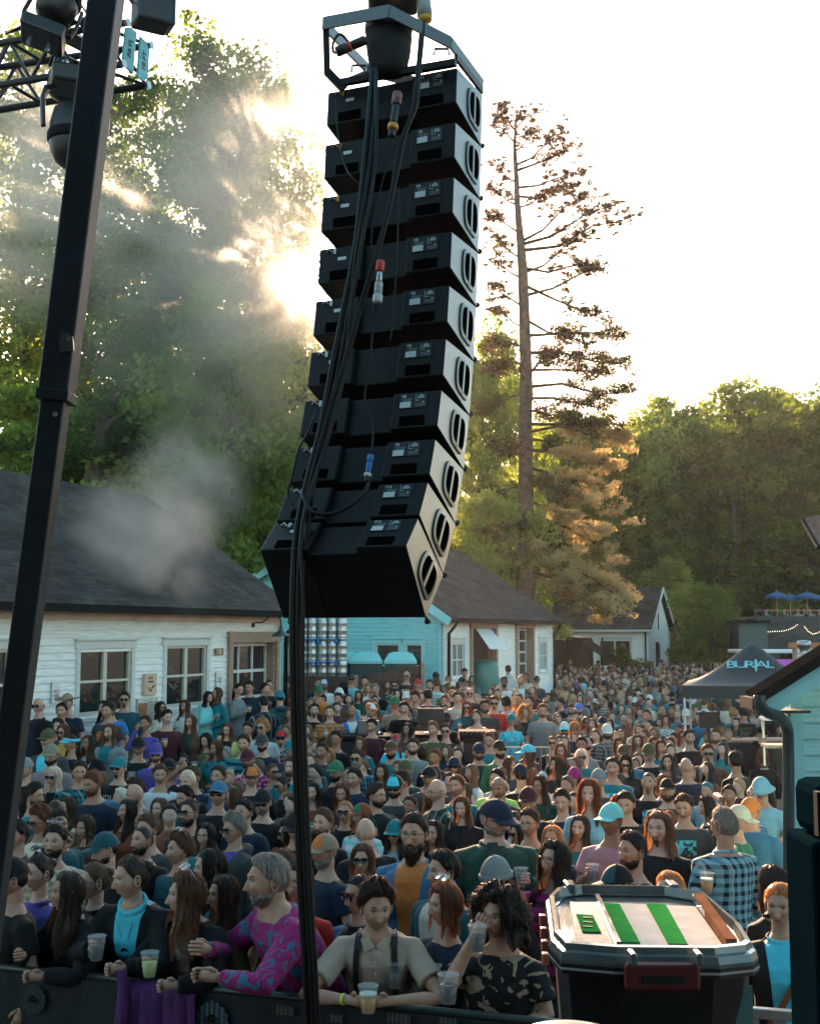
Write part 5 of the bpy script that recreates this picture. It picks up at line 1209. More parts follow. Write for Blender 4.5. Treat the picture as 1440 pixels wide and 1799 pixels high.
# ------------------------------------------------------------------ storage tote in the foreground
ct = empty('storage_tote', (0, 0, 0), 0, 'black storage tote with clear ridged lid and red latch in the foreground', 'storage box')
zl = 1.8; cp = lambda x, y, z=zl: atz(x, y, z)
c = cp(1145, 1640); ct.location = c; C0 = V3(c)
lp_ = lambda x, y, z=zl: atz(x, y, z) - C0
M_CLR = mat('clear_plastic', (.12, .13, .13), .18, var=.35, coat=.8); M_CLRB = mat('smoky_plastic', (.10, .10, .10), .2, var=.3, coat=.6)
M_PAPER = mat('white_paper', (.42, .41, .40), .9, spec=0., var=.05, bump=.3, bscale=9); M_GREEN = mat('green_tape', (.03, .19, .045), .9, spec=0., var=.15, scale=20); M_CARD = mat('cardboard', (.16, .075, .045), .9, spec=0., var=.2); M_TOTE = mat('tote_black', (.008, .009, .010), .4, var=.3)
rim = [(972, 1567), (1010, 1562), (1170, 1564), (1240, 1575), (1307, 1634), (1330, 1670), (1320, 1677), (1262, 1683), (1080, 1681), (985, 1673), (964, 1650), (956, 1582)]
R_ = [lp_(x, y) for x, y in rim]; cen = sum(R_, V3((0, 0, 0))) / len(R_); nR = len(R_)
def ring(mb, k0, z0, k1, z1):
    A1 = [cen + (p - cen) * k0 + V3((0, 0, z0)) for p in R_]; B1 = [cen + (p - cen) * k1 + V3((0, 0, z1)) for p in R_]
    mb.add(A1 + B1, [(i, (i + 1) % nR, nR + (i + 1) % nR, nR + i) for i in range(nR)])
mb = MB(); ring(mb, 1.0, -.055, 1.0, -.02); ring(mb, 1.0, -.02, .985, 0.); ring(mb, .985, 0., .955, .004); ring(mb, .955, .004, .945, .022); ring(mb, .945, .022, .90, .024); ring(mb, .90, .024, .885, -.004); ring(mb, .885, -.004, .865, -.006)
mb.build('lid_rim', M_CLR, ct)
mb = MB(); ring(mb, .80, -.62, .93, -.06); ring(mb, .93, -.06, 1.006, -.058); ring(mb, 1.006, -.058, 1.006, -.03); mb.build('body', M_TOTE, ct, bevel=.006)
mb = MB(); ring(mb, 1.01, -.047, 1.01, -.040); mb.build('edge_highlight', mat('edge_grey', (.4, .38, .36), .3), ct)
mb = MB(); mb.add([cen + (p - cen) * .868 + V3((0, 0, -.010)) for p in R_], [tuple(range(nR))]); mb.build('lid_panel', M_CLRB, ct)
def patch(pts, m_, nm, dz, th=.003):
    P = [lp_(x, y) + V3((0, 0, dz)) for x, y in pts]; n_ = len(P); mb = MB(); mb.add(P + [p + V3((0, 0, th)) for p in P], [tuple(range(n_))[::-1], tuple(range(n_, 2 * n_))] + [(i, (i + 1) % n_, n_ + (i + 1) % n_, n_ + i) for i in range(n_)]); return mb.build(nm, m_, ct)
patch([(1048, 1583), (1220, 1590), (1278, 1672), (1082, 1658)], M_PAPER, 'paper_sheet', -.007)
patch([(1000, 1582), (1045, 1583), (1078, 1660), (1012, 1655)], mat('smoked_grey', (.14, .15, .15), .5, var=.6, scale=18), 'inner_tray', -.0065)
patch([(1055, 1586), (1087, 1588), (1123, 1656), (1085, 1655)], M_GREEN, 'green_strip', -.003, .004)
patch([(1134, 1587), (1168, 1589), (1207, 1659), (1173, 1658)], M_GREEN, 'green_strip', -.003, .004)
nt_ = patch([(1011, 1606), (1040, 1608), (1055, 1638), (1022, 1637)], M_GREEN, 'green_note', -.002, .003)
for k in range(3):
    MB().beam(lp_(1023, 1613 + k * 8) + V3((0, 0, .003)), lp_(1040, 1614 + k * 8) + V3((0, 0, .003)), .010, .002).build('scribble', M_INK, nt_)
P0, P1 = lp_(1226, 1585), lp_(1284, 1668)
MB().beam(P0 + V3((0, 0, .015)), P1 + V3((0, 0, .015)), .032, .03).build('cardboard_edge', M_CARD, ct)
for x0, x1 in ((1048, 1086), (1218, 1281)): MB().beam(lp_(x0, 1582) + V3((0, 0, .012)), lp_(x1, 1668) + V3((0, 0, .012)), .014, .02).build('lid_rib', M_CLR, ct)
for x in (1110, 1225): MB().box(tuple(lp_(x, 1690) + V3((0, .0, .012))), (.02, .06, .035)).build('lid_hinge', M_CLR, ct, bevel=.006)
for x, y in ((1180, 1566), (1000, 1566)): MB().box(tuple(lp_(x, y) + V3((0, 0, .015))), (.035, .09, .035)).build('lid_hinge', M_CLR, ct, bevel=.006)
fl, fr_ = lp_(1093, 1683), lp_(1226, 1685); mid = (fl + fr_) / 2; ww = (fr_ - fl).length
MB().box((mid.x, mid.y - .012, -.045), (ww, .04, .075)).build('latch', mat('latch_red', (.10, .008, .012), .45), ct, bevel=.01)
MB().box((mid.x, mid.y - .0345, -.05), (ww * .55, .006, .02)).build('latch_grip', M_TOTE, ct)
for k in range(4): MB().box(tuple(lp_(958 + k * 2, 1600 + k * 22) + V3((-.012, 0, -.03))), (.02, .03, .035)).build('side_clip', mat('clip_red', (.45, .12, .08), .4), ct, bevel=.004)
# round emblem and paper tag on the front
fy = R_[8].y * .93
q = lp_(1155, 1800, 1.45)
def ringmesh(cx, cz, r0, r1, m_, nm, y):
    mb = MB(); n_ = 40; vs = [(cx + r * cos(2 * pi * k / n_), y, cz + r * sin(2 * pi * k / n_)) for r in (r0, r1) for k in range(n_)]
    mb.add(vs, [(k, (k + 1) % n_, n_ + (k + 1) % n_, n_ + k) for k in range(n_)]); return mb.build(nm, m_, ct)
ang_f = (cen + (R_[8] - cen) * .93).y
M_LIME = mat('lime_print', (.30, .60, .02), .5)
zq = -.24; yq = (cen + (R_[8] - cen) * (.93 - .13 * (.18 / .56))).y - .006
xq = (1154 - 719.5) / F * (C0.y + yq) - C0.x
zq = at(1154, 1808, C0.y + yq).z - zl + .055; ringmesh(xq, zq - .055, .062, .07, M_LIME, 'round_emblem', yq); ringmesh(xq, zq - .055, .018, .022, mat('emblem_teal', (.05, .10, .10), .5), 'round_emblem', yq); 
MB().add([(xq - .008, yq, zq - .06), (xq + .008, yq, zq - .06), (xq, yq, zq - .045)], [(0, 1, 2)]).build('round_emblem', M_LIME, ct)
tg = MB().box((xq + .215, yq + .02, zq - .02), (.075, .006, .16)).build('paper_tag', mat('tag_paper', (.07, .16, .17), .6), ct)
# tall speaker / cabinet at the lower right
xg = at(1374, 1400, 2.27).x
gk = empty('stage_monitor', (xg + .28, 2.18, 1.19), 0, 'dark stage speaker cabinet cut off by the lower right corner', 'speaker')
zt = at(1400, 1381, 2.1).z - 1.19; zm = at(1400, 1480, 2.1).z - 1.19
M_MON = mat('monitor_paint', (.004, .013, .018), .8, var=.15, spec=0.)
MB().box((.006, 0, (zt + zm) / 2 + .001), (.55, .14, zt - zm)).build('upper_box', M_MON, gk, bevel=.02); MB().box((0, 0, zm / 2), (.565, .16, zm)).build('lower_box', M_MON, gk, bevel=.01)
MB().box((-.27, -.072, (zt + zm) / 2), (.008, .02, zt - zm - .02)).build('edge_trim', M_GUTTER, gk)
# loose coil / cymbal edge at the bottom and bright barrier corner
dm = empty('drum_rim', at(1000, 1815, 2.4), 0, 'grey curved rim poking in at the bottom edge', 'drum'); 
MB().lathe([(.0, .0), (.07, .0), (.085, -.006), (.09, -.03), (.085, -.2), (0, -.2)], seg=32).build('shell', mat('drum_grey', (.12, .14, .14), .4), dm, smooth=True); MB().lathe([(.086, -.004), (.094, -.004), (.094, -.02), (.086, -.02)], seg=32).build('hoop', M_STEEL, dm, smooth=True)
sb = empty('aluminium_barrier', (0, 0, 0), 0, 'bright aluminium barrier end below the woman in cyan', 'barrier')
p, q = at(1312, 1778, 5.9), at(1400, 1785, 5.9)
MB().beam(p, q, .04, .05).build('top_rail', M_STEEL, sb, bevel=.005); MB().beam(p + V3((0, 0, -.1)), q + V3((0, 0, -.1)), .03, .03).build('rail', M_STEEL, sb)
for x in (1320, 1368): r_ = at(x, 1782, 5.91); MB().beam((r_.x, r_.y, GZ), tuple(r_), .05).build('post', M_STEEL, sb)
# ================================================================== people
# ---- head surface, origin in the middle of the skull, face toward -y
def G(v, s): return np.exp(-(v / s) ** 2)
def head_xyz(th, ph, female=False):
    """th polar angle from the crown, ph azimuth (0 = face); numpy arrays"""
    nx = np.sin(th) * np.sin(ph); ny = -np.sin(th) * np.cos(ph); nz = np.cos(th)
    a, b, c = (.0745, .096, .116) if not female else (.071, .092, .112)
    x, y, z = a * nx, b * ny, c * nz
    f = np.clip((-.012 - z) / .10, 0, 1); f = f * f * (3 - 2 * f)
    x = x * (1 - (.20 if not female else .30) * f)
    y = np.where(y > 0, y * (1 - .5 * f), y * (1 + .02 * f))
    front = np.clip(-ny * 2.2 - .25, 0, 1)
    y = y + front * .004 * G(x, .05)
    w = np.where(z > .0, .008, .0125)
    s = np.clip((.026 - z) / .062, 0, 1) ** 1.25 * np.clip((z + .050) / .010, 0, 1)
    d = -.029 * G(x, w) * s - .004 * (G(x - .012, .006) + G(x + .012, .006)) * G(z + .034, .008)
    for sx in (-1, 1):
        X = x - sx * .031
        d += -.0075 * G(X, .022) * G(z - .031, .009) + .0135 * G(X + sx * .004, .016) * G(z - .010, .010) - .0045 * G(X, .0095) * G(z - .009, .0062)
        d += -.006 * G(x - sx * .043, .018) * G(z + .020, .018) + .004 * G(x - sx * .040, .014) * G(z + .062, .018)
    d += -.0060 * G(z + .0575, .0045) * G(x, .018) - .0075 * G(z + .070, .0052) * G(x, .016) + .006 * G(z + .0635, .0022) * G(x, .024) + .0065 * G(z + .083, .006) * G(x, .016)
    d += -(.009 if not female else .006) * G(z + .101, .013) * G(x, .018)
    return x, y + d * front, z
def head_feat(P, brow=1., lip=.5, stub=0.):
    x, y, z = P.T; fr = (y < -.04)
    lipm = np.clip(1.3 - ((x / .021) ** 2 + ((z + .0635) / (.0095)) ** 2), 0, 1) * fr * lip
    line = np.clip(1.2 - ((x / .022) ** 2 + ((z + .0635) / .0022) ** 2), 0, 1) * fr
    wh = 0; dk = line * .7
    for sx in (-1, 1):
        X = x - sx * .031
        wh = np.maximum(wh, np.clip(2.2 - 1.8 * ((X / .0135) ** 2 + ((z - .0085) / .0058) ** 2), 0, 1))
        dk = np.maximum(dk, np.clip(1.8 - 1.5 * ((X / .0058) ** 2 + ((z - .0090) / .0060) ** 2), 0, 1))
        dk = np.maximum(dk, .85 * np.clip(1.6 - 1.4 * ((X / .0155) ** 2 + ((z - .0150) / .0030) ** 2), 0, 1))
        zb = .0315 + .004 * (1 - (X / .02) ** 2)
        dk = np.maximum(dk, brow * np.clip(1.5 - 1.3 * ((X / .0185) ** 2 + ((z - zb) / .0042) ** 2), 0, 1))
    st_ = stub * np.clip((-.028 - z) / .02, 0, 1) * np.clip((.03 - y) / .03, 0, 1)
    return np.stack([lipm, wh * fr, dk * fr, st_ * np.ones_like(x)], 1)
def head_grid(nu, nv, female):
    u = np.arange(nu) / nu; ph = 2 * pi * (u + .55 * np.sin(2 * pi * u) / (2 * pi) * -1.0)   # denser near the face
    v = (np.arange(nv) + .5) / nv; th = pi * v
    PH, TH = np.meshgrid(ph, th); x, y, z = head_xyz(TH, PH, female)
    V = np.stack([x, y, z], -1).reshape(-1, 3)
    Q = []
    for j in range(nv - 1):
        for i in range(nu): Q.append((j * nu + i, (j + 1) * nu + i, (j + 1) * nu + (i + 1) % nu, j * nu + (i + 1) % nu))
    return V, Q
def rotm(yaw=0, pitch=0, roll=0): return np.array((Matrix.Rotation(yaw, 3, 'Z') @ Matrix.Rotation(pitch, 3, 'X') @ Matrix.Rotation(roll, 3, 'Y')))

# ---- skin
SKIN = {'p': (.58, .34, .25), 'l': (.50, .275, .185), 't': (.38, .19, .12), 'b': (.17, .085, .055)}
def skin_mat(k):
    if 'skin_' + k in MATS: return MATS['skin_' + k]
    m = bpy.data.materials.new('skin_' + k); t, b = nodes_of(m); MATS['skin_' + k] = m; c = SKIN[k]
    at_ = N(t, 'ShaderNodeAttribute'); at_.attribute_name = 'feat'; sp = N(t, 'ShaderNodeSeparateColor'); t.links.new(at_.outputs['Color'], sp.inputs[0])
    nz = N(t, 'ShaderNodeTexNoise'); nz.inputs['Scale'].default_value = 22; nz.inputs['Detail'].default_value = 5; tc = N(t, 'ShaderNodeTexCoord'); t.links.new(tc.outputs['Object'], nz.inputs['Vector'])
    cr = N(t, 'ShaderNodeValToRGB'); cr.color_ramp.elements[0].position = .3; cr.color_ramp.elements[1].position = .7
    cr.color_ramp.elements[0].color = (c[0] * .85, c[1] * .72, c[2] * .68, 1); cr.color_ramp.elements[1].color = (c[0] * 1.06, c[1] * 1.05, c[2] * 1.04, 1); t.links.new(nz.outputs[0], cr.inputs[0])
    last = cr.outputs[0]
    def mixin(fac, col, amt=1.):
        nonlocal last
        mx = N(t, 'ShaderNodeMix', data_type='RGBA'); 
        if amt != 1: 
            mu = N(t, 'ShaderNodeMath', operation='MULTIPLY'); mu.inputs[1].default_value = amt; t.links.new(fac, mu.inputs[0]); fac = mu.outputs[0]
        t.links.new(fac, mx.inputs[0]); t.links.new(last, mx.inputs[6]); mx.inputs[7].default_value = (*col, 1); last = mx.outputs[2]
    mixin(at_.outputs['Alpha'], (.06, .04, .035), .55); mixin(sp.outputs[0], (c[0] * .70, c[1] * .34, c[2] * .36)); mixin(sp.outputs[1], (.36, .34, .32)); mixin(sp.outputs[2], (.025, .017, .013))
    t.links.new(last, b.inputs['Base Color']); b.inputs['Roughness'].default_value = .55; bp = N(t, 'ShaderNodeBump'); bp.inputs['Strength'].default_value = .35; bp.inputs['Distance'].default_value = .004; nb_ = N(t, 'ShaderNodeTexNoise'); nb_.inputs['Scale'].default_value = 120; t.links.new(tc.outputs['Object'], nb_.inputs['Vector']); t.links.new(nb_.outputs[0], bp.inputs['Height']); t.links.new(bp.outputs[0], b.inputs['Normal'])
    return m
# ---- hair
HC_ = {'k': (.010, .008, .008), 'd': (.038, .021, .013), 'b': (.11, .055, .028), 'a': (.14, .048, .022), 'o': (.36, .22, .105), 'g': (.23, .22, .21), 'w': (.52, .51, .49)}
HN = {'k': 'black', 'd': 'dark', 'b': 'brown', 'a': 'red', 'o': 'blond', 'g': 'grey', 'w': 'white'}
def hair_mat(k):
    if 'hair_' + k in MATS: return MATS['hair_' + k]
    m = bpy.data.materials.new('hair_' + k); t, b = nodes_of(m); MATS['hair_' + k] = m; c = HC_[k]
    tc = N(t, 'ShaderNodeTexCoord'); mp = N(t, 'ShaderNodeMapping'); mp.inputs['Scale'].default_value = (1, 1, .15); nz = N(t, 'ShaderNodeTexNoise'); nz.inputs['Scale'].default_value = 160
    t.links.new(tc.outputs['Object'], mp.inputs[0]); t.links.new(mp.outputs[0], nz.inputs['Vector'])
    cr = N(t, 'ShaderNodeValToRGB'); cr.color_ramp.elements[0].position = .35; cr.color_ramp.elements[1].position = .68
    cr.color_ramp.elements[0].color = (*[q * .5 for q in c], 1); cr.color_ramp.elements[1].color = (*[min(1, q * 1.6) for q in c], 1); t.links.new(nz.outputs[0], cr.inputs[0]); t.links.new(cr.outputs[0], b.inputs['Base Color'])
    b.inputs['Roughness'].default_value = .4; b.inputs['Specular IOR Level'].default_value = .45
    # thin ribbons glow when the sun stands behind them
    tl = N(t, 'ShaderNodeBsdfTranslucent'); vs_ = N(t, 'ShaderNodeVectorMath', operation='MULTIPLY_ADD'); vs_.inputs[1].default_value = (3., 2.4, 1.9); vs_.inputs[2].default_value = (.10, .05, .025); t.links.new(cr.outputs[0], vs_.inputs[0]); t.links.new(vs_.outputs[0], tl.inputs[0]); mx = N(t, 'ShaderNodeMixShader'); mx.inputs[0].default_value = .35
    o_ = [n for n in t.nodes if n.type == 'OUTPUT_MATERIAL'][0]; t.links.new(b.outputs[0], mx.inputs[1]); t.links.new(tl.outputs[0], mx.inputs[2]); t.links.new(mx.outputs[0], o_.inputs[0])
    return m
def hairline(al):
    a = np.abs(np.degrees(al)); return np.radians(np.interp(a, [0, 30, 50, 68, 85, 100, 130, 180], [47, 47, 54, 70, 84, 100, 116, 120]))
HST = {  # style: thickness, fall length z (None = no fall), wave, start azimuth of the fall, noise, ribbons
    'buzz': (.005, None, 0, 0, .001, 0), 'short': (.014, None, 0, 0, .005, 480), 'mess': (.026, None, 0, 0, .012, 700), 'hb': (.010, None, 0, 0, .004, 160),
    'long': (.013, -.34, .004, 52, .003, 640), 'wavy': (.022, -.31, .016, 50, .008, 760), 'bob': (.018, -.13, .005, 46, .005, 380), 'bun': (.010, None, 0, 0, .003, 200),
    'pony': (.010, None, 0, 0, .003, 220), 'curly': (.045, -.12, .0, 40, .02, 900), 'longm': (.012, -.22, .008, 60, .004, 380)}
_hair = {}
def hair_mesh(style, var=0):
    key = (style, var)
    if key in _hair: return _hair[key]
    rs = np.random.RandomState(hash(style) % 1000 * 0 + sum(map(ord, style)) + var * 17); T, zf, wv, a0, nz_, nrib = HST[style]
    ph = rs.uniform(0, 6, 8)
    def groove(al, t): return nz_ * (.5 * np.sin(al * 19 + ph[0] + 3 * np.sin(t * 5 + ph[1])) + .5 * np.sin(al * 43 + ph[2] + 4 * t))
    def surf(al, t, off=0.):
        """t 0..1 on the scalp, 1..2 the falling part"""
        hl = hairline(al); ts = np.clip(t, 0, 1); th = hl * ts
        if style == 'hb': th = np.radians(62) + (hl - np.radians(62)) * ts
        ed = np.clip((1 - ts) * 6, 0.15, 1) if zf is None else np.clip((1 - ts) * 6 + (np.abs(np.degrees(al)) > a0) * 1., .15, 1)
        x, y, z = head_xyz(np.maximum(th, .02), al); n = np.stack([np.sin(th) * np.sin(al), -np.sin(th) * np.cos(al), np.cos(th)], -1)
        top = np.clip(np.cos(th), 0, 1)
        tk = T * ed * (1 + (.5 * top if style in ('mess', 'short') else .15 * top)) + groove(al, ts) * ed + off
        if style == 'mess': tk = tk + .012 * np.sin(al * 5 + ph[3]) * top * ed
        if style == 'curly': tk = tk + .012 * np.sin(al * 7 + ph[3] + 3 * t) + .01 * np.sin(9 * t + al * 3)
        P = np.stack([x, y, z], -1) + n * tk[..., None]
        if zf is not None:
            f = np.clip(t - 1, 0, 1); L = (zf - P[..., 2]); z2 = P[..., 2] + L * f
            sd = np.sign(P[..., 0] + 1e-6); fx = .012 * f * sd + wv * np.sin(f * 9 + ph[4] + al * 2.5) * f ** .5
            back = np.clip((P[..., 1]) / .09, -1, 1); dr = -z2 - .10
            sh = np.clip(dr / .12, 0, 1)
            P = np.stack([P[..., 0] * (1 + .1 * f + .12 * sh) + fx, P[..., 1] * (1 - .05 * f) + np.where(back > 0, .02, -.035) * sh + wv * .6 * np.cos(f * 8 + ph[5] + al * 3) * f ** .5, z2 + .04 * f * np.sin(al * 9 + ph[6])], -1)
        return P
    nu = 72; V = []; Fc = []
    al = (np.arange(nu) / nu) * 2 * pi - pi; tt = np.linspace(0.02, 1, 12)
    AL, TT = np.meshgrid(al, tt); V.append(surf(AL, TT).reshape(-1, 3))
    Fc += [(j * nu + i, (j + 1) * nu + i, (j + 1) * nu + (i + 1) % nu, j * nu + (i + 1) % nu) for j in range(11) for i in range(nu)]
    base = 12 * nu
    if zf is not None:
        nn_ = 64; al2 = np.radians(np.linspace(a0, 360 - a0, nn_)); al2 = np.where(al2 > pi, al2 - 2 * pi, al2); t2 = np.linspace(1, 2, 14)
        AL, TT = np.meshgrid(al2, t2); V.append(surf(AL, TT).reshape(-1, 3))
        Fc += [(base + j * nn_ + i, base + (j + 1) * nn_ + i, base + (j + 1) * nn_ + i + 1, base + j * nn_ + i + 1) for j in range(13) for i in range(nn_ - 1)]; base += 14 * nn_
    if nrib:
        ns = 6 if zf is None else 11; a = rs.uniform(-pi, pi, nrib) if zf is None else np.radians(rs.uniform(a0 - 8, 368 - a0, nrib)); a = np.where(a > pi, a - 2 * pi, a)
        if zf is None: t0 = rs.uniform(0.0, .75, nrib); t1 = np.minimum(t0 + rs.uniform(.2, .5, nrib), 1.06)
        else: t0 = rs.uniform(.15, 1.1, nrib); t1 = np.minimum(t0 + rs.uniform(.5, 1.2, nrib), 2.05)
        S = np.linspace(0, 1, ns)[None]; t = t0[:, None] + (t1 - t0)[:, None] * S; da = rs.normal(0, .22 if style in ('mess', 'curly', 'wavy') else .08, nrib)[:, None]
        A = a[:, None] + da * S; lift = rs.uniform(0, .013 if style not in ('mess', 'curly') else .026, nrib)[:, None] * (S if zf is None else np.ones_like(S) * .8)
        if style == 'curly':
            A = A + .10 * np.sin(S * 14 + rs.uniform(0, 6, nrib)[:, None]); lift = lift + .010 * np.sin(S * 15 + rs.uniform(0, 6, nrib)[:, None])
        if style == 'wavy': lift = lift + .007 * np.sin(S * 12 + rs.uniform(0, 6, nrib)[:, None])
        P = surf(A, t, .002) ; nrm = P / (np.linalg.norm(P, axis=-1, keepdims=True) + 1e-9); P = P + nrm * lift[..., None]
        d = np.gradient(P, axis=1); sdv = np.cross(d, nrm + rs.normal(0, .5, (nrib, 1, 3))); sdv /= np.linalg.norm(sdv, axis=-1, keepdims=True) + 1e-9
        w_ = (rs.uniform(.0008, .0026, nrib)[:, None] * (1 - .8 * S))[..., None]
        VV = np.stack([P - sdv * w_, P + sdv * w_], 2).reshape(-1, 3); V.append(VV)
        for r in range(nrib):
            for k in range(ns - 1):
                q = base + (r * ns + k) * 2; Fc.append((q, q + 1, q + 3, q + 2))
        base += nrib * ns * 2
    V = np.concatenate(V); Q = np.array(Fc)
    if style in ('bun', 'pony'):
        mb = MB(); 
        if style == 'bun':
            c = (0, .10, .055); mb.lathe([(0, -.035), (.022, -.032), (.036, -.012), (.038, .008), (.026, .028), (0, .036)], c, 14)
            for k in range(14):
                a_ = k * .9; mb.tube([(c[0] + .03 * cos(a_), c[1] + .03 * sin(a_), c[2] + .02 * sin(a_ * 2)), (c[0] + .045 * cos(a_ + .5), c[1] + .045 * sin(a_ + .5), c[2] + .03 * sin(a_ + 1))], [.004, .001], 4)
        else:
            for k in range(26):
                r_ = random.Random(k); x_ = r_.uniform(-.025, .025); mb.tube([(x_ * .3, .10, .05), (x_ * .8, .135, .02), (x_ * 1.3, .13, -.09), (x_ * 1.6 + r_.uniform(-.01, .01), .115, -.24)], [.010, .012, .010, .003], 5, False)
        V2 = np.array(mb.v); Fq = [f if len(f) == 4 else None for f in mb.f]
        me = bpy.data.meshes.new('hair'); me.from_pydata(V.tolist() + V2.tolist(), [], [tuple(map(int, f)) for f in Q] + [tuple(len(V) + i for i in f) for f in mb.f]); me.polygons.foreach_set('use_smooth', [True] * len(me.polygons)); me.materials.append(hair_mat('k'))
    else: me = np_mesh('hair', V, Q, [hair_mat('k')], smooth=True)
    _hair[key] = me; return me
def beard_mesh(style='full'):
    key = ('beard', style)
    if key in _hair: return _hair[key]
    rs = np.random.RandomState(4); nu, nv = 56, 26
    lim = 98 if style != 'goat' else 24
    al = np.radians(np.linspace(-lim, lim, nu)); th = np.radians(np.linspace(113 if style != 'goat' else 116, 168, nv)); AL, TH = np.meshgrid(al, th)
    AD = np.abs(np.degrees(AL)); TH = np.maximum(TH, np.radians(np.interp(AD, [0, 20, 40, 70, 98], [114, 116, 122, 108, 96])) * np.ones_like(TH) + (TH - th[0]) * .9)
    x, y, z = head_xyz(TH, AL); P = np.stack([x, y, z], -1); n = P / np.linalg.norm(P, axis=-1, keepdims=True)
    e = np.minimum(np.clip((TH - TH[0:1]) * 9, 0, 1), np.clip((np.radians(lim) - np.abs(AL)) * 6, .1, 1))
    full = {'full': .016, 'goat': .010, 'long': .022, 'stub': .004}[style]
    tk = (full * e + .0035 * rs.normal(size=e.shape)) ; mouth = np.clip(1.35 - ((x / .024) ** 2 + ((z + .066) / .011) ** 2), 0, 1)
    P = P + n * (tk * (1 - mouth) - .006 * mouth)[..., None]
    if style == 'long': P[..., 2] -= np.clip((-.085 - P[..., 2]) / .03, 0, 1) * .07 * (G(P[..., 0], .05)); P[..., 1] -= np.clip((-.085 - P[..., 2]) / .03, 0, 1) * .008
    V = [P.reshape(-1, 3)]; Fc = [(j * nu + i, (j + 1) * nu + i, (j + 1) * nu + i + 1, j * nu + i + 1) for j in range(nv - 1) for i in range(nu - 1)]
    base = nu * nv; nr = 260 if style != 'stub' else 0
    mm = MB()
    for k in range(nr):
        j, i = rs.randint(3, nv - 1), rs.randint(2, nu - 2)
        if mouth[j, i] > .1: continue
        p = V3(P[j, i]); q = p + V3((rs.normal(0, .004), -.004 + rs.normal(0, .003), -rs.uniform(.006, .016 if style != 'long' else .04))); s = V3((.0015, 0, 0)); mm.quad(p - s, p + s, q + s * .3, q - s * .3)
    V.append(np.array(mm.v).reshape(-1, 3)); Fc += [tuple(base + i for i in f) for f in mm.f]
    me = np_mesh('beard', np.concatenate(V), np.array(Fc), [hair_mat('k')], smooth=True); _hair[key] = me; return me
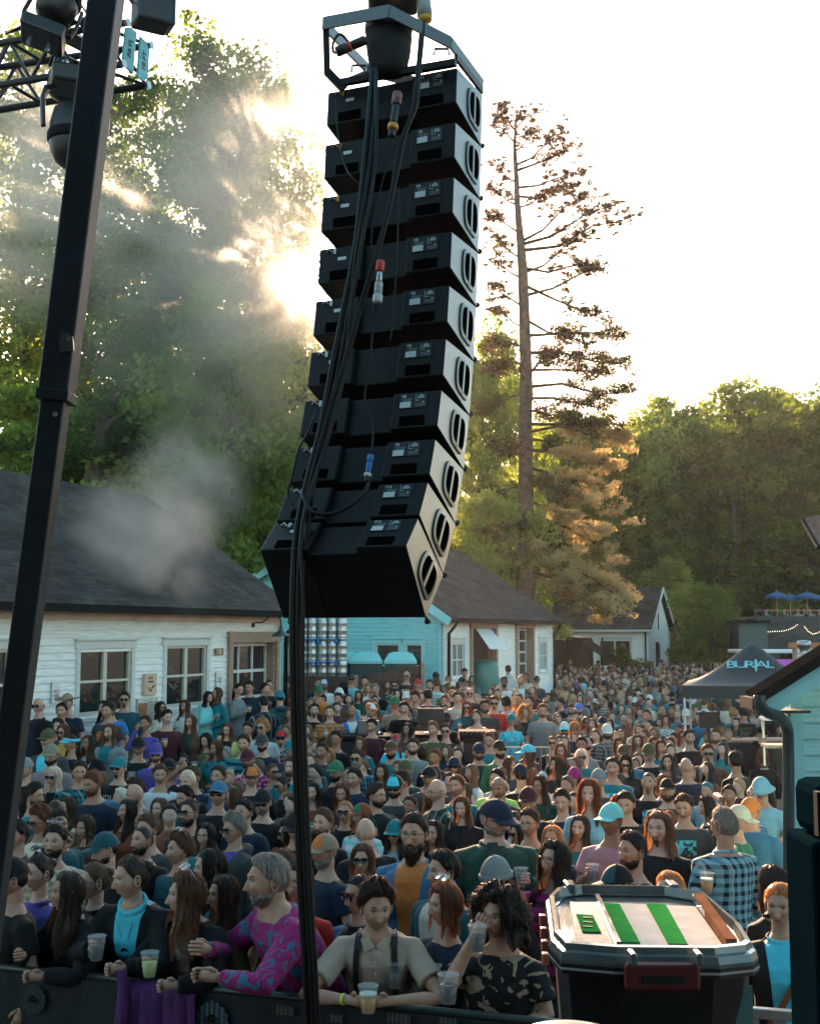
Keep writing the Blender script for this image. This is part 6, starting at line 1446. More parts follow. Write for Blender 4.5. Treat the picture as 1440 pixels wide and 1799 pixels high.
# ---- hats and glasses (shared meshes, material set per object)
_acc = {}
def dome(mb, k=1.0, z0=.030, up=.0, seg=28, rows=8, off=.018, tall=1.0):
    vs = []
    for j in range(rows + 1):
        f = j / rows; th = f * math.acos(min(1, z0 / .134)); 
        for i in range(seg):
            a = 2 * pi * i / seg; r = sin(th)
            vs.append(((.0745 + off) * r * sin(a) * k, -(.096 + off) * r * cos(a) * k + .002, (.116 + off) * cos(th) * tall + up))
    fs = [(j * seg + i, (j + 1) * seg + i, (j + 1) * seg + (i + 1) % seg, j * seg + (i + 1) % seg) for j in range(rows) for i in range(seg)]
    mb.add(vs, fs); mb.tube([(0, 0, (.116 + off) * tall + up - .001), (0, 0, (.116 + off) * tall + up + .004)], .007, 8)
def acc(kind):
    if kind in _acc: return _acc[kind]
    mb = MB(); D = M_BLACK
    if kind in ('cap', 'cap_front'):
        if kind == 'cap':
            dome(mb, tall=1.02); n0 = len(mb.f)
        n_ = 12; V_ = []
        for r0, z_, fy in ((1.0, .034, 1.0), (1.0, .030, 1.45), (.82, .022, 1.78)):
            pass
        V_ = []
        for j in range(6):
            for i in range(n_ + 1):
                a = radians_(-62 + 124 * i / n_); f = j / 5
                x = .0925 * sin(a) * (1 - .06 * f); y = -.108 * cos(a) - .075 * f * (cos(a * .8) ** .5); z = .034 - .012 * f - .16 * x * x / .0925 * (1 + .4 * f)
                V_.append((x, y, z))
        top = [(x, y, z + .004) for x, y, z in V_]; W_ = n_ + 1
        mb.add(V_ + top, [(b_ * W_ + a_, b_ * W_ + a_ + 1, (b_ + 1) * W_ + a_ + 1, (b_ + 1) * W_ + a_) for b_ in range(5) for a_ in range(n_)] + [(len(V_) + b_ * W_ + a_, len(V_) + (b_ + 1) * W_ + a_, len(V_) + (b_ + 1) * W_ + a_ + 1, len(V_) + b_ * W_ + a_ + 1) for b_ in range(5) for a_ in range(n_)] + [(5 * W_ + a_, 5 * W_ + a_ + 1, len(V_) + 5 * W_ + a_ + 1, len(V_) + 5 * W_ + a_) for a_ in range(n_)])
    elif kind == 'front_panel':
        V_ = []; n_ = 10
        for j in range(7):
            for i in range(n_ + 1):
                a = radians_(-48 + 96 * i / n_); th = radians_(74 - 50 * j / 6); V_.append(((.0745 + .0195) * sin(th) * sin(a), -(.096 + .0195) * sin(th) * cos(a) + .002, (.116 + .0195) * cos(th) * 1.02))
        W_ = n_ + 1; mb.add(V_, [(b_ * W_ + a_, b_ * W_ + a_ + 1, (b_ + 1) * W_ + a_ + 1, (b_ + 1) * W_ + a_) for b_ in range(6) for a_ in range(n_)])
    elif kind == 'bucket':
        dome(mb, 1.03, z0=.03, tall=.98); mb.lathe([(.094, .032), (.105, .018), (.135, -.012), (.138, -.010), (.106, .022), (.095, .037)], (0, 0, 0), 28, sy=1.2)
    elif kind == 'cowboy':
        dome(mb, 1.02, z0=.045, tall=1.08); V_ = []
        for j in range(5):
            for i in range(32):
                a = 2 * pi * i / 32; f = j / 4; r = .095 + .085 * f; x = r * sin(a); y = -r * cos(a) * 1.12; V_.append((x * .92, y, .052 + 1.3 * x * x * f - .006 * f))
        mb.add(V_, [(b_ * 32 + a_, b_ * 32 + (a_ + 1) % 32, (b_ + 1) * 32 + (a_ + 1) % 32, (b_ + 1) * 32 + a_) for b_ in range(4) for a_ in range(32)])
    elif kind == 'beanie':
        dome(mb, 1.02, z0=.012, tall=1.12, off=.020); mb.lathe([(.094, .002), (.101, .006), (.101, .038), (.094, .042)], (0, .003, 0), 28, sy=1.24)
    elif kind == 'visor':
        mb.lathe([(.088, .028), (.093, .03), (.091, .066), (.086, .064)], (0, 0, 0), 28, sy=1.24); v = acc('cap_front'); b = len(mb.v)
        mb.v += [tuple(q.co) for q in v.vertices]; 
        for p in v.polygons: mb.f.append(tuple(b + i for i in p.vertices)); mb.m.append(0)
    elif kind in ('sunglasses', 'glasses'):
        for sx in (-1, 1):
            cx = sx * .033; n_ = 16; rw, rh = (.029, .0235) if kind == 'sunglasses' else (.025, .019)
            sq = lambda a: (abs(cos(a)) ** .65 * (1 if cos(a) > 0 else -1), abs(sin(a)) ** .7 * (1 if sin(a) > 0 else -1))
            P = [V3((cx + sq(2 * pi * i / n_)[0] * rw, -.103 + .10 * max(0, abs(cx + sq(2 * pi * i / n_)[0] * rw) - .02) ** 1.2 * 1.6, .008 + sq(2 * pi * i / n_)[1] * rh)) for i in range(n_)]
            if kind == 'sunglasses': mb.add(P + [p + V3((0, -.003, 0)) for p in P], [tuple(range(n_)), tuple(range(n_, 2 * n_))[::-1]] + [(i, (i + 1) % n_, n_ + (i + 1) % n_, n_ + i) for i in range(n_)])
            mb.tube(P + [P[0]], .0018 if kind == 'sunglasses' else .0013, 4, False)
            mb.tube([(sx * .062, -.094, .014), (sx * .078, -.06, .014), (sx * .079, .01, .010)], .0018, 4)
        mb.tube([(-.009, -.109, .012), (0, -.112, .014), (.009, -.109, .012)], .0018, 4)
    me = mb.mesh(kind, [D], True); _acc[kind] = me; return me
radians_ = R

# ---- body and clothing templates
def remesh(mb, vox, name, smooth=4, fold=0., seed=1):
    me = mb.mesh('tmp'); o = bpy.data.objects.new('tmp', me); COL.objects.link(o)
    r = o.modifiers.new('r', 'REMESH'); r.mode = 'VOXEL'; r.voxel_size = vox; s = o.modifiers.new('s', 'SMOOTH'); s.iterations = smooth; s.factor = .5
    dg = bpy.context.evaluated_depsgraph_get(); nm = bpy.data.meshes.new_from_object(o.evaluated_get(dg)); bpy.data.objects.remove(o); bpy.data.meshes.remove(me)
    n = len(nm.vertices); co = np.empty(n * 3, np.float32); nm.vertices.foreach_get('co', co); co = co.reshape(-1, 3)
    if fold:
        no = np.empty(n * 3, np.float32); nm.vertices.foreach_get('normal', no); no = no.reshape(-1, 3); x, y, z = co.T; p = seed * 1.7
        f = np.sin(30 * z + 14 * x + 3.5 * np.sin(9 * x + p) + p) * .45 + np.sin(22 * x - 17 * z + 8 * y + 2.5 * np.sin(13 * z + p)) * .35 + np.sin(55 * z + 25 * y + 4 * np.sin(17 * x)) * .25
        co = co + no * (fold * f)[:, None]
    nm.vertices.foreach_set('co', np.ascontiguousarray(co, np.float32).ravel()); nm.name = name; nm.polygons.foreach_set('use_smooth', [True] * len(nm.polygons)); nm.update()
    return nm
POSE = {  # (elbow, hand) for x>0 arm and x<0 arm, template stature 1.75
    'n': (((.255, .03, 1.14), (.27, -.05, .89)), ((-.255, .03, 1.14), (-.27, -.05, .89))),
    'h': (((.25, .0, 1.15), (.05, -.21, 1.04)), ((-.25, .0, 1.15), (-.05, -.20, 1.02))),
    'c': (((.25, -.03, 1.16), (-.10, -.20, 1.17)), ((-.25, -.03, 1.15), (.10, -.17, 1.21))),
    'r': (((.255, .03, 1.14), (.26, -.06, .89)), ((-.245, -.05, 1.15), (-.10, -.27, 1.27))),
    'L': (((.245, -.05, 1.15), (.10, -.27, 1.27)), ((-.255, .03, 1.14), (-.26, -.06, .89))),
    'b': (((.24, -.04, 1.15), (.045, -.27, 1.22)), ((-.24, -.04, 1.15), (-.05, -.27, 1.24))),
    'p': (((.24, -.02, 1.13), (.045, -.27, 1.15)), ((-.24, -.02, 1.13), (-.045, -.27, 1.16))),
    'm': (((.245, .0, 1.15), (.06, -.2, 1.10)), ((-.20, -.18, 1.22), (-.03, -.165, 1.49))),
    'f': (((.25, .0, 1.15), (.10, -.2, 1.08)), ((-.19, -.20, 1.28), (-.05, -.14, 1.60))),
    'u': (((.25, .0, 1.15), (.10, -.2, 1.08)), ((-.28, -.20, 1.36), (-.30, -.30, 1.62))),
    't': (((.255, .03, 1.14), (.27, -.05, .89)), ((-.36, -.02, 1.58), (-.09, -.06, 1.77))),
    'l': (((.36, -.42, 1.13), (.05, -.56, 1.15)), ((-.36, -.42, 1.13), (-.06, -.56, 1.15))),
    'q': (((.30, -.40, 1.13), (.12, -.58, 1.15)), ((-.28, -.36, 1.13), (-.02, -.56, 1.24))),
}
def torso_T(pose):
    return Matrix.Translation((0, 0, .93)) @ Matrix.Rotation(R(27), 4, 'X') @ Matrix.Translation((0, 0, -.93)) if pose in 'lq' else Matrix.Identity(4)
def head_org(pose): 
    return V3((0, -.265, 1.545)) if pose in 'lq' else V3((0, -.012, 1.635))
TORSO_M = [(.84, .165, .118, 0), (.92, .17, .122, 0), (1.02, .158, .115, 0), (1.14, .162, .118, -.004), (1.26, .182, .126, -.008), (1.36, .188, .122, -.004), (1.405, .160, .10, .0), (1.445, .10, .078, .004), (1.485, .066, .062, .004)]
TORSO_F = [(.84, .172, .122, 0), (.92, .168, .12, 0), (1.04, .132, .10, 0), (1.14, .138, .105, -.006), (1.25, .158, .13, -.02), (1.32, .160, .122, -.012), (1.385, .138, .09, .0), (1.435, .088, .07, .004), (1.48, .056, .054, .004)]
def elltube(mb, rows, M=None, seg=20, extra=0.):
    vs = []
    for z, a, b, dy in rows:
        for k in range(seg):
            t = 2 * pi * k / seg; ct, st = cos(t), sin(t); vs.append(((a + extra) * abs(ct) ** .85 * (1 if ct > 0 else -1), (b + extra) * abs(st) ** .9 * (1 if st > 0 else -1) + dy, z))
    n = len(rows); fs = [(i * seg + k, i * seg + (k + 1) % seg, (i + 1) * seg + (k + 1) % seg, (i + 1) * seg + k) for i in range(n - 1) for k in range(seg)] + [tuple(range(seg))[::-1], tuple((n - 1) * seg + k for k in range(seg))]
    mb.add(vs, fs, M)
def hand(mb, w, d, side, up=V3((0, 0, 1)), hold=True, s=1.0):
    """hand from the wrist w pointing along d with the back of the hand outward; five fingers curled round a cup"""
    d = V3(d).normalized(); 
    pn = d.cross(up); pn = pn.normalized() if pn.length > .2 else V3((1, 0, 0)); pn *= side      # palm normal (inward)
    sdv = pn.cross(d).normalized()
    if sdv.z < 0: sdv = -sdv                     # thumb side is up
    c0 = w + d * .045 * s
    mb.tube([w - d * .01, w + d * .02 * s, c0 + d * .02 * s, c0 + d * .045 * s], [(.020 * s, .026 * s), (.019 * s, .033 * s), (.017 * s, .040 * s), (.013 * s, .038 * s)] if False else [.024 * s, .027 * s, .031 * s, .027 * s], 8)
    for k, ln in enumerate((.070, .078, .073, .058)):
        b = c0 + d * .036 * s + sdv * (.027 - .018 * k) * s; cu = .8 if hold else .35
        p1 = b + d * ln * .42 * s + pn * .006; p2 = p1 + (d * (1 - cu) + pn * cu).normalized() * ln * .33 * s; p3 = p2 + (d * (1 - 1.9 * cu) + pn * cu * 1.1).normalized() * ln * .28 * s
        mb.tube([b, p1, p2, p3], [.0095 * s, .0090 * s, .0082 * s, .0062 * s], 7)
    b = w + d * .022 * s + sdv * .026 * s; p1 = b + (d * .7 + sdv * .5 + pn * .5).normalized() * .032 * s; p2 = p1 + (d * .8 + pn * .6).normalized() * .026 * s
    mb.tube([b, p1, p2], [.0115 * s, .0105 * s, .0075 * s], 7)
_body = {}
def body_mesh(pose, fem, vox=.013, hy=0., hp=0., brow=1., lip=.5, stub=0., dense=(64, 60), arms=None):
    key = ('b', pose, fem, vox, round(hy, 2), round(hp, 2), stub, brow)
    if key in _body: return _body[key]
    T = torso_T(pose); mb = MB(); rows = TORSO_F if fem else TORSO_M; elltube(mb, rows, T)
    ho = head_org(pose); nb = T @ V3((0, .0, 1.43)); hb = ho + V3((0, .022, -.075)); nr = .050 if fem else .060
    mb.tube([nb, nb.lerp(hb, .5), hb + V3((0, 0, .03))], [nr * 1.25, nr, nr * .95], 14)
    sw = .165 if fem else .185
    for (el, ha), sx in zip(POSE[pose], (1, -1)):
        sh_ = T @ V3((sx * sw, 0, 1.365)); el, ha = V3(el), V3(ha); k = .88 if fem else 1.; wd = (ha - el).normalized(); wr = ha - wd * .055
        mb.tube([T @ V3((sx * sw * .6, 0, 1.39)), sh_, sh_.lerp(el, .5), el, el.lerp(wr, .3), el.lerp(wr, .75), wr, wr + wd * .02], [.055 * k, .056 * k, .046 * k, .038 * k, .041 * k, .030 * k, .025 * k, .024 * k], 12)
    for sx in (-1, 1): mb.tube([(sx * .085, 0, .92), (sx * .09, .0, .75), (sx * .095, .0, .50), (sx * .095, .02, .28), (sx * .095, .03, .10), (sx * .1, .01, .05), (sx * .105, -.12, .03)], [.09, .08, .055, .055, .038, .045, .03], 12)
    me = remesh(mb, vox, 'body', 3)
    # fingers and head are added to the same mesh
    mb2 = MB()
    for (el, ha), sx in zip(POSE[pose], (1, -1)):
        el, ha = V3(el), V3(ha); wd = (ha - el).normalized(); hand(mb2, ha - wd * .055, wd, -sx if abs(wd.z) < .9 else sx, hold=(pose not in 'nc'), s=.92 if fem else 1.)
    Vh, Qh = head_grid(*dense, fem); feat = head_feat(Vh, brow, lip, stub); Rm = rotm(hy, hp); hs_ = 1. if dense[0] > 80 else .985; Rm = Rm * hs_; Vw = Vh @ Rm.T + np.array(ho)
    mb3 = MB()
    for sx in (-1, 1):
        pr = [V3((sx * .071, .012 + .016 * cos(a) , -.004 + .030 * sin(a))) + V3((sx * .010, .0, 0)) for a in [2 * pi * i / 10 for i in range(10)]]
        mb3.tube(pr + [pr[0], pr[1]], .0055, 5, False); mb3.tube([(sx * .069, .012, -.004), (sx * .080, .014, -.004)], [.017, .014], 8)
    Ve = np.array(mb3.v) @ Rm.T + np.array(ho)
    n0 = len(me.vertices); co = np.empty(n0 * 3, np.float32); me.vertices.foreach_get('co', co); co = co.reshape(-1, 3)
    polys = [tuple(p.vertices) for p in me.polygons]
    V = co.tolist() + [list(v) for v in mb2.v] + Vw.tolist() + Ve.tolist(); b1 = n0; b2 = n0 + len(mb2.v); b3 = b2 + len(Vw)
    Fs = polys + [tuple(b1 + i for i in f) for f in mb2.f] + [tuple(b2 + i for i in f) for f in Qh] + [tuple(b3 + i for i in f) for f in mb3.f]
    out_ = bpy.data.meshes.new('body'); out_.from_pydata(V, [], Fs); out_.polygons.foreach_set('use_smooth', [True] * len(Fs)); A = np.zeros((len(V), 4), np.float32); A[b2:b3] = feat
    at_ = out_.attributes.new('feat', 'FLOAT_COLOR', 'POINT'); at_.data.foreach_set('color', A.ravel()); out_.materials.append(skin_mat('l')); bpy.data.meshes.remove(me)
    _body[key] = out_; return out_
def top_mesh(pose, fem, kind, vox=.014, hero=0):
    """kind tee, long, jack (hood adds a bunched collar)"""
    key = ('t', pose, fem, kind, vox, hero)
    if key in _body: return _body[key]
    T = torso_T(pose); mb = MB(); rows = (TORSO_F if fem else TORSO_M)[:-1]; ex = {'tee': .013, 'long': .014, 'jack': .022, 'hood': .024, 'tank': .008}[kind]
    rows = [(rows[0][0] - .03, rows[0][1] + .006, rows[0][2] + .006, 0)] + rows[:-1] + [(rows[-1][0] - .004, rows[-1][1] - .01, rows[-1][2] - .004, rows[-1][3])]
    elltube(mb, rows, T, extra=ex)
    if kind in ('jack', 'hood'): 
        c = [T @ V3((.078 * cos(a), .004 + .070 * sin(a), 1.462 + .014 * sin(a))) for a in [2 * pi * i / 12 for i in range(12)]]; mb.tube(c + [c[0], c[1]], .016, 6, False)
    if kind == 'hood':
        mb.tube([T @ V3((-.10, .06, 1.45)), T @ V3((-.06, .12, 1.46)), T @ V3((0, .14, 1.46)), T @ V3((.06, .12, 1.46)), T @ V3((.10, .06, 1.45))], [.03, .045, .05, .045, .03], 10)
    sw = .165 if fem else .185
    if kind != 'tank':
        for (el, ha), sx in zip(POSE[pose], (1, -1)):
            sh_ = T @ V3((sx * sw, 0, 1.362)); el, ha = V3(el), V3(ha); k = .9 if fem else 1.; wd = (ha - el).normalized(); wr = ha - wd * .06
            if kind == 'tee': mb.tube([T @ V3((sx * sw * .5, 0, 1.39)), sh_, sh_.lerp(el, .35), sh_.lerp(el, .66)], [.058 * k, .073 * k, .068 * k, .072 * k], 14)
            else:
                e = ex - .006; mb.tube([T @ V3((sx * sw * .5, 0, 1.39)), sh_, sh_.lerp(el, .5), el, el.lerp(wr, .4), el.lerp(wr, .85), wr], [.052 * k + e, .066 * k + e, .058 * k + e, .052 * k + e, .046 * k + e, .036 * k + e, .034 * k + e], 14)
    me = remesh(mb, vox, 'top', 4, fold=.0045 if kind != 'tank' else .002, seed=sum(map(ord, pose + kind)))
    me.materials.append(M_BLACK); _body[key] = me; return me
def legs_mesh(fem):
    key = ('g', fem)
    if key in _body: return _body[key]
    mb = MB(); elltube(mb, [(.80, .17, .125, 0), (.88, .175, .128, 0), (.96, .168, .12, 0)], None)
    for sx in (-1, 1): mb.tube([(sx * .08, 0, .90), (sx * .09, .0, .72), (sx * .097, .0, .48), (sx * .098, .02, .26), (sx * .1, .03, .08)], [.098, .092, .070, .064, .062], 12); mb.tube([(sx * .1, .06, .04), (sx * .105, -.02, .05), (sx * .11, -.14, .035)], [.045, .05, .035], 8)
    me = remesh(mb, .018, 'trousers', 3, fold=.004); me.materials.append(M_BLACK); _body[key] = me; return me

# ---- cloth materials
CC = {'black': (.007, .007, .008), 'navy': (.010, .019, .04), 'teal': (.015, .17, .19), 'darkteal': (.010, .07, .085), 'white': (.62, .62, .60), 'cream': (.55, .48, .38), 'grey': (.20, .21, .21), 'charcoal': (.045, .048, .05), 'lightgrey': (.38, .40, .40),
      'blue': (.03, .16, .48), 'denim': (.04, .14, .24), 'paleblue': (.22, .42, .50), 'cyan': (.08, .56, .70), 'aqua': (.22, .62, .58), 'green': (.03, .14, .07), 'darkgreen': (.012, .05, .035), 'olive': (.07, .075, .03), 'lime': (.45, .62, .12),
      'red': (.50, .03, .02), 'rust': (.22, .055, .02), 'maroon': (.07, .012, .02), 'orange': (.58, .17, .04), 'peach': (.65, .33, .20), 'pink': (.50, .22, .24), 'brown': (.09, .045, .028), 'tan': (.30, .21, .14), 'khaki': (.22, .19, .13), 'beige': (.48, .36, .28),
      'purple': (.08, .06, .26), 'magenta': (.34, .02, .14), 'yellow': (.55, .50, .15), 'mustard': (.45, .24, .04), 'dusty': (.22, .17, .17)}
CN = {'darkteal': 'dark teal', 'lightgrey': 'light grey', 'paleblue': 'pale blue', 'darkgreen': 'dark green', 'dusty': 'dusty pink'}
def cn(c): return CN.get(c, c)
def cloth_mat(spec):
    """plain | plaid:c1:c2 | open:outer:inner | print:c:ink | dye:c1:c2 | stripe:c1:c2 | denim"""
    nm = 'cloth_' + spec
    if nm in MATS: return MATS[nm]
    m = bpy.data.materials.new(nm.replace(':', '_')); t, b = nodes_of(m); MATS[nm] = m; p = spec.split(':')
    tc = N(t, 'ShaderNodeTexCoord'); sx = N(t, 'ShaderNodeSeparateXYZ'); t.links.new(tc.outputs['Object'], sx.inputs[0])
    nz = N(t, 'ShaderNodeTexNoise'); nz.inputs['Scale'].default_value = 9; nz.inputs['Detail'].default_value = 5; t.links.new(tc.outputs['Object'], nz.inputs['Vector'])
    n2 = N(t, 'ShaderNodeTexNoise'); n2.inputs['Scale'].default_value = 450; t.links.new(tc.outputs['Object'], n2.inputs['Vector'])
    def math_(op, a, b_=None, c=None):
        n = N(t, 'ShaderNodeMath', operation=op)
        for i, v in enumerate((a, b_, c)):
            if v is None: continue
            if isinstance(v, (int, float)): n.inputs[i].default_value = v
            else: t.links.new(v, n.inputs[i])
        return n.outputs[0]
    def mixc(f, a, b_):
        n = N(t, 'ShaderNodeMix', data_type='RGBA')
        if isinstance(f, float): n.inputs[0].default_value = f
        else: t.links.new(f, n.inputs[0])
        for i, v in ((6, a), (7, b_)):
            if isinstance(v, tuple): n.inputs[i].default_value = (*v, 1)
            else: t.links.new(v, n.inputs[i])
        return n.outputs[2]
    x, y, z = sx.outputs
    if len(p) == 1: c = CC[p[0]]; col = mixc(nz.outputs[0], tuple(v * .82 for v in c), tuple(min(1, v * 1.15) for v in c))
    else:
        c1, c2 = CC[p[1]], CC[p[2]]
        if p[0] == 'plaid':
            u = math_('ADD', x, y); k = 2 * pi / .062
            sX = math_('GREATER_THAN', math_('SINE', math_('MULTIPLY', u, k)), .1); sZ = math_('GREATER_THAN', math_('SINE', math_('MULTIPLY', z, k)), .1)
            col = mixc(math_('MULTIPLY', math_('ADD', sX, sZ), .5), c1, c2)
            l1 = math_('GREATER_THAN', math_('SINE', math_('MULTIPLY', u, k * .5)), .93); col = mixc(math_('MULTIPLY', l1, .5), col, (.5, .5, .5))
        elif p[0] == 'open':
            wz = math_('MULTIPLY_ADD', z, .10, -.05); f = math_('MULTIPLY', math_('LESS_THAN', math_('ABSOLUTE', x), wz), math_('LESS_THAN', y, -.02))
            col = mixc(f, c1, c2)
        elif p[0] == 'print':
            vo = N(t, 'ShaderNodeTexNoise'); vo.inputs['Scale'].default_value = 26; t.links.new(tc.outputs['Object'], vo.inputs['Vector'])
            f = math_('MULTIPLY', math_('LESS_THAN', math_('ABSOLUTE', x), .095), math_('LESS_THAN', math_('ABSOLUTE', math_('ADD', z, -1.27)), .075)); f = math_('MULTIPLY', f, math_('LESS_THAN', y, 0.)); f = math_('MULTIPLY', f, math_('GREATER_THAN', vo.outputs[0], .49)); col = mixc(f, c1, c2)
        elif p[0] == 'stripe': col = mixc(math_('GREATER_THAN', math_('SINE', math_('MULTIPLY', z, 2 * pi / .09)), .35), c1, c2)
        elif p[0] == 'vstripe':
            wv = N(t, 'ShaderNodeTexWave'); wv.inputs['Scale'].default_value = 14; wv.inputs['Distortion'].default_value = 3; t.links.new(tc.outputs['Object'], wv.inputs['Vector']); vo = N(t, 'ShaderNodeTexNoise'); vo.inputs['Scale'].default_value = 13; vo.inputs['Distortion'].default_value = 2; t.links.new(tc.outputs['Object'], vo.inputs['Vector'])
            a_ = mixc(math_('MULTIPLY', wv.outputs[1], .5), c1, tuple(v * .5 for v in c1)); col = mixc(math_('GREATER_THAN', vo.outputs[0], .58), a_, c2)
        elif p[0] in ('dye', 'floral', 'pattern'):
            vo = N(t, 'ShaderNodeTexNoise'); vo.inputs['Scale'].default_value = {'dye': 7, 'floral': 11, 'pattern': 28}[p[0]]; vo.inputs['Distortion'].default_value = 1.2; t.links.new(tc.outputs['Object'], vo.inputs['Vector'])
            col = mixc(math_('GREATER_THAN', vo.outputs[0], .56) if p[0] != 'dye' else vo.outputs[0], c1, c2)
        elif p[0] == 'band': col = mixc(math_('LESS_THAN', math_('ABSOLUTE', math_('ADD', z, -1.22)), .035), c1, c2)
        else: col = mixc(.5, c1, c2)
    t.links.new(col, b.inputs['Base Color']); b.inputs['Roughness'].default_value = .75; b.inputs['Sheen Weight'].default_value = .05; b.inputs['Sheen Roughness'].default_value = .25; b.inputs['Specular IOR Level'].default_value = .25
    bp = N(t, 'ShaderNodeBump'); bp.inputs['Strength'].default_value = .5; bp.inputs['Distance'].default_value = .012; mz = math_('ADD', nz.outputs[0], math_('MULTIPLY', n2.outputs[0], .08)); t.links.new(mz, bp.inputs['Height']); t.links.new(bp.outputs[0], b.inputs['Normal'])
    return m
def omat(o, m):
    o.material_slots[0].link = 'OBJECT'; o.material_slots[0].material = m; return o
M_LENS = mat('dark_lens', (.008, .008, .009), .12, var=.0, spec=.7); M_WIRE = mat('glasses_frame', (.03, .025, .02), .3)
def dressed(x, y, sex, yaw, hs, hc, extras, top, pose, rn, h=None, hero=None, gz=GZ_):
    """one person; returns root"""
    fem = sex == 'f'
    if h is None: h = (1.655 if fem else 1.77) + rn.uniform(-.05, .05)
    ex = [e for e in extras.split(',') if e and e != '-']; exd = {e.split('=')[0]: (e.split('=') + [''])[1] for e in ex}
    hat = next((k for k in ('cap', 'truck', 'bucket', 'bean', 'cow', 'visor') if k in exd), None)
    ho = head_org(pose); base_top = ho.z + .116 + (.018 if hat else .012)
    if hero and 'd' in hero:
        P = at(x, y, hero['d']); s = (P.z + .28) / base_top
    else:
        s = h / (1.751 + .012); P = atz(x, y, base_top * s + gz)
    rz = -R(yaw); vy, vp = rn.choice([(0, 0), (0, 0), (18, -5), (-18, 4), (14, 9), (0, 9)]); by = hero.get('by', yaw) if hero else yaw - vy; rz = -R(by); hy = -R(yaw - by); hp = R(hero.get('hp', 0)) if hero else R(vp)
    off = Matrix.Rotation(rz, 3, 'Z') @ V3((ho.x, ho.y, 0)) * s
    if hero: gz = -.28
    r = empty('person', (P.x - off.x, P.y - off.y, gz), rz); r.rotation_euler = (R(rn.uniform(-2, 2)) if not hero else 0, R(rn.uniform(-2.5, 2.5)) if not hero else 0, rz); r.scale = (s * (hero.get('wide', 1) if hero else rn.uniform(.97, 1.07)), s * (hero.get('wide', 1) if hero else 1), s)
    sk = exd.get('skin') or ('l' if rn.random() < .6 else 'p' if rn.random() < .7 else 't')
    kind, _, cs = top.partition(':'); vox = .009 if hero else .0135; stub = .6 if (not fem and 'bd' not in exd and rn.random() < .4) else 0.
    dn = (96, 92) if hero else (60, 56)
    b = link('body', body_mesh(pose, fem, .008 if hero else .014, hy, hp, .55 if fem else 1., .9 if fem else .35, stub, dn), r); omat(b, skin_mat(sk))
    t_ = link({'tee': 'shirt', 'long': 'shirt', 'jack': 'jacket', 'hood': 'hoodie', 'tank': 'vest'}[kind], top_mesh(pose, fem, kind, vox, 0), r); omat(t_, cloth_mat(cs))
    pz = link('trousers', legs_mesh(fem), r); omat(pz, cloth_mat(exd.get('leg') or rn.choice(['denim', 'black', 'navy', 'charcoal', 'khaki', 'denim'])))
    Hm = Matrix.Translation(ho) @ Matrix.Rotation(hy, 4, 'Z') @ Matrix.Rotation(hp, 4, 'X')
    hk = (0.965 if fem else 1.) * (1. if hero else .985)
    def onhead(name, me, m, sc_=1., dz=0., dy=0., pit=0., yr=0.):
        o = link(name, me, r); omat(o, m); o.matrix_local = Hm @ Matrix.Translation((0, dy, dz)) @ Matrix.Rotation(yr, 4, 'Z') @ Matrix.Rotation(pit, 4, 'X') @ Matrix.Scale(sc_ * hk, 4); return o
    if hs != 'bald': 
        st_ = hs if not (hat and hs in ('mess', 'short')) else 'buzz'
        if hat and hs in ('curly', 'wavy'): st_ = 'longm' if hs == 'wavy' else 'bob'
        onhead('hair', hair_mesh(st_, rn.randrange(2) if not hat else 0), hair_mat(hc), .985 if hat else 1.)
    if 'bd' in exd: onhead('beard', beard_mesh('full'), hair_mat(exd['bd'] or hc if hs != 'bald' else exd['bd'] or 'd'))
    if 'lb' in exd: onhead('beard', beard_mesh('long'), hair_mat(exd['lb'] or hc))
    if 'gt' in exd: onhead('beard', beard_mesh('goat'), hair_mat(exd['gt'] or hc))
    if hat:
        nm = {'cap': 'cap', 'truck': 'cap', 'bucket': 'bucket', 'bean': 'beanie', 'cow': 'cowboy', 'visor': 'visor'}[hat]; c = exd[hat].split('/')
        o = onhead({'cap': 'cap', 'bucket': 'bucket_hat', 'beanie': 'beanie', 'cowboy': 'cowboy_hat', 'visor': 'visor'}[nm], acc(nm), cloth_mat(c[0]), 1.03, pit=R(rn.uniform(-4, 6)))
        if hat == 'truck':
            f = link('front_panel', acc('front_panel'), o); omat(f, cloth_mat(c[1] if len(c) > 1 else 'white'))
    if 'sg' in exd: onhead('sunglasses', acc('sunglasses'), M_LENS)
    if 'gl' in exd: onhead('glasses', acc('glasses'), M_WIRE)
    if 'sgh' in exd: onhead('sunglasses', acc('sunglasses'), M_LENS if exd['sgh'] != 'w' else M_STEEL, 1.08, dz=.075, dy=.045, pit=R(-52))
    # description
    desc = []
    if hs == 'bald': desc.append('bald')
    elif hat is None:
        desc.append({'buzz': 'crop haired', 'short': 'short haired', 'mess': 'messy haired', 'hb': 'balding', 'long': 'long haired', 'wavy': 'wavy haired', 'bob': 'bob haired', 'bun': 'bun wearing', 'pony': 'ponytailed', 'curly': 'curly haired', 'longm': 'long haired'}[hs] if hc in 'kd' and rn.random() < 2 and False else HN[hc] + ' ' + {'buzz': 'cropped', 'short': 'short', 'mess': 'tousled', 'hb': 'thinning', 'long': 'long', 'wavy': 'wavy', 'bob': 'bobbed', 'bun': 'knotted', 'pony': 'ponytail', 'curly': 'curly', 'longm': 'long'}[hs] + ' haired')
    who = 'woman' if fem else 'man'
    if {'bd', 'lb', 'gt'} & set(exd): desc.insert(0, 'bearded')
    cw = cs.split(':'); 
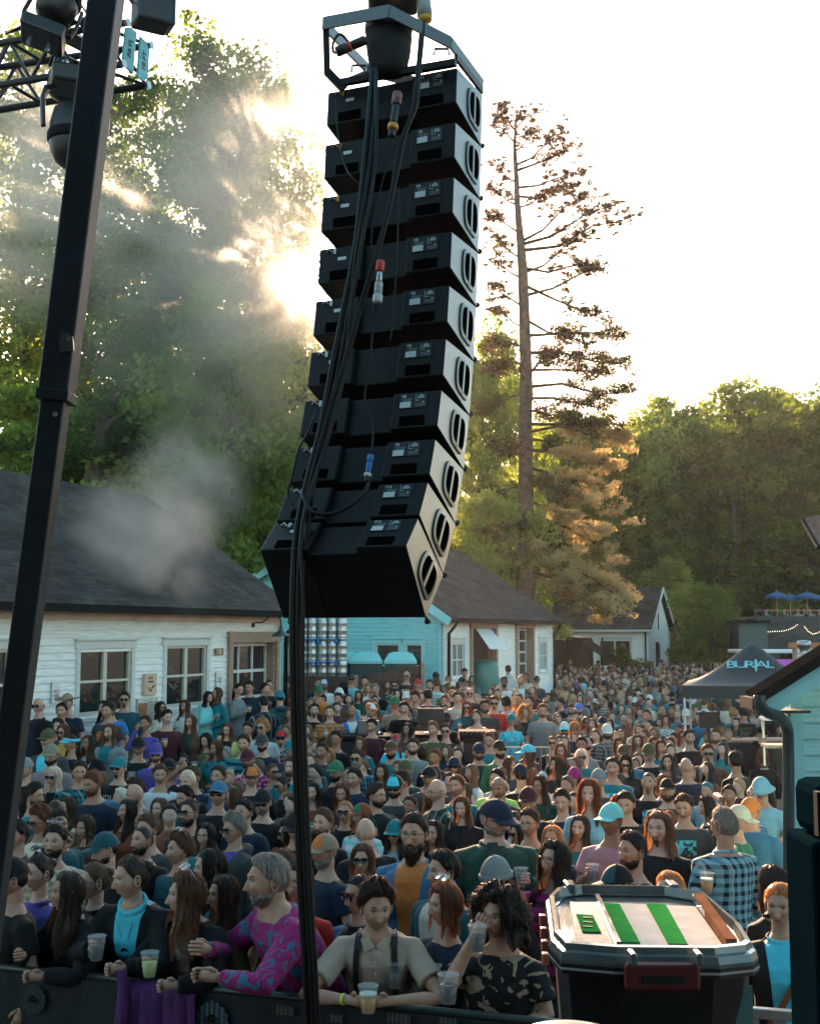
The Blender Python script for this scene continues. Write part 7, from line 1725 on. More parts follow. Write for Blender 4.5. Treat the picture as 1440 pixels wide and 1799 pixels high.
    tw = (cn(cw[0]) if len(cw) == 1 else {'plaid': cn(cw[1]) + ' plaid', 'open': 'open ' + cn(cw[1]), 'print': 'printed ' + cn(cw[1]), 'dye': 'mottled ' + cn(cw[1]), 'stripe': cn(cw[1]) + ' striped', 'vstripe': cn(cw[1]) + ' patterned', 'floral': 'patterned ' + cn(cw[1]), 'pattern': 'patterned ' + cn(cw[1]), 'band': 'banded ' + cn(cw[1])}[cw[0]] if len(cw) > 1 else '')
    gar = {'tee': 'tee', 'long': 'long sleeved top', 'jack': 'jacket', 'hood': 'hoodie', 'tank': 'tank top'}[kind]
    short = '%s in %s %s' % (who, tw, gar if kind != 'long' else 'top')
    if hat: short += ' and %s %s' % (cn(exd[hat].split('/')[0]), {'cap': 'cap', 'truck': 'cap', 'bucket': 'bucket hat', 'bean': 'beanie', 'cow': 'brimmed hat', 'visor': 'visor'}[hat])
    act = []
    if 'sg' in exd: act.append('sunglasses')
    elif 'gl' in exd: act.append('glasses')
    ff = {'c': 'arms crossed', 'm': 'hand at the mouth', 'f': 'hand over the face', 'u': 'one arm raised', 't': 'hand on the head', 'l': 'leaning on the rail', 'q': 'leaning on the rail'}.get(pose)
    if abs(yaw) > 130: ff = 'seen from behind'
    lab = ' '.join(desc + [short]) + ((' with ' + act[0]) if act else '') + ((', ' + ff) if ff else '')
    r['label'] = lab; r['category'] = 'person'; r['group'] = 'people standing in the crowd'
    return dict(o=r, x=x, y=y, short=short, lab=lab, s=s, pose=pose, rz=rz, sex=sex, exd=exd)
# x y sex yaw hair colour extras top pose   (photo pixel of the top of the head)
ROWS = """
68 1225 m 15 bald k sg,gt=w jack:open:black:navy n
119 1219 m 20 buzz b cow=tan,gt=b tee:navy h
104 1235 m 0 short k - tee:black n
109 1262 f 20 short d skin=p tee:charcoal n
85 1280 m 25 buzz g cap=olive,sg,gt=w jack:open:charcoal:cyan n
116 1271 f 20 long a sg jack:open:black:mustard n
117 1288 f 50 pony d visor=cyan long:navy m
90 1307 m 10 buzz k cap=khaki,bd=k tee:dusty n
155 1291 f 35 long d - jack:open:black:white h
184 1235 m 20 short k - tee:charcoal n
186 1271 m 20 longm b gt=b jack:open:grey:teal r
201 1232 m 5 short b sg,bd=b tee:blue n
187 1230 f 40 long k - tee:black n
223 1215 m -10 short d sg,gt=d long:darkteal r
278 1233 f -60 wavy d sg long:cream n
291 1246 m -40 short k - long:maroon r
325 1230 f 20 wavy a gl tee:white h
260 1257 f 20 short d - long:purple f
331 1255 f 25 long b - jack:open:brown:darkgreen r
241 1294 m 0 buzz k cap=black long:black r
277 1305 m -10 buzz b cap=purple,sg,bd=b jack:purple n
200 1329 m 15 buzz k cap=teal,sg,gt=k tee:print:black:cream n
299 1332 m -10 buzz k cap=black,bd=k tee:white n
92 1347 f 15 long w sg jack:open:brown:black n
129 1338 m -20 short k gl jack:plaid:teal:black p
165 1357 m 30 short a bd=a long:navy n
179 1353 m 150 short a - long:denim n
286 1342 m -15 short b - tee:white n
323 1354 m 20 short w bd=w long:black r
234 1375 m 55 bald k bd=k,skin=l long:vstripe:tan:brown n
243 1366 m 30 short d - tee:grey n
325 1338 m 160 short k - tee:navy n
345 1346 m 25 short b - tee:navy t
72 1373 m -80 short k gl,bd=k tee:teal n
90 1404 m 160 buzz d - jack:olive n
123 1398 f 35 long d - long:cream n
214 1404 f 45 long k - long:rust n
336 1380 m 40 short k - tee:darkteal n
66 1417 m 40 mess a sg jack:open:black:cream n
97 1424 m -30 short k gl long:darkteal m
85 1448 m 5 short k sgh,bd=k long:plaid:tan:cream n
195 1462 m 60 buzz k cap=darkteal,bd=k,skin=p long:black n
112 1455 f -20 bun a - jack:brown m
344 1404 m 30 bun d sg,bd=d tee:charcoal n
320 1466 m 55 mess b sgh=w tee:darkteal n
355 1445 f 20 bob k gl long:teal n
362 1214 f -50 long k - hood:aqua r
381 1207 f 60 longm b - jack:teal h
417 1199 f -50 pony k gl jack:grey r
435 1196 m 10 short d - jack:navy r
461 1200 m -60 short d - long:black n
476 1192 m 0 buzz d gl tee:black r
500 1196 f 10 long d - long:rust n
464 1222 m 170 buzz k cap=black jack:plaid:navy:black n
487 1214 m 170 buzz k bean=teal hood:darkteal n
397 1269 f 10 long a gl jack:open:yellow:black n
367 1287 f 20 bob k - jack:open:maroon:olive r
455 1265 m 20 mess o sg tee:lightgrey n
441 1267 f 10 short d - long:paleblue n
461 1289 m 20 buzz k cap=charcoal,bd=k tee:print:navy:orange r
424 1290 m 5 short d - tee:stripe:teal:navy r
384 1299 f 40 long b - hood:teal m
496 1282 m 0 buzz k truck=black/red,sg,gt=k jack:plaid:grey:black n
504 1243 f 10 long b - jack:open:green:lime n
443 1316 m 10 buzz k cap=maroon,gl,bd=k tee:floral:magenta:cream n
444 1345 m -15 buzz k truck=black/orange,gl long:black n
480 1341 f -40 bun b sg tank:denim n
503 1330 m 20 short b sgh,bd=a tee:teal n
502 1363 f 60 bun d sg jack:band:black:teal n
411 1381 f 70 long b sg long:cream n
372 1373 m 5 buzz k cap=denim,sg tee:black n
460 1386 m 5 buzz g cap=black,sg,bd=g,skin=p tee:print:black:cyan n
415 1433 m 45 mess g sg hood:open:charcoal:purple n
504 1424 m 20 buzz k cap=black jack:black n
508 1442 f 65 wavy k sg jack:black n
560 1192 m 0 short a - tee:navy n
571 1193 m 5 buzz k truck=blue/white,bd=b tee:white n
561 1204 m -30 buzz b cap=green jack:orange n
612 1184 m 0 buzz k cap=charcoal,sg long:paleblue n
603 1198 f 160 wavy k - tee:navy n
598 1208 m -20 buzz k cap=white tee:navy n
644 1188 m 15 short d - tee:green r
646 1201 f 0 wavy o - jack:white n
663 1201 m 0 short g - long:black m
629 1212 f 5 long b gl jack:darkgreen n
677 1196 f 15 wavy b - tee:charcoal n
697 1195 m 5 short k sg,bd=k tee:pattern:darkgreen:cream n
564 1219 f -30 wavy d - jack:teal r
595 1217 m 20 short d - jack:open:brown:black n
545 1236 m 0 short k gt=k tee:black n
577 1240 m 10 short b - jack:plaid:orange:olive r
614 1240 f -5 pony o - jack:open:blue:white n
644 1235 m -40 buzz g truck=orange/white,bd=g hood:darkteal n
661 1235 f 5 long b cap=olive jack:open:black:grey n
586 1283 m 15 short k gl tee:black n
562 1305 m 20 short d - jack:open:darkteal:maroon m
628 1294 f 10 long b gl jack:teal r
580 1316 f 10 wavy o gl long:blue n
584 1336 m 25 buzz k cap=green,bd=k hood:black n
635 1316 m 15 short d sg,bd=g tee:plaid:denim:navy h
690 1289 f 0 long b truck=denim/red jack:cyan n
690 1301 m 15 buzz d cap=brown,bd=k tee:teal n
557 1373 f 10 long k sgh long:rust b
610 1375 f 5 long a gl long:maroon r
596 1406 f 10 pony o sg jack:black n
635 1411 f 55 wavy b truck=rust/green tee:stripe:white:aqua n
660 1377 m -60 short d gl,bd=d jack:open:darkgreen:black n
688 1362 m 10 buzz k truck=black/cyan,sg,bd=k long:charcoal n
654 1434 m 160 bald k - tee:black n
570 1463 m 50 buzz g truck=tan/orange,gl,bd=g tee:navy n
690 1437 f 20 long k cap=teal,sg jack:paleblue n
644 1481 f 10 bob a sg tee:green n
708 1178 m 10 bald k sg tee:black n
768 1180 m 0 buzz k cap=navy,sg,bd=k long:brown r
731 1193 m 15 buzz k cap=red tee:charcoal n
750 1194 m 5 short k - jack:plaid:teal:cream n
759 1191 m 160 short b - tee:aqua n
788 1187 f 0 short a - tee:black n
785 1198 m -20 buzz k cap=olive tee:green n
812 1189 m -10 buzz k cap=black tee:print:black:white n
791 1205 m 10 short d - tee:navy r
826 1187 f 5 bob d - tee:teal n
829 1200 f 10 long b - tee:peach n
820 1207 m 5 bald k sg tee:black n
819 1174 m 5 short k cow=black tee:charcoal n
849 1164 f 170 long a - tank:black n
867 1165 m 5 short g - tee:black n
888 1169 m 165 short k - hood:white n
906 1162 m -15 short k cow=black jack:open:grey:paleblue n
943 1158 m 5 short k sg long:black c
960 1162 f 5 long b - jack:olive n
886 1189 m 10 short k bd=k,skin=b tee:white n
913 1188 m 15 short o gt=o jack:open:darkgreen:white n
922 1182 f 20 wavy a - tee:cream n
937 1187 m 10 buzz k cap=navy,sg tee:charcoal n
950 1178 m 160 short d - jack:brown n
700 1210 f 5 bob k - tee:grey n
718 1215 m 10 buzz k cap=white,gt=k tee:charcoal n
696 1223 m 10 buzz b cap=green tee:tan n
734 1215 m 10 mess b - jack:plaid:grey:black m
750 1211 m 170 short k - tee:navy n
776 1220 f 5 short b - tee:print:black:cream n
804 1215 m -10 short k - tank:cream n
816 1231 f 10 long a sg jack:open:teal:darkteal r
707 1233 m 0 short k - tee:black p
753 1242 f 10 long b - tee:brown n
788 1251 m 175 buzz k cap=black tee:black n
850 1229 m 0 short k bd=k tee:charcoal n
869 1222 m 5 short d sg,gt=d long:red n
891 1223 m 170 short k - hood:lightgrey n
908 1224 f 40 long o - tee:black n
927 1222 m 30 short d - long:teal n
898 1253 f 0 short d cap=teal tee:pattern:cyan:teal n
919 1242 f -10 curly o - jack:open:brown:black c
949 1236 m 0 short b gl,bd=b tee:grey n
961 1232 m 5 short b sg,bd=b tee:pattern:tan:navy n
957 1254 m 0 short g cap=brown,lb=g jack:open:black:navy n
985 1226 m 85 short k - jack:black n
1007 1237 m 20 short d gl,bd=d tee:charcoal n
1020 1235 m 35 buzz k cap=blue,bd=k jack:olive m
1046 1233 f 75 long b - jack:black n
1026 1259 f 5 bob d sg jack:open:black:grey n
1014 1268 f 5 wavy o gl jack:open:grey:darkteal n
991 1268 m 10 buzz b truck=cyan/white,sg,bd=b tee:navy n
788 1272 m 5 short k sg long:black n
865 1286 m 20 short b gl tee:teal n
874 1301 m -20 buzz k cap=black,sg,bd=k jack:open:green:beige n
838 1305 m -5 buzz k cap=navy,sg,bd=k long:darkgreen r
763 1315 m 20 short b - jack:plaid:navy:black n
799 1330 f 10 long b bean=navy,sg long:cream m
735 1310 f 150 wavy k - jack:denim n
706 1335 m 10 buzz k cap=olive tee:darkgreen n
709 1354 m 60 short d - tee:darkteal n
762 1366 m 70 bald k gl jack:plaid:darkgreen:black n
896 1329 f -55 long b - tee:charcoal n
927 1308 m 90 longm b cap=cyan tee:rust n
972 1292 f 10 bun b sg tee:black n
987 1305 f 5 long b gl hood:black n
1015 1294 m 15 short d gl tee:grey n
1036 1298 m 170 buzz k bean=pink tee:charcoal n
1022 1315 f 5 bob w sg jack:teal n
974 1330 f 60 wavy d - long:black r
925 1342 m 170 buzz k cap=navy tee:black n
1013 1348 f 20 bob k bean=magenta tee:red n
869 1352 m 40 short k - tee:lime n
881 1362 m 30 hb g - jack:navy n
947 1362 f 40 long d gl tee:darkgreen n
939 1381 m 15 buzz a cap=maroon,gl,lb=a tee:black n
714 1397 f 30 bun d - tee:black n
757 1390 f 165 wavy b - jack:black n
905 1442 f 65 bob k sg jack:navy n
968 1451 f 25 long o - long:navy n
1063 1271 m 5 buzz k cap=white,bd=k jack:plaid:grey:black n
1062 1259 m 10 buzz k cap=navy tee:black n
1092 1296 f 5 wavy b - jack:brown n
1124 1291 f 10 wavy b - tee:charcoal n
1096 1308 m 5 mess b cap=brown jack:open:denim:grey n
1100 1327 f 5 wavy k sg jack:black r
1066 1331 m 10 short k - tee:teal n
1145 1305 m 15 buzz g cap=olive,bd=g long:black r
1166 1299 f 10 long d - long:teal n
1153 1293 f 5 bob b - tee:navy n
1168 1255 f 10 bob b - tee:pattern:white:green r
1196 1281 f 5 long a sg long:cream n
1206 1245 m 15 buzz b cap=white tee:black n
1228 1248 m 5 buzz b cap=teal,bd=b tee:denim n
1218 1282 m -5 short k - tee:black n
1250 1267 f 20 long k gl tee:aqua n
1253 1281 m 20 short b bd=b tee:denim n
1239 1306 m 10 short b sg,gt=b jack:open:brown:grey n
1214 1330 m 178 bald k - long:navy n
1137 1356 m 20 buzz b gt=b tee:print:black:cyan n
1160 1360 f 10 bob b sgh tee:charcoal n
1176 1368 m 15 buzz b cap=black,bd=d tee:black n
1246 1396 f 80 bob k - tee:black n
1292 1414 m -60 buzz k cap=cream tee:green n
1321 1402 m 50 buzz b cap=orange hood:denim n
1337 1363 m 40 buzz b bucket=paleblue tee:paleblue f
1341 1275 m -25 buzz k cap=black,gl hood:black n
1336 1314 f 170 bob a - jack:black n
1305 1242 m 175 short k - tee:black n
1297 1234 m 170 short k - tee:navy n
1279 1243 m 150 short o - tee:teal n
1195 1193 m 5 short b sg tee:denim n
1181 1214 m 10 buzz k cap=black,bd=k jack:open:teal:black n
1158 1195 f 175 long a leg=rust long:darkteal n
1140 1220 m 30 buzz b cap=white,bd=b jack:teal n
1115 1224 f 40 long d cap=white,leg=aqua jack:open:navy:red r
1104 1214 f -60 short k - hood:aqua n
1124 1208 m 170 short d - tee:cream n
1137 1204 m 20 short k - tee:charcoal n
1130 1190 m 170 buzz k cap=green tee:cyan n
1082 1207 f 10 long b - tank:darkteal n
1061 1221 m 80 short k - jack:plaid:cream:black n
1074 1231 f -60 bob k - tee:brown n
1087 1192 m 175 short g - tee:teal n
1115 1178 m 175 short d - tee:charcoal n
1105 1178 f 170 bob a - tee:rust n
1068 1170 m 175 buzz k cap=navy jack:plaid:navy:white n
1083 1177 m 175 short k - tee:peach n
1085 1397 f 30 wavy a - tee:grey n
1034 1170 f 175 long k - tank:mustard n
1000 1158 m 20 short k - jack:open:teal:white n
985 1175 f 40 long d - jack:teal n
1046 1190 m 10 short d - tee:navy n
1056 1208 m 20 hb d - tee:tan n
1070 1207 m 0 short k bd=k tee:black n
1020 1190 m 160 short k - jack:black n
1035 1206 m 40 hb g - tee:white n
1012 1182 m -20 short b - tee:purple n
1040 1216 m 10 bald k gl tee:navy n
1008 1218 f 15 wavy k - jack:rust n
990 1193 m 10 buzz k bean=tan,sg jack:black n
1163 1166 m 20 buzz k cap=navy tee:navy n
1181 1166 m 10 short k - long:purple n
1143 1162 m -10 short k - tee:navy n
1120 1168 f 20 bob k - tee:cream n
1192 1168 m 25 short k bd=k tee:darkgreen n
1206 1168 m 15 short k sg tee:black r
1225 1173 f 10 bob b - tee:peach n
1160 1158 m 170 buzz d - tee:aqua n
1100 1156 m 160 short k - tee:teal n
1080 1160 m 20 short d - tee:grey n
1050 1160 m 15 buzz k cap=darkgreen tee:darkgreen n
1258 1204 m 60 short b - tee:white n
1232 1204 f 20 long b - tee:tan n
1262 1206 m 170 short k - tee:navy n
1318 1236 f 20 wavy b - tee:beige n
1350 1240 f 165 bob k - tee:black n
1370 1226 f 10 wavy a - tee:peach n
1272 1232 f -20 bob d - tank:purple n
760 1268 m 20 short b - tee:olive n
712 1270 f 30 long k - tee:charcoal n
534 1250 f 20 long k - jack:denim n
650 1262 m 20 short k - tee:maroon n
540 1290 m 30 short b - tee:navy n
516 1300 m 20 buzz d cap=teal tee:charcoal n
660 1340 f 20 long d - tee:black n
620 1350 m 30 short k - jack:navy n
720 1296 m 10 short d bd=d tee:grey n
745 1345 m 20 buzz k cap=black hood:charcoal n
812 1362 m 30 short b - tee:teal n
820 1398 f 20 long b - jack:black n
940 1420 m 30 short d gl tee:darkgreen n
1040 1262 f 20 long d - tee:teal n
1130 1246 m 25 short b - tee:tan n
1050 1350 m 25 buzz k cap=grey tee:charcoal n
1000 1385 m 20 short k - tee:navy n
1205 1395 m 25 short d - tee:charcoal n
1110 1390 m 20 short k - tee:black n
1180 1325 f 20 long k - jack:charcoal n
1290 1320 m 160 short k - tee:black n
30 1385 m 30 short d - tee:navy n
40 1330 m 20 buzz k cap=grey jack:black n
20 1290 f 20 long d - jack:denim n
150 1430 f 30 bob d - jack:brown n
270 1430 m 30 short b - tee:charcoal n
285 1400 f 25 long b - tee:black n
250 1450 m 40 buzz d bd=d tee:black n
380 1345 m 20 short d - tee:denim n
430 1405 m 30 short k - tee:navy n
30 1440 m 30 short k - jack:charcoal n
555 1420 m 30 short b bd=b jack:black n
770 1440 f 30 long k - jack:navy n
1010 1430 f 30 long d - tee:teal n
"""
HERO = [  # x y sex yaw hair col extras top pose, overrides, label
 ("21 1506 m 70 buzz k cap=black,skin=l tee:black n", dict(d=7.2, by=50), 'man in black tee and black cap at the far left of the rail'),
 ("68 1500 f 40 bun d sgh jack:purple n", dict(d=7.5), 'woman in purple jacket with sunglasses pushed up, second row far left'),
 ("118 1531 f 62 long d - jack:black q", dict(d=7.15, by=35, hp=-4), 'woman with straight dark hair in black tweed jacket resting a hand on the rail'),
 ("166 1514 f 62 bun b sg jack:black n", dict(d=7.4, by=40), 'woman in black leather jacket and sunglasses behind the rail, hair tied back'),
 ("230 1502 f 58 bun d skin=p jack:open:black:cyan q", dict(d=7.05, by=20, hp=2), 'pale woman with cyan shirt and pendant holding a dark drink at the rail'),
 ("325 1533 f 66 wavy b sgh=w jack:open:black:beige q", dict(d=6.9, by=25, hp=-3), 'auburn haired woman in black with white sunglasses on her head, drink over the rail'),
 ("368 1490 f 70 long k - long:band:teal:orange n", dict(d=7.4, by=50), 'black haired woman in teal sweater with orange band'),
 ("480 1502 m 68 short g bd=g,skin=l long:vstripe:magenta:denim q", dict(d=6.75, by=62, wide=1.12), 'grey haired bearded man in magenta patterned shirt at the rail'),
 ("493 1490 f 40 long b - tee:olive n", dict(d=7.3), 'brown haired woman half hidden behind the man in magenta'),
 ("522 1511 f 20 bob d gl tee:red n", dict(d=7.1), 'woman in bright red tee behind the hanging cables'),
 ("630 1536 f 50 bun k sg jack:open:denim:black n", dict(d=7.0, by=30), 'woman with sunglasses and pale denim vest left of the man with suspenders'),
 ("661 1553 m -12 mess d skin=l tee:beige l", dict(d=6.57, by=5, hp=7), 'moustached man in beige shirt and black suspenders leaning on the rail with a beer'),
 ("777 1495 m 62 short k skin=l jack:open:darkteal:cream n", dict(d=7.4, by=45), 'dark haired man in teal plaid shirt behind the red haired woman'),
 ("780 1551 f 62 bob a sgh=w,skin=p tee:navy r", dict(d=6.65, by=50), 'woman with bobbed orange hair in navy tee holding a small cup'),
 ("870 1507 f 48 long k bean=grey,sg jack:black n", dict(d=7.4, by=30), 'woman in grey green beanie and sunglasses'),
 ("972 1478 f 48 wavy k gl,skin=l long:stripe:magenta:maroon u", dict(d=7.7, by=30, hp=-8), 'woman in magenta striped sweater raising a phone'),
 ("876 1568 m 40 curly k skin=l tee:floral:black:tan f", dict(d=6.38, by=30, wide=1.1), 'man with big curly black hair in floral shirt, hand at his face'),
 ("726 1430 m 18 short d gl,lb=d,skin=l jack:open:denim:orange r", dict(d=8.0), 'tall bearded man in orange tee under a blue plaid shirt holding a drink'),
 ("868 1404 m -42 buzz g cap=navy,gl,bd=g,skin=p jack:darkgreen L", dict(d=8.8, wide=1.2, hp=14, by=-10), 'big man in dark green zip jacket and navy cap looking down'),
 ("1034 1370 f 22 wavy a skin=p long:paleblue n", dict(d=10.8), 'curly auburn haired woman in knotted pale blue shirt'),
 ("1269 1420 m 140 short g gl jack:plaid:paleblue:black n", dict(d=8.7, by=165), 'grey haired man in blue and white checked shirt seen from behind'),
 ("1072 1411 m 45 short d cap=aqua,skin=t tee:pink r", dict(d=9.2, by=25), 'man in aqua cap and pale pink shirt holding a can'),
 ("1157 1425 m 35 longm b gt=b,skin=p tee:black n", dict(d=8.9, wide=1.12), 'long haired man with goatee in black work shirt with oval badge'),
 ("1108 1462 m 58 short k bd=k,skin=l tee:navy n", dict(d=8.0), 'dark haired bearded man behind the storage tote'),
 ("1082 1520 m 62 buzz k truck=black/darkteal,sg,skin=l tee:charcoal n", dict(d=7.3), 'man in black and teal cap just above the storage tote'),
 ("1173 1534 m 50 short o skin=p tee:charcoal n", dict(d=7.1, hp=-10), 'short blond haired man with only his forehead showing above the tote'),
 ("1368 1553 f 28 short o skin=l jack:open:black:cyan n", dict(d=6.6, by=12), 'smiling short haired woman in cyan top with a bag strap at the lower right'),
 ("1356 1521 f 150 bob k - jack:black n", dict(d=7.3), 'person with black hair behind the woman in cyan'),
 ("392 1536 f 60 long d - jack:olive n", dict(d=7.1), 'woman mostly hidden behind the teal sweater'),
]
rn = random.Random(21); PEOPLE = []
def parse(row):
    a = row.split()
    if a[7] in ('tee:black', 'tee:navy', 'tee:charcoal', 'tee:grey', 'tee:teal') and rn.random() < .28: a[7] = 'tee:print:' + a[7][4:] + ':' + rn.choice(['cream', 'cyan', 'grey', 'orange'])
    return int(a[0]), int(a[1]), a[2], float(a[3]), a[4], a[5], a[6], a[7], a[8]
rows = [parse(r) for r in ROWS.strip().split('\n')]
# settle the depths: each keeps its place in the photo; heights shift a little until nobody overlaps
pos = []
for a in rows:
    fem = a[2] == 'f'; h = (1.56 if fem else 1.67) + rn.uniform(-.04, .04); pos.append([a[0], a[1], h + GZ, 1.47 + GZ if fem else 1.57 + GZ, 1.66 + GZ if fem else 1.79 + GZ])
def wallside(P):   # distance in front of the two house walls
    a = (P - cA).dot(nA) if P.y < 25.6 else 9; v = P - cB; b = v.dot(nB) if -.4 < v.dot(dB) < LB + .6 else 9; return a, b
hp_ = []
for hrow, ov, lb in HERO:
    a = parse(hrow); q = at(a[0], a[1], ov['d']); hp_.append((q.x, q.y))
for it in range(60):
    W_ = [atz(p[0], p[1], p[2]) for p in pos]; mv = [0.] * len(pos)
    for i in range(len(pos)):
        for j in range(i + 1, len(pos)):
            dx = W_[i].x - W_[j].x; dy = W_[i].y - W_[j].y
            if abs(dx) < .42 and abs(dy) < .30:
                s = (1 if dy >= 0 else -1) * (.30 - abs(dy)) * .5; mv[i] += s; mv[j] -= s
        for (hx, hy_) in hp_:
            dx = W_[i].x - hx; dy = W_[i].y - hy_
            if abs(dx) < .42 and abs(dy) < .34: mv[i] += (1 if dy >= 0 else -1) * (.34 - abs(dy)) * .6
    for i, m_ in enumerate(mv):
        if m_:
            Y = W_[i].y + max(-.2, min(.2, m_)); z = at(pos[i][0], pos[i][1], Y).z; pos[i][2] = min(pos[i][4], max(pos[i][3], z))
def riseA(da): return 0. if da < 2.2 else GZ * min(1., (da - 2.2) / 2.8)
for a, p in zip(rows, pos):
    P = atz(p[0], p[1], p[2]); gz = GZ; h = p[2] - GZ
    if p[0] < 488:
        da = (P - cA).dot(nA); gz = riseA(da)
        for it in range(40):
            P = atz(p[0], p[1], h + gz); da = (P - cA).dot(nA); gz = gz * .6 + riseA(da) * .4
            if da < .38: h += .012
        h = min(h, 2.05)
    elif p[0] < 950 and P.y > 17:
        for it in range(50):
            P = atz(p[0], p[1], h + gz); gz = gz * .6 + riseM(P.y) * .4
            if (P.y > 28.8 and p[0] < 745) or wallside(P)[1] < .38: h += .012
        h = min(h, 2.02)
    elif wallside(P)[1] < 1.4:
        h2 = 1.58 if a[2] == 'f' else 1.70; k = 0
        while wallside(atz(p[0], p[1], h2))[1] < .38 and k < 40: h2 += .01; k += 1
        if wallside(atz(p[0], p[1], h2))[1] < 1.3: h, gz = h2, 0.
        else:
            k = 0
            while wallside(atz(p[0], p[1], h + GZ))[1] < 1.42 and k < 30: h += .01; k += 1
    elif P.y > 57.5 and p[0] < 1210: h = min(1.98, at(p[0], p[1], 57.5).z - GZ)
    PEOPLE.append(dressed(a[0], a[1], a[2], a[3], a[4], a[5], a[6], a[7], a[8], rn, h=h, gz=gz))
HR = {}
for hrow, ov, lb in HERO:
    a = parse(hrow); d = dressed(*a[:2], a[2], a[3], a[4], a[5], a[6], a[7], a[8], rn, hero=ov); d['lab'] = lb; d['short'] = lb; d['fixed'] = True; d['o']['label'] = lb; PEOPLE.append(d); HR[(a[0], a[1])] = d
# labels: where two would read alike, say who stands beside
def fin(p):
    c = sum(1 for q in PEOPLE if q['lab'] == p['lab']); return c > 1
byl = {}
for p in PEOPLE: byl.setdefault(p['lab'], []).append(p)
used = set(byl)
for l, ps in byl.items():
    if len(ps) < 2: continue
    for p in ps:
        near = sorted((q for q in PEOPLE if q is not p and not q.get('fixed')), key=lambda q: (q['x'] - p['x']) ** 2 + 1.5 * (q['y'] - p['y']) ** 2)
        base = p['short'] if len(l.split()) > 9 else l
        for q in near[:6]:
            rel = 'left of' if q['x'] > p['x'] + 6 else 'right of' if q['x'] < p['x'] - 6 else 'behind' if q['y'] > p['y'] else 'in front of'
            cand = base.replace(',', '') + ', ' + rel + ' ' + q['short']; cand = ' '.join(cand.split()[:16])
            if cand not in used: break
        used.add(cand); p['newlab'] = cand
for p in PEOPLE:
    if 'newlab' in p: p['o']['label'] = p['newlab']
    w_ = p['o']['label'].split()
    if len(w_) > 16: p['o']['label'] = ' '.join(w_[:16])

# ---- things held: cups of beer and phones
M_CUP = mat('clear_cup', (.75, .78, .78), .08, var=0, alpha=.20, spec=.8); BEER = {'amber': mat('beer_amber', (.55, .20, .03), .2), 'dark': mat('beer_dark', (.03, .012, .006), .2), 'hazy': mat('beer_hazy', (.60, .33, .10), .25), 'lime': mat('drink_lime', (.45, .50, .12), .2), 'orange': mat('beer_orange', (.70, .26, .05), .2)}
M_FOAM = mat('foam', (.75, .68, .58), .6)
cup_me = MB().lathe([(.030, 0), (.031, .002), (.040, .075), (.046, .118), (.0485, .119), (.0485, .123), (.0455, .123)], seg=20).mesh('cup', M_CUP, True)
fill_me = {k: MB().lathe([(.0285, .003), (.0385, .074), (0, .075)], seg=18).mesh('drink', m, True) for k, m in BEER.items()}
foam_me = MB().lathe([(.0386, .0745), (.0405, .088), (.030, .090), (0, .091)], seg=18).mesh('foam', M_FOAM, True)
def cup(P, kind, label, s=1., tilt=(0, 0)):
    e = empty('drink_cup', P, 0, label, 'cup', 'plastic cups held in the crowd'); e.rotation_euler = (tilt[0], tilt[1], 0); e.scale = (s,) * 3
    link('cup', cup_me, e); link('drink', fill_me[kind], e)
    if kind in ('amber', 'hazy', 'orange'): link('foam', foam_me, e)
    return e
def handpos(d, i):
    ha = V3(POSE[d['pose']][i][1]); el = V3(POSE[d['pose']][i][0]); wd = (ha - el).normalized(); q = ha + wd * .035; q = V3((q.x, q.y, q.z))
    M = Matrix.Translation(d['o'].location) @ Matrix.Rotation(d['rz'], 4, 'Z') @ Matrix.Scale(d['s'], 4); return M @ q
kinds = ['amber', 'dark', 'hazy', 'orange', 'dark', 'amber']; k = 0
for p in PEOPLE:
    if p['pose'] in ('r', 'L', 'b', 'h') and not p.get('fixed') and p['y'] > 1190 and (p['pose'] != 'h' or k % 2):
        P = handpos(p, 0 if p['pose'] == 'L' else 1); fw = Matrix.Rotation(p['rz'], 3, 'Z') @ V3((.015 if p['pose'] != 'b' else .03, -.03, 0))
        cup(P + fw + V3((0, 0, -.06)), kinds[k % 6], ' '.join(('cup of %s beer held by the %s' % (kinds[k % 6], p['o']['label'])).replace(',', '').split()[:16]))
    k += 1
def drink(x, y, Y, kind, label, s=1.05, tilt=(0, 0)):
    """cup whose rim shows at a photo point"""
    P = at(x, y, Y); return cup(P - V3((0, 0, .12 * s)), kind, label, s, tilt)
for key, i, kind, lab in (((230, 1502), 1, 'dark', 'cup of dark beer over the rail held by the pale woman with a pendant'), ((325, 1533), 1, 'lime', 'cup of pale green drink held by the auburn haired woman at the rail'),
                          ((780, 1551), 1, 'dark', 'small cup held by the woman with orange bobbed hair'), ((726, 1430), 1, 'dark', 'cup of dark beer held by the man in orange tee'), ((868, 1404), 0, 'dark', 'cup held by the big man in dark green jacket'), ((1072, 1411), 1, 'dark', 'dark drink held by the man in aqua cap')):
    p = HR[key]; P = handpos(p, i); cup(P + Matrix.Rotation(p['rz'], 3, 'Z') @ V3((.02, -.03, 0)) + V3((0, 0, -.06)), kind, lab, 1.05)
p = HR[(661, 1553)]; P = (handpos(p, 0) + handpos(p, 1)) / 2; cup(P + V3((0, -.03, -.045)), 'orange', 'cup of orange beer held in both hands by the man with suspenders', 1.1)
drink(787, 1712, 6.0, 'dark', 'nearly empty cup held out over the rail below the curly haired man', 1.12)
drink(838, 1626, 6.2, 'dark', 'cup with a white rim held up beside the curly haired man')
drink(1240, 1534, 8.3, 'orange', 'cup of bright orange beer held by the man in checked shirt', 1.1)
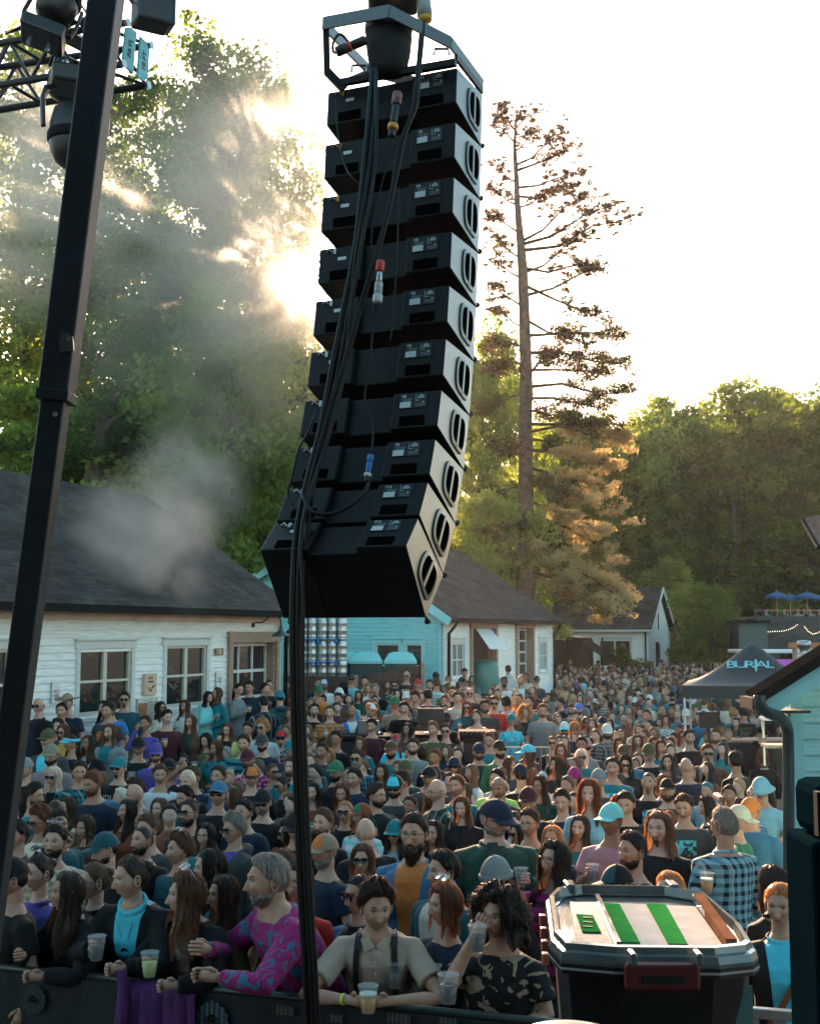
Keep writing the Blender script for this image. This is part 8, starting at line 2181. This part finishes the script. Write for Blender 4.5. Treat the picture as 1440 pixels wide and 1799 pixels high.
# loose forearm with the held out cup belongs to the curly man: his second arm
def phone(P, rz, label):
    e = empty('phone', P, rz, label, 'phone'); MB().box((0, 0, 0), (.072, .009, .148)).build('case', M_BLACK, e, bevel=.006); MB().box((0, -.0052, 0), (.064, .001, .136)).build('screen', mat('screen', (.02, .05, .06), .1), e); MB().box((.015, .006, .05), (.02, .003, .025)).build('camera_bump', M_STEEL, e)
p = HR[(972, 1478)]; phone(handpos(p, 1) + V3((0, -.03, .05)), .3, 'phone raised by the woman in magenta striped sweater')
for p in PEOPLE:
    if p['pose'] == 'p' : phone((handpos(p, 0) + handpos(p, 1)) / 2 + V3((0, 0, .03)), p['rz'], ' '.join(('phone in the hands of the %s' % p['o']['label']).replace(',', '').split()[:16]))
# ---- details of the front row
sp = HR[(661, 1553)]['o']; T = torso_T('l')
for sx in (-1, 1):
    pts_ = [T @ V3((sx * .095, -.142, .90)), T @ V3((sx * .10, -.150, 1.05)), T @ V3((sx * .105, -.153, 1.22)), T @ V3((sx * .105, -.145, 1.34)), T @ V3((sx * .10, -.085, 1.435)), T @ V3((sx * .095, .0, 1.465)), T @ V3((sx * .07, .10, 1.40)), T @ V3((sx * .03, .14, 1.2))]
    mb = MB(); pp = smooth_path(pts_, 4)
    for a, b_ in zip(pp, pp[1:]): mb.beam(a, b_, .032, .006, up=(0, -1, .3))
    mb.build('suspender', M_BLACK, sp)
mb = MB()
for k in range(7): q = T @ V3((0, -.139 - .012 * sin(k / 6 * pi), .95 + k * .075)); mb.tube([q, q + V3((0, -.004, .001))], .006, 8)
mb.build('button_placket', mat('button', (.45, .40, .34), .4), sp)
for sx in (-1, 1):
    c = [T @ V3((0, -.085, 1.452)), T @ V3((sx * .055, -.098, 1.425)), T @ V3((sx * .082, -.055, 1.475)), T @ V3((sx * .04, -.045, 1.485))]
    o = MB().add([tuple(v) for v in c], [(0, 1, 2, 3)]).build('collar', cloth_mat('beige'), sp); sm = o.modifiers.new('t', 'SOLIDIFY'); sm.thickness = .008
def band_on(p, i, m, r=.030):
    el, ha = V3(POSE[p['pose']][i][0]), V3(POSE[p['pose']][i][1]); wd = (ha - el).normalized(); c = ha - wd * .085; MB().tube([c - wd * .009, c + wd * .009], r, 14, False).build('wristband', m, p['o'])
M_BAND = mat('band_yellow', (.55, .62, .05), .4)
for key, i in (((661, 1553), 1), ((972, 1478), 1), ((1157, 1425), 1), ((557, 1373), 0)):
    p = HR.get(key) or next(q for q in PEOPLE if (q['x'], q['y']) == key); band_on(p, i, M_BAND)
# pendant, bag straps, badges, prints
p = HR[(230, 1502)]; T = torso_T('q')
MB().tube([T @ V3((.05, -.10, 1.42)), T @ V3((0, -.165, 1.28)), T @ V3((-.05, -.10, 1.42))], .002, 4).build('necklace', M_BLACK, p['o']); MB().tube([T @ V3((0, -.160, 1.27)), T @ V3((0, -.168, 1.27))], .026, 16).build('pendant', M_BLACK, p['o'])
p = HR[(1368, 1553)]; mb = MB(); pp = smooth_path([V3((.12, -.0, 1.46)), V3((.10, -.14, 1.36)), V3((.02, -.175, 1.2)), V3((-.10, -.15, 1.0)), V3((-.17, -.05, .88))], 4)
for a, b_ in zip(pp, pp[1:]): mb.beam(a, b_, .035, .006, up=(0, -1, .2))
mb.build('bag_strap', mat('strap_rust', (.20, .05, .025), .6), p['o'])
p = next(q for q in PEOPLE if (q['x'], q['y']) == (286, 1342)); mb = MB(); pp = smooth_path([V3((.11, .0, 1.46)), V3((.07, -.14, 1.34)), V3((-.05, -.155, 1.15)), V3((-.16, -.08, .96))], 4)
for a, b_ in zip(pp, pp[1:]): mb.beam(a, b_, .04, .008, up=(0, -1, .2))
mb.build('bag_strap', M_BLACK, p['o'])
def chest_text(key, s, size, m, z=1.27, y=-.155, back=False):
    p = next(q for q in PEOPLE if (q['x'], q['y']) == key)
    for k, l in enumerate(s.split('|')):
        text_on(l, size, (0, (y if not back else -y), z - k * size * 1.05), (1, 0, 0) if not back else (-1, 0, 0), (0, 0, 1), m, p['o'], 'shirt_lettering')
M_PRW = mat('print_cream', (.55, .52, .38), .7); M_PRC = mat('print_cyan', (.15, .45, .52), .7); M_PRY = mat('print_olive', (.20, .19, .06), .7)
for key, cs in (((200, 1329), 'black'), ((460, 1386), 'black')):
    p = next(q for q in PEOPLE if (q['x'], q['y']) == key)
    for c in p['o'].children:
        if c.name.startswith('shirt'): omat(c, cloth_mat('black'))
chest_text((200, 1329), 'IDLES', .085, M_PRW, 1.30, -.158); chest_text((460, 1386), 'AMEBIX', .05, M_PRC, 1.34, -.155); chest_text((1305, 1242), 'EVENT|STAFF', .075, M_PRY, 1.33, -.150, True); chest_text((1176, 1368), 'PEEL', .04, M_PRC, 1.32, -.155)
p = next(q for q in PEOPLE if (q['x'], q['y']) == (460, 1386))
bird = [(0, -.07), (.02, -.03), (.08, .0), (.11, .03), (.05, .015), (.012, .02), (0, .05), (-.012, .02), (-.05, .015), (-.11, .03), (-.08, 0), (-.02, -.03)]
MB().add([(x, -.157, 1.24 + z) for x, z in bird], [tuple(range(12))]).build('bird_print', M_PRC, p['o'])
p = HR[(1157, 1425)]; MB().lathe([(0, 0), (.03, 0), (.028, .002), (0, .003)], (0, 0, 0), 16, M=Matrix.Translation((.09, -.150, 1.30)) @ Matrix.Rotation(R(90), 4, 'X') @ Matrix.Diagonal((1, .6, 1, 1))).build('name_badge', M_LABW, p['o'])
p = HR[(1034, 1370)]; q = V3((0, -.15, 1.10)); mb = MB()
mb.tube([q + V3((-.015, 0, 0)), q + V3((.015, -.01, 0))], [.022, .02], 8); mb.tube([q, q + V3((-.05, -.02, -.09))], [.02, .008], 6); mb.tube([q, q + V3((.05, -.02, -.10))], [.02, .008], 6); mb.build('knot', cloth_mat('paleblue'), p['o'], smooth=True)

# ---- people on the roof deck (small)
for i, (px, c) in enumerate(((1346, 'teal'), (1377, 'charcoal'), (1402, 'grey'), (1411, 'navy'), (1424, 'tan'), (1437, 'charcoal'))):
    d = dressed(px, 1070, 'mf'[i % 2], 20 * i - 30, 'short', 'kdbbak'[i], '-', 'tee:' + c, 'n', rn, hero=None, h=1.7, gz=0)
    q = at(px, 1069, 61.2); s = d['s']; d['o'].location = (q.x, 61.2, q.z - 1.74 * s + .0)
    d['o']['label'] = 'person in %s top sitting on the roof deck, number %s from its left end' % (cn(c), ['one', 'two', 'three', 'four', 'five', 'six'][i]); d['o']['group'] = 'people on the roof deck'
# ---- the far crowd that nobody could tell apart: one mass of small standing figures
def crowd_mass():
    """one merged mesh of simple but complete figures (head with features, hair, clothes)"""
    r2 = random.Random(12); pal = [CC[k] for k in ('black', 'navy', 'charcoal', 'teal', 'white', 'grey', 'rust', 'darkgreen', 'cream', 'denim', 'peach', 'brown', 'olive', 'paleblue', 'maroon', 'black', 'navy')]
    hp2 = [HC_[k] for k in 'kkddbbbao']; sk = [SKIN[k] for k in 'pplt']; taken = [(p['o'].location.x, p['o'].location.y) for p in PEOPLE]
    Vh, Qh = head_grid(22, 20, False); ft = head_feat(Vh, 1., .5, 0); nh = len(Vh)
    hm = {}
    for st, zf in (('short', None), ('long', 1)):
        me = hair_mesh(st, 0); nu = 72; idx = [j * nu + i for j in range(0, 12, 1) for i in range(0, nu, 4)]; co = np.empty(len(me.vertices) * 3, np.float32); me.vertices.foreach_get('co', co); co = co.reshape(-1, 3)
        V = co[idx]; w = 18; F_ = [(j * w + i, (j + 1) * w + i, (j + 1) * w + (i + 1) % w, j * w + (i + 1) % w) for j in range(11) for i in range(w)]
        if zf:
            b0 = 12 * nu; id2 = [b0 + j * 64 + i for j in range(0, 14) for i in range(0, 64, 4)]; k = len(V); V = np.concatenate([V, co[id2]]); F_ += [(k + j * 16 + i, k + (j + 1) * 16 + i, k + (j + 1) * 16 + i + 1, k + j * 16 + i + 1) for j in range(13) for i in range(15)]
        hm[st] = (V, F_)
    AV, AF, AC = [], [], []; base = 0
    def put(V, F_, C, M):
        nonlocal base
        V = np.c_[np.asarray(V, float), np.ones(len(V))] @ np.array(M).T; AV.append(V[:, :3]); AF.extend(tuple(base + i for i in f) for f in F_); AC.append(np.broadcast_to(np.c_[np.asarray(C, float).reshape(-1, 3), np.ones((np.asarray(C).size // 3, 1))], (len(V), 4)) if np.asarray(C).size == 3 else np.c_[C, np.ones(len(C))]); base += len(V)
    def fig(x, y, h, rz, gz):
        s = h / 1.75; M = Matrix.Translation((x, y, gz)) @ Matrix.Rotation(rz, 4, 'Z') @ Matrix.Scale(s, 4); c = r2.choice(pal); s_ = np.array(r2.choice(sk)); lg = r2.choice([CC['denim'], CC['black'], CC['khaki'], CC['navy']]); hr_ = r2.choice(hp2)
        mb = MB(); 
        for sx in (-1, 1): mb.tube([(sx * .09, 0, .9), (sx * .1, .01, .45), (sx * .1, 0, .03)], [.09, .065, .06], 6, True)
        put(mb.v, mb.f, lg, M); mb = MB(); elltube(mb, [(.84, .17, .12, 0), (1.1, .16, .115, 0), (1.32, .19, .13, 0), (1.40, .155, .095, 0), (1.445, .09, .07, 0), (1.48, .06, .06, 0)], None, 12); up_ = r2.random() < .5
        for sx in (-1, 1): mb.tube([(sx * .12, 0, 1.38), (sx * .19, 0, 1.355), (sx * .25, 0, 1.15)] + ([(sx * .08, -.24, 1.2)] if up_ else [(sx * .26, -.05, .9)]), [.06, .07, .05, .035], 7, True)
        put(mb.v, mb.f, c, M); mb = MB(); mb.tube([(0, .01, 1.44), (0, .0, 1.58)], .056, 8, False); put(mb.v, mb.f, s_, M)
        H = Matrix.Translation((0, -.012, 1.625)) @ Matrix.Scale(.98, 4); col = s_[None] * (1 - ft[:, 2:3]) * (1 - ft[:, 1:2] * .7) + ft[:, 1:2] * .35; col = col * (1 - .35 * ft[:, 0:1] * np.array([.3, 1, 1])); put(Vh, Qh, col, M @ H)
        st = 'long' if r2.random() < .42 else 'short'; V, F_ = hm[st]; put(V, F_, r2.choice(pal) if r2.random() < .12 and st == 'short' else hr_, M @ H)
    n = 0
    for k in range(6200):
        py = 1134.0 + 34 * r2.random() ** 1.3 + (r2.random() < .25) * r2.uniform(0, 60); px = r2.uniform(905, 1440) if py < 1175 else r2.uniform(960, 1330)
        h = r2.uniform(1.50, 1.74); P = atz(px, py, h + GZ)
        if P.y > 62 or P.y < 19 or (P.y > 57 and px < 1150): continue
        if any(abs(P.x - a) < .36 and abs(P.y - b) < .30 for a, b in taken): continue
        v = V3((P.x, P.y, 0)) - cB
        if v.dot(nB) < 2.7 and v.dot(dB) < LB + .4 and P.x < 6: continue
        if abs(P.x - tcx) < 1.1 and abs(P.y - yt - 1.3) < .7: continue
        taken.append((P.x, P.y)); fig(P.x, P.y, h, r2.uniform(-1.3, .3) + (pi if r2.random() < .45 else 0), GZ); n += 1
        if n > 520: break
    n1 = n
    for k in range(9000):
        py = r2.uniform(1185, 1430); px = r2.uniform(-60, 1300); h = r2.uniform(1.42, 1.58); P = atz(px, py, h + GZ); gf = GZ
        if 492 < px < 940:
            for it in range(12): P = atz(px, py, h + gf); gf = gf * .6 + riseM(P.y) * .4
        if P.y < 11 or P.y > 28.7 or P.x > 4.2 + (P.y - 9) * .14: continue
        if any(abs(P.x - a) < .46 and abs(P.y - b) < .42 for a, b in taken): continue
        if (V3((P.x, P.y, 0)) - cA).dot(nA) < 1.8: continue
        if 18.2 < P.y < 20.4 and -1.5 < P.x < 2.0: continue
        taken.append((P.x, P.y)); fig(P.x, P.y, h, r2.uniform(-1.2, .1), gf); n += 1
        if n - n1 > 270: break
    me = bpy.data.meshes.new('crowd'); me.from_pydata(np.concatenate(AV).tolist(), [], AF); me.polygons.foreach_set('use_smooth', [True] * len(AF)); a_ = me.attributes.new('col', 'FLOAT_COLOR', 'POINT'); a_.data.foreach_set('color', np.ascontiguousarray(np.concatenate(AC), np.float32).ravel())
    m = bpy.data.materials.new('crowd_cloth'); t, b = nodes_of(m); at_ = N(t, 'ShaderNodeAttribute'); at_.attribute_name = 'col'; t.links.new(at_.outputs['Color'], b.inputs['Base Color']); b.inputs['Roughness'].default_value = .75
    me.materials.append(m); o = link('far_crowd', me); prop(o, 'mass of small figures filling the far yard and the gaps of the crowd', 'crowd', None, 'stuff'); print('CROWD', n1, n, 'PEOPLE', len(PEOPLE))
crowd_mass()
# ---- unseen roof, wing and back wall added to shade the front rows and speakers
MB().box((-6.0, -3.4, 3.6), (.15, 6.2, 6.4)).build('light_block_wing', M_BLACK); bpy.data.objects['light_block_wing']['label'] = 'black wing out of view, added to block light from the left'; bpy.data.objects['light_block_wing']['category'] = 'curtain'
sr = MB(); sr.box((0, -3.4, 6.9), (12, 8.0, .15)); o = sr.build('light_block_roof', M_BLACK); o['label'] = 'dark roof out of view, added to shade the front rows'; o['category'] = 'roof'
o = MB().box((0, -6.5, 3.6), (12, .15, 6.4)).build('light_block_backdrop', M_BLACK); o['label'] = 'black backdrop out of view, added to block light from behind'; o['category'] = 'backdrop'

b = MB().box((0, 7.6, -.355), (11, 4.2, .142)).build('pavement', M_CONC); b['kind'] = 'structure'
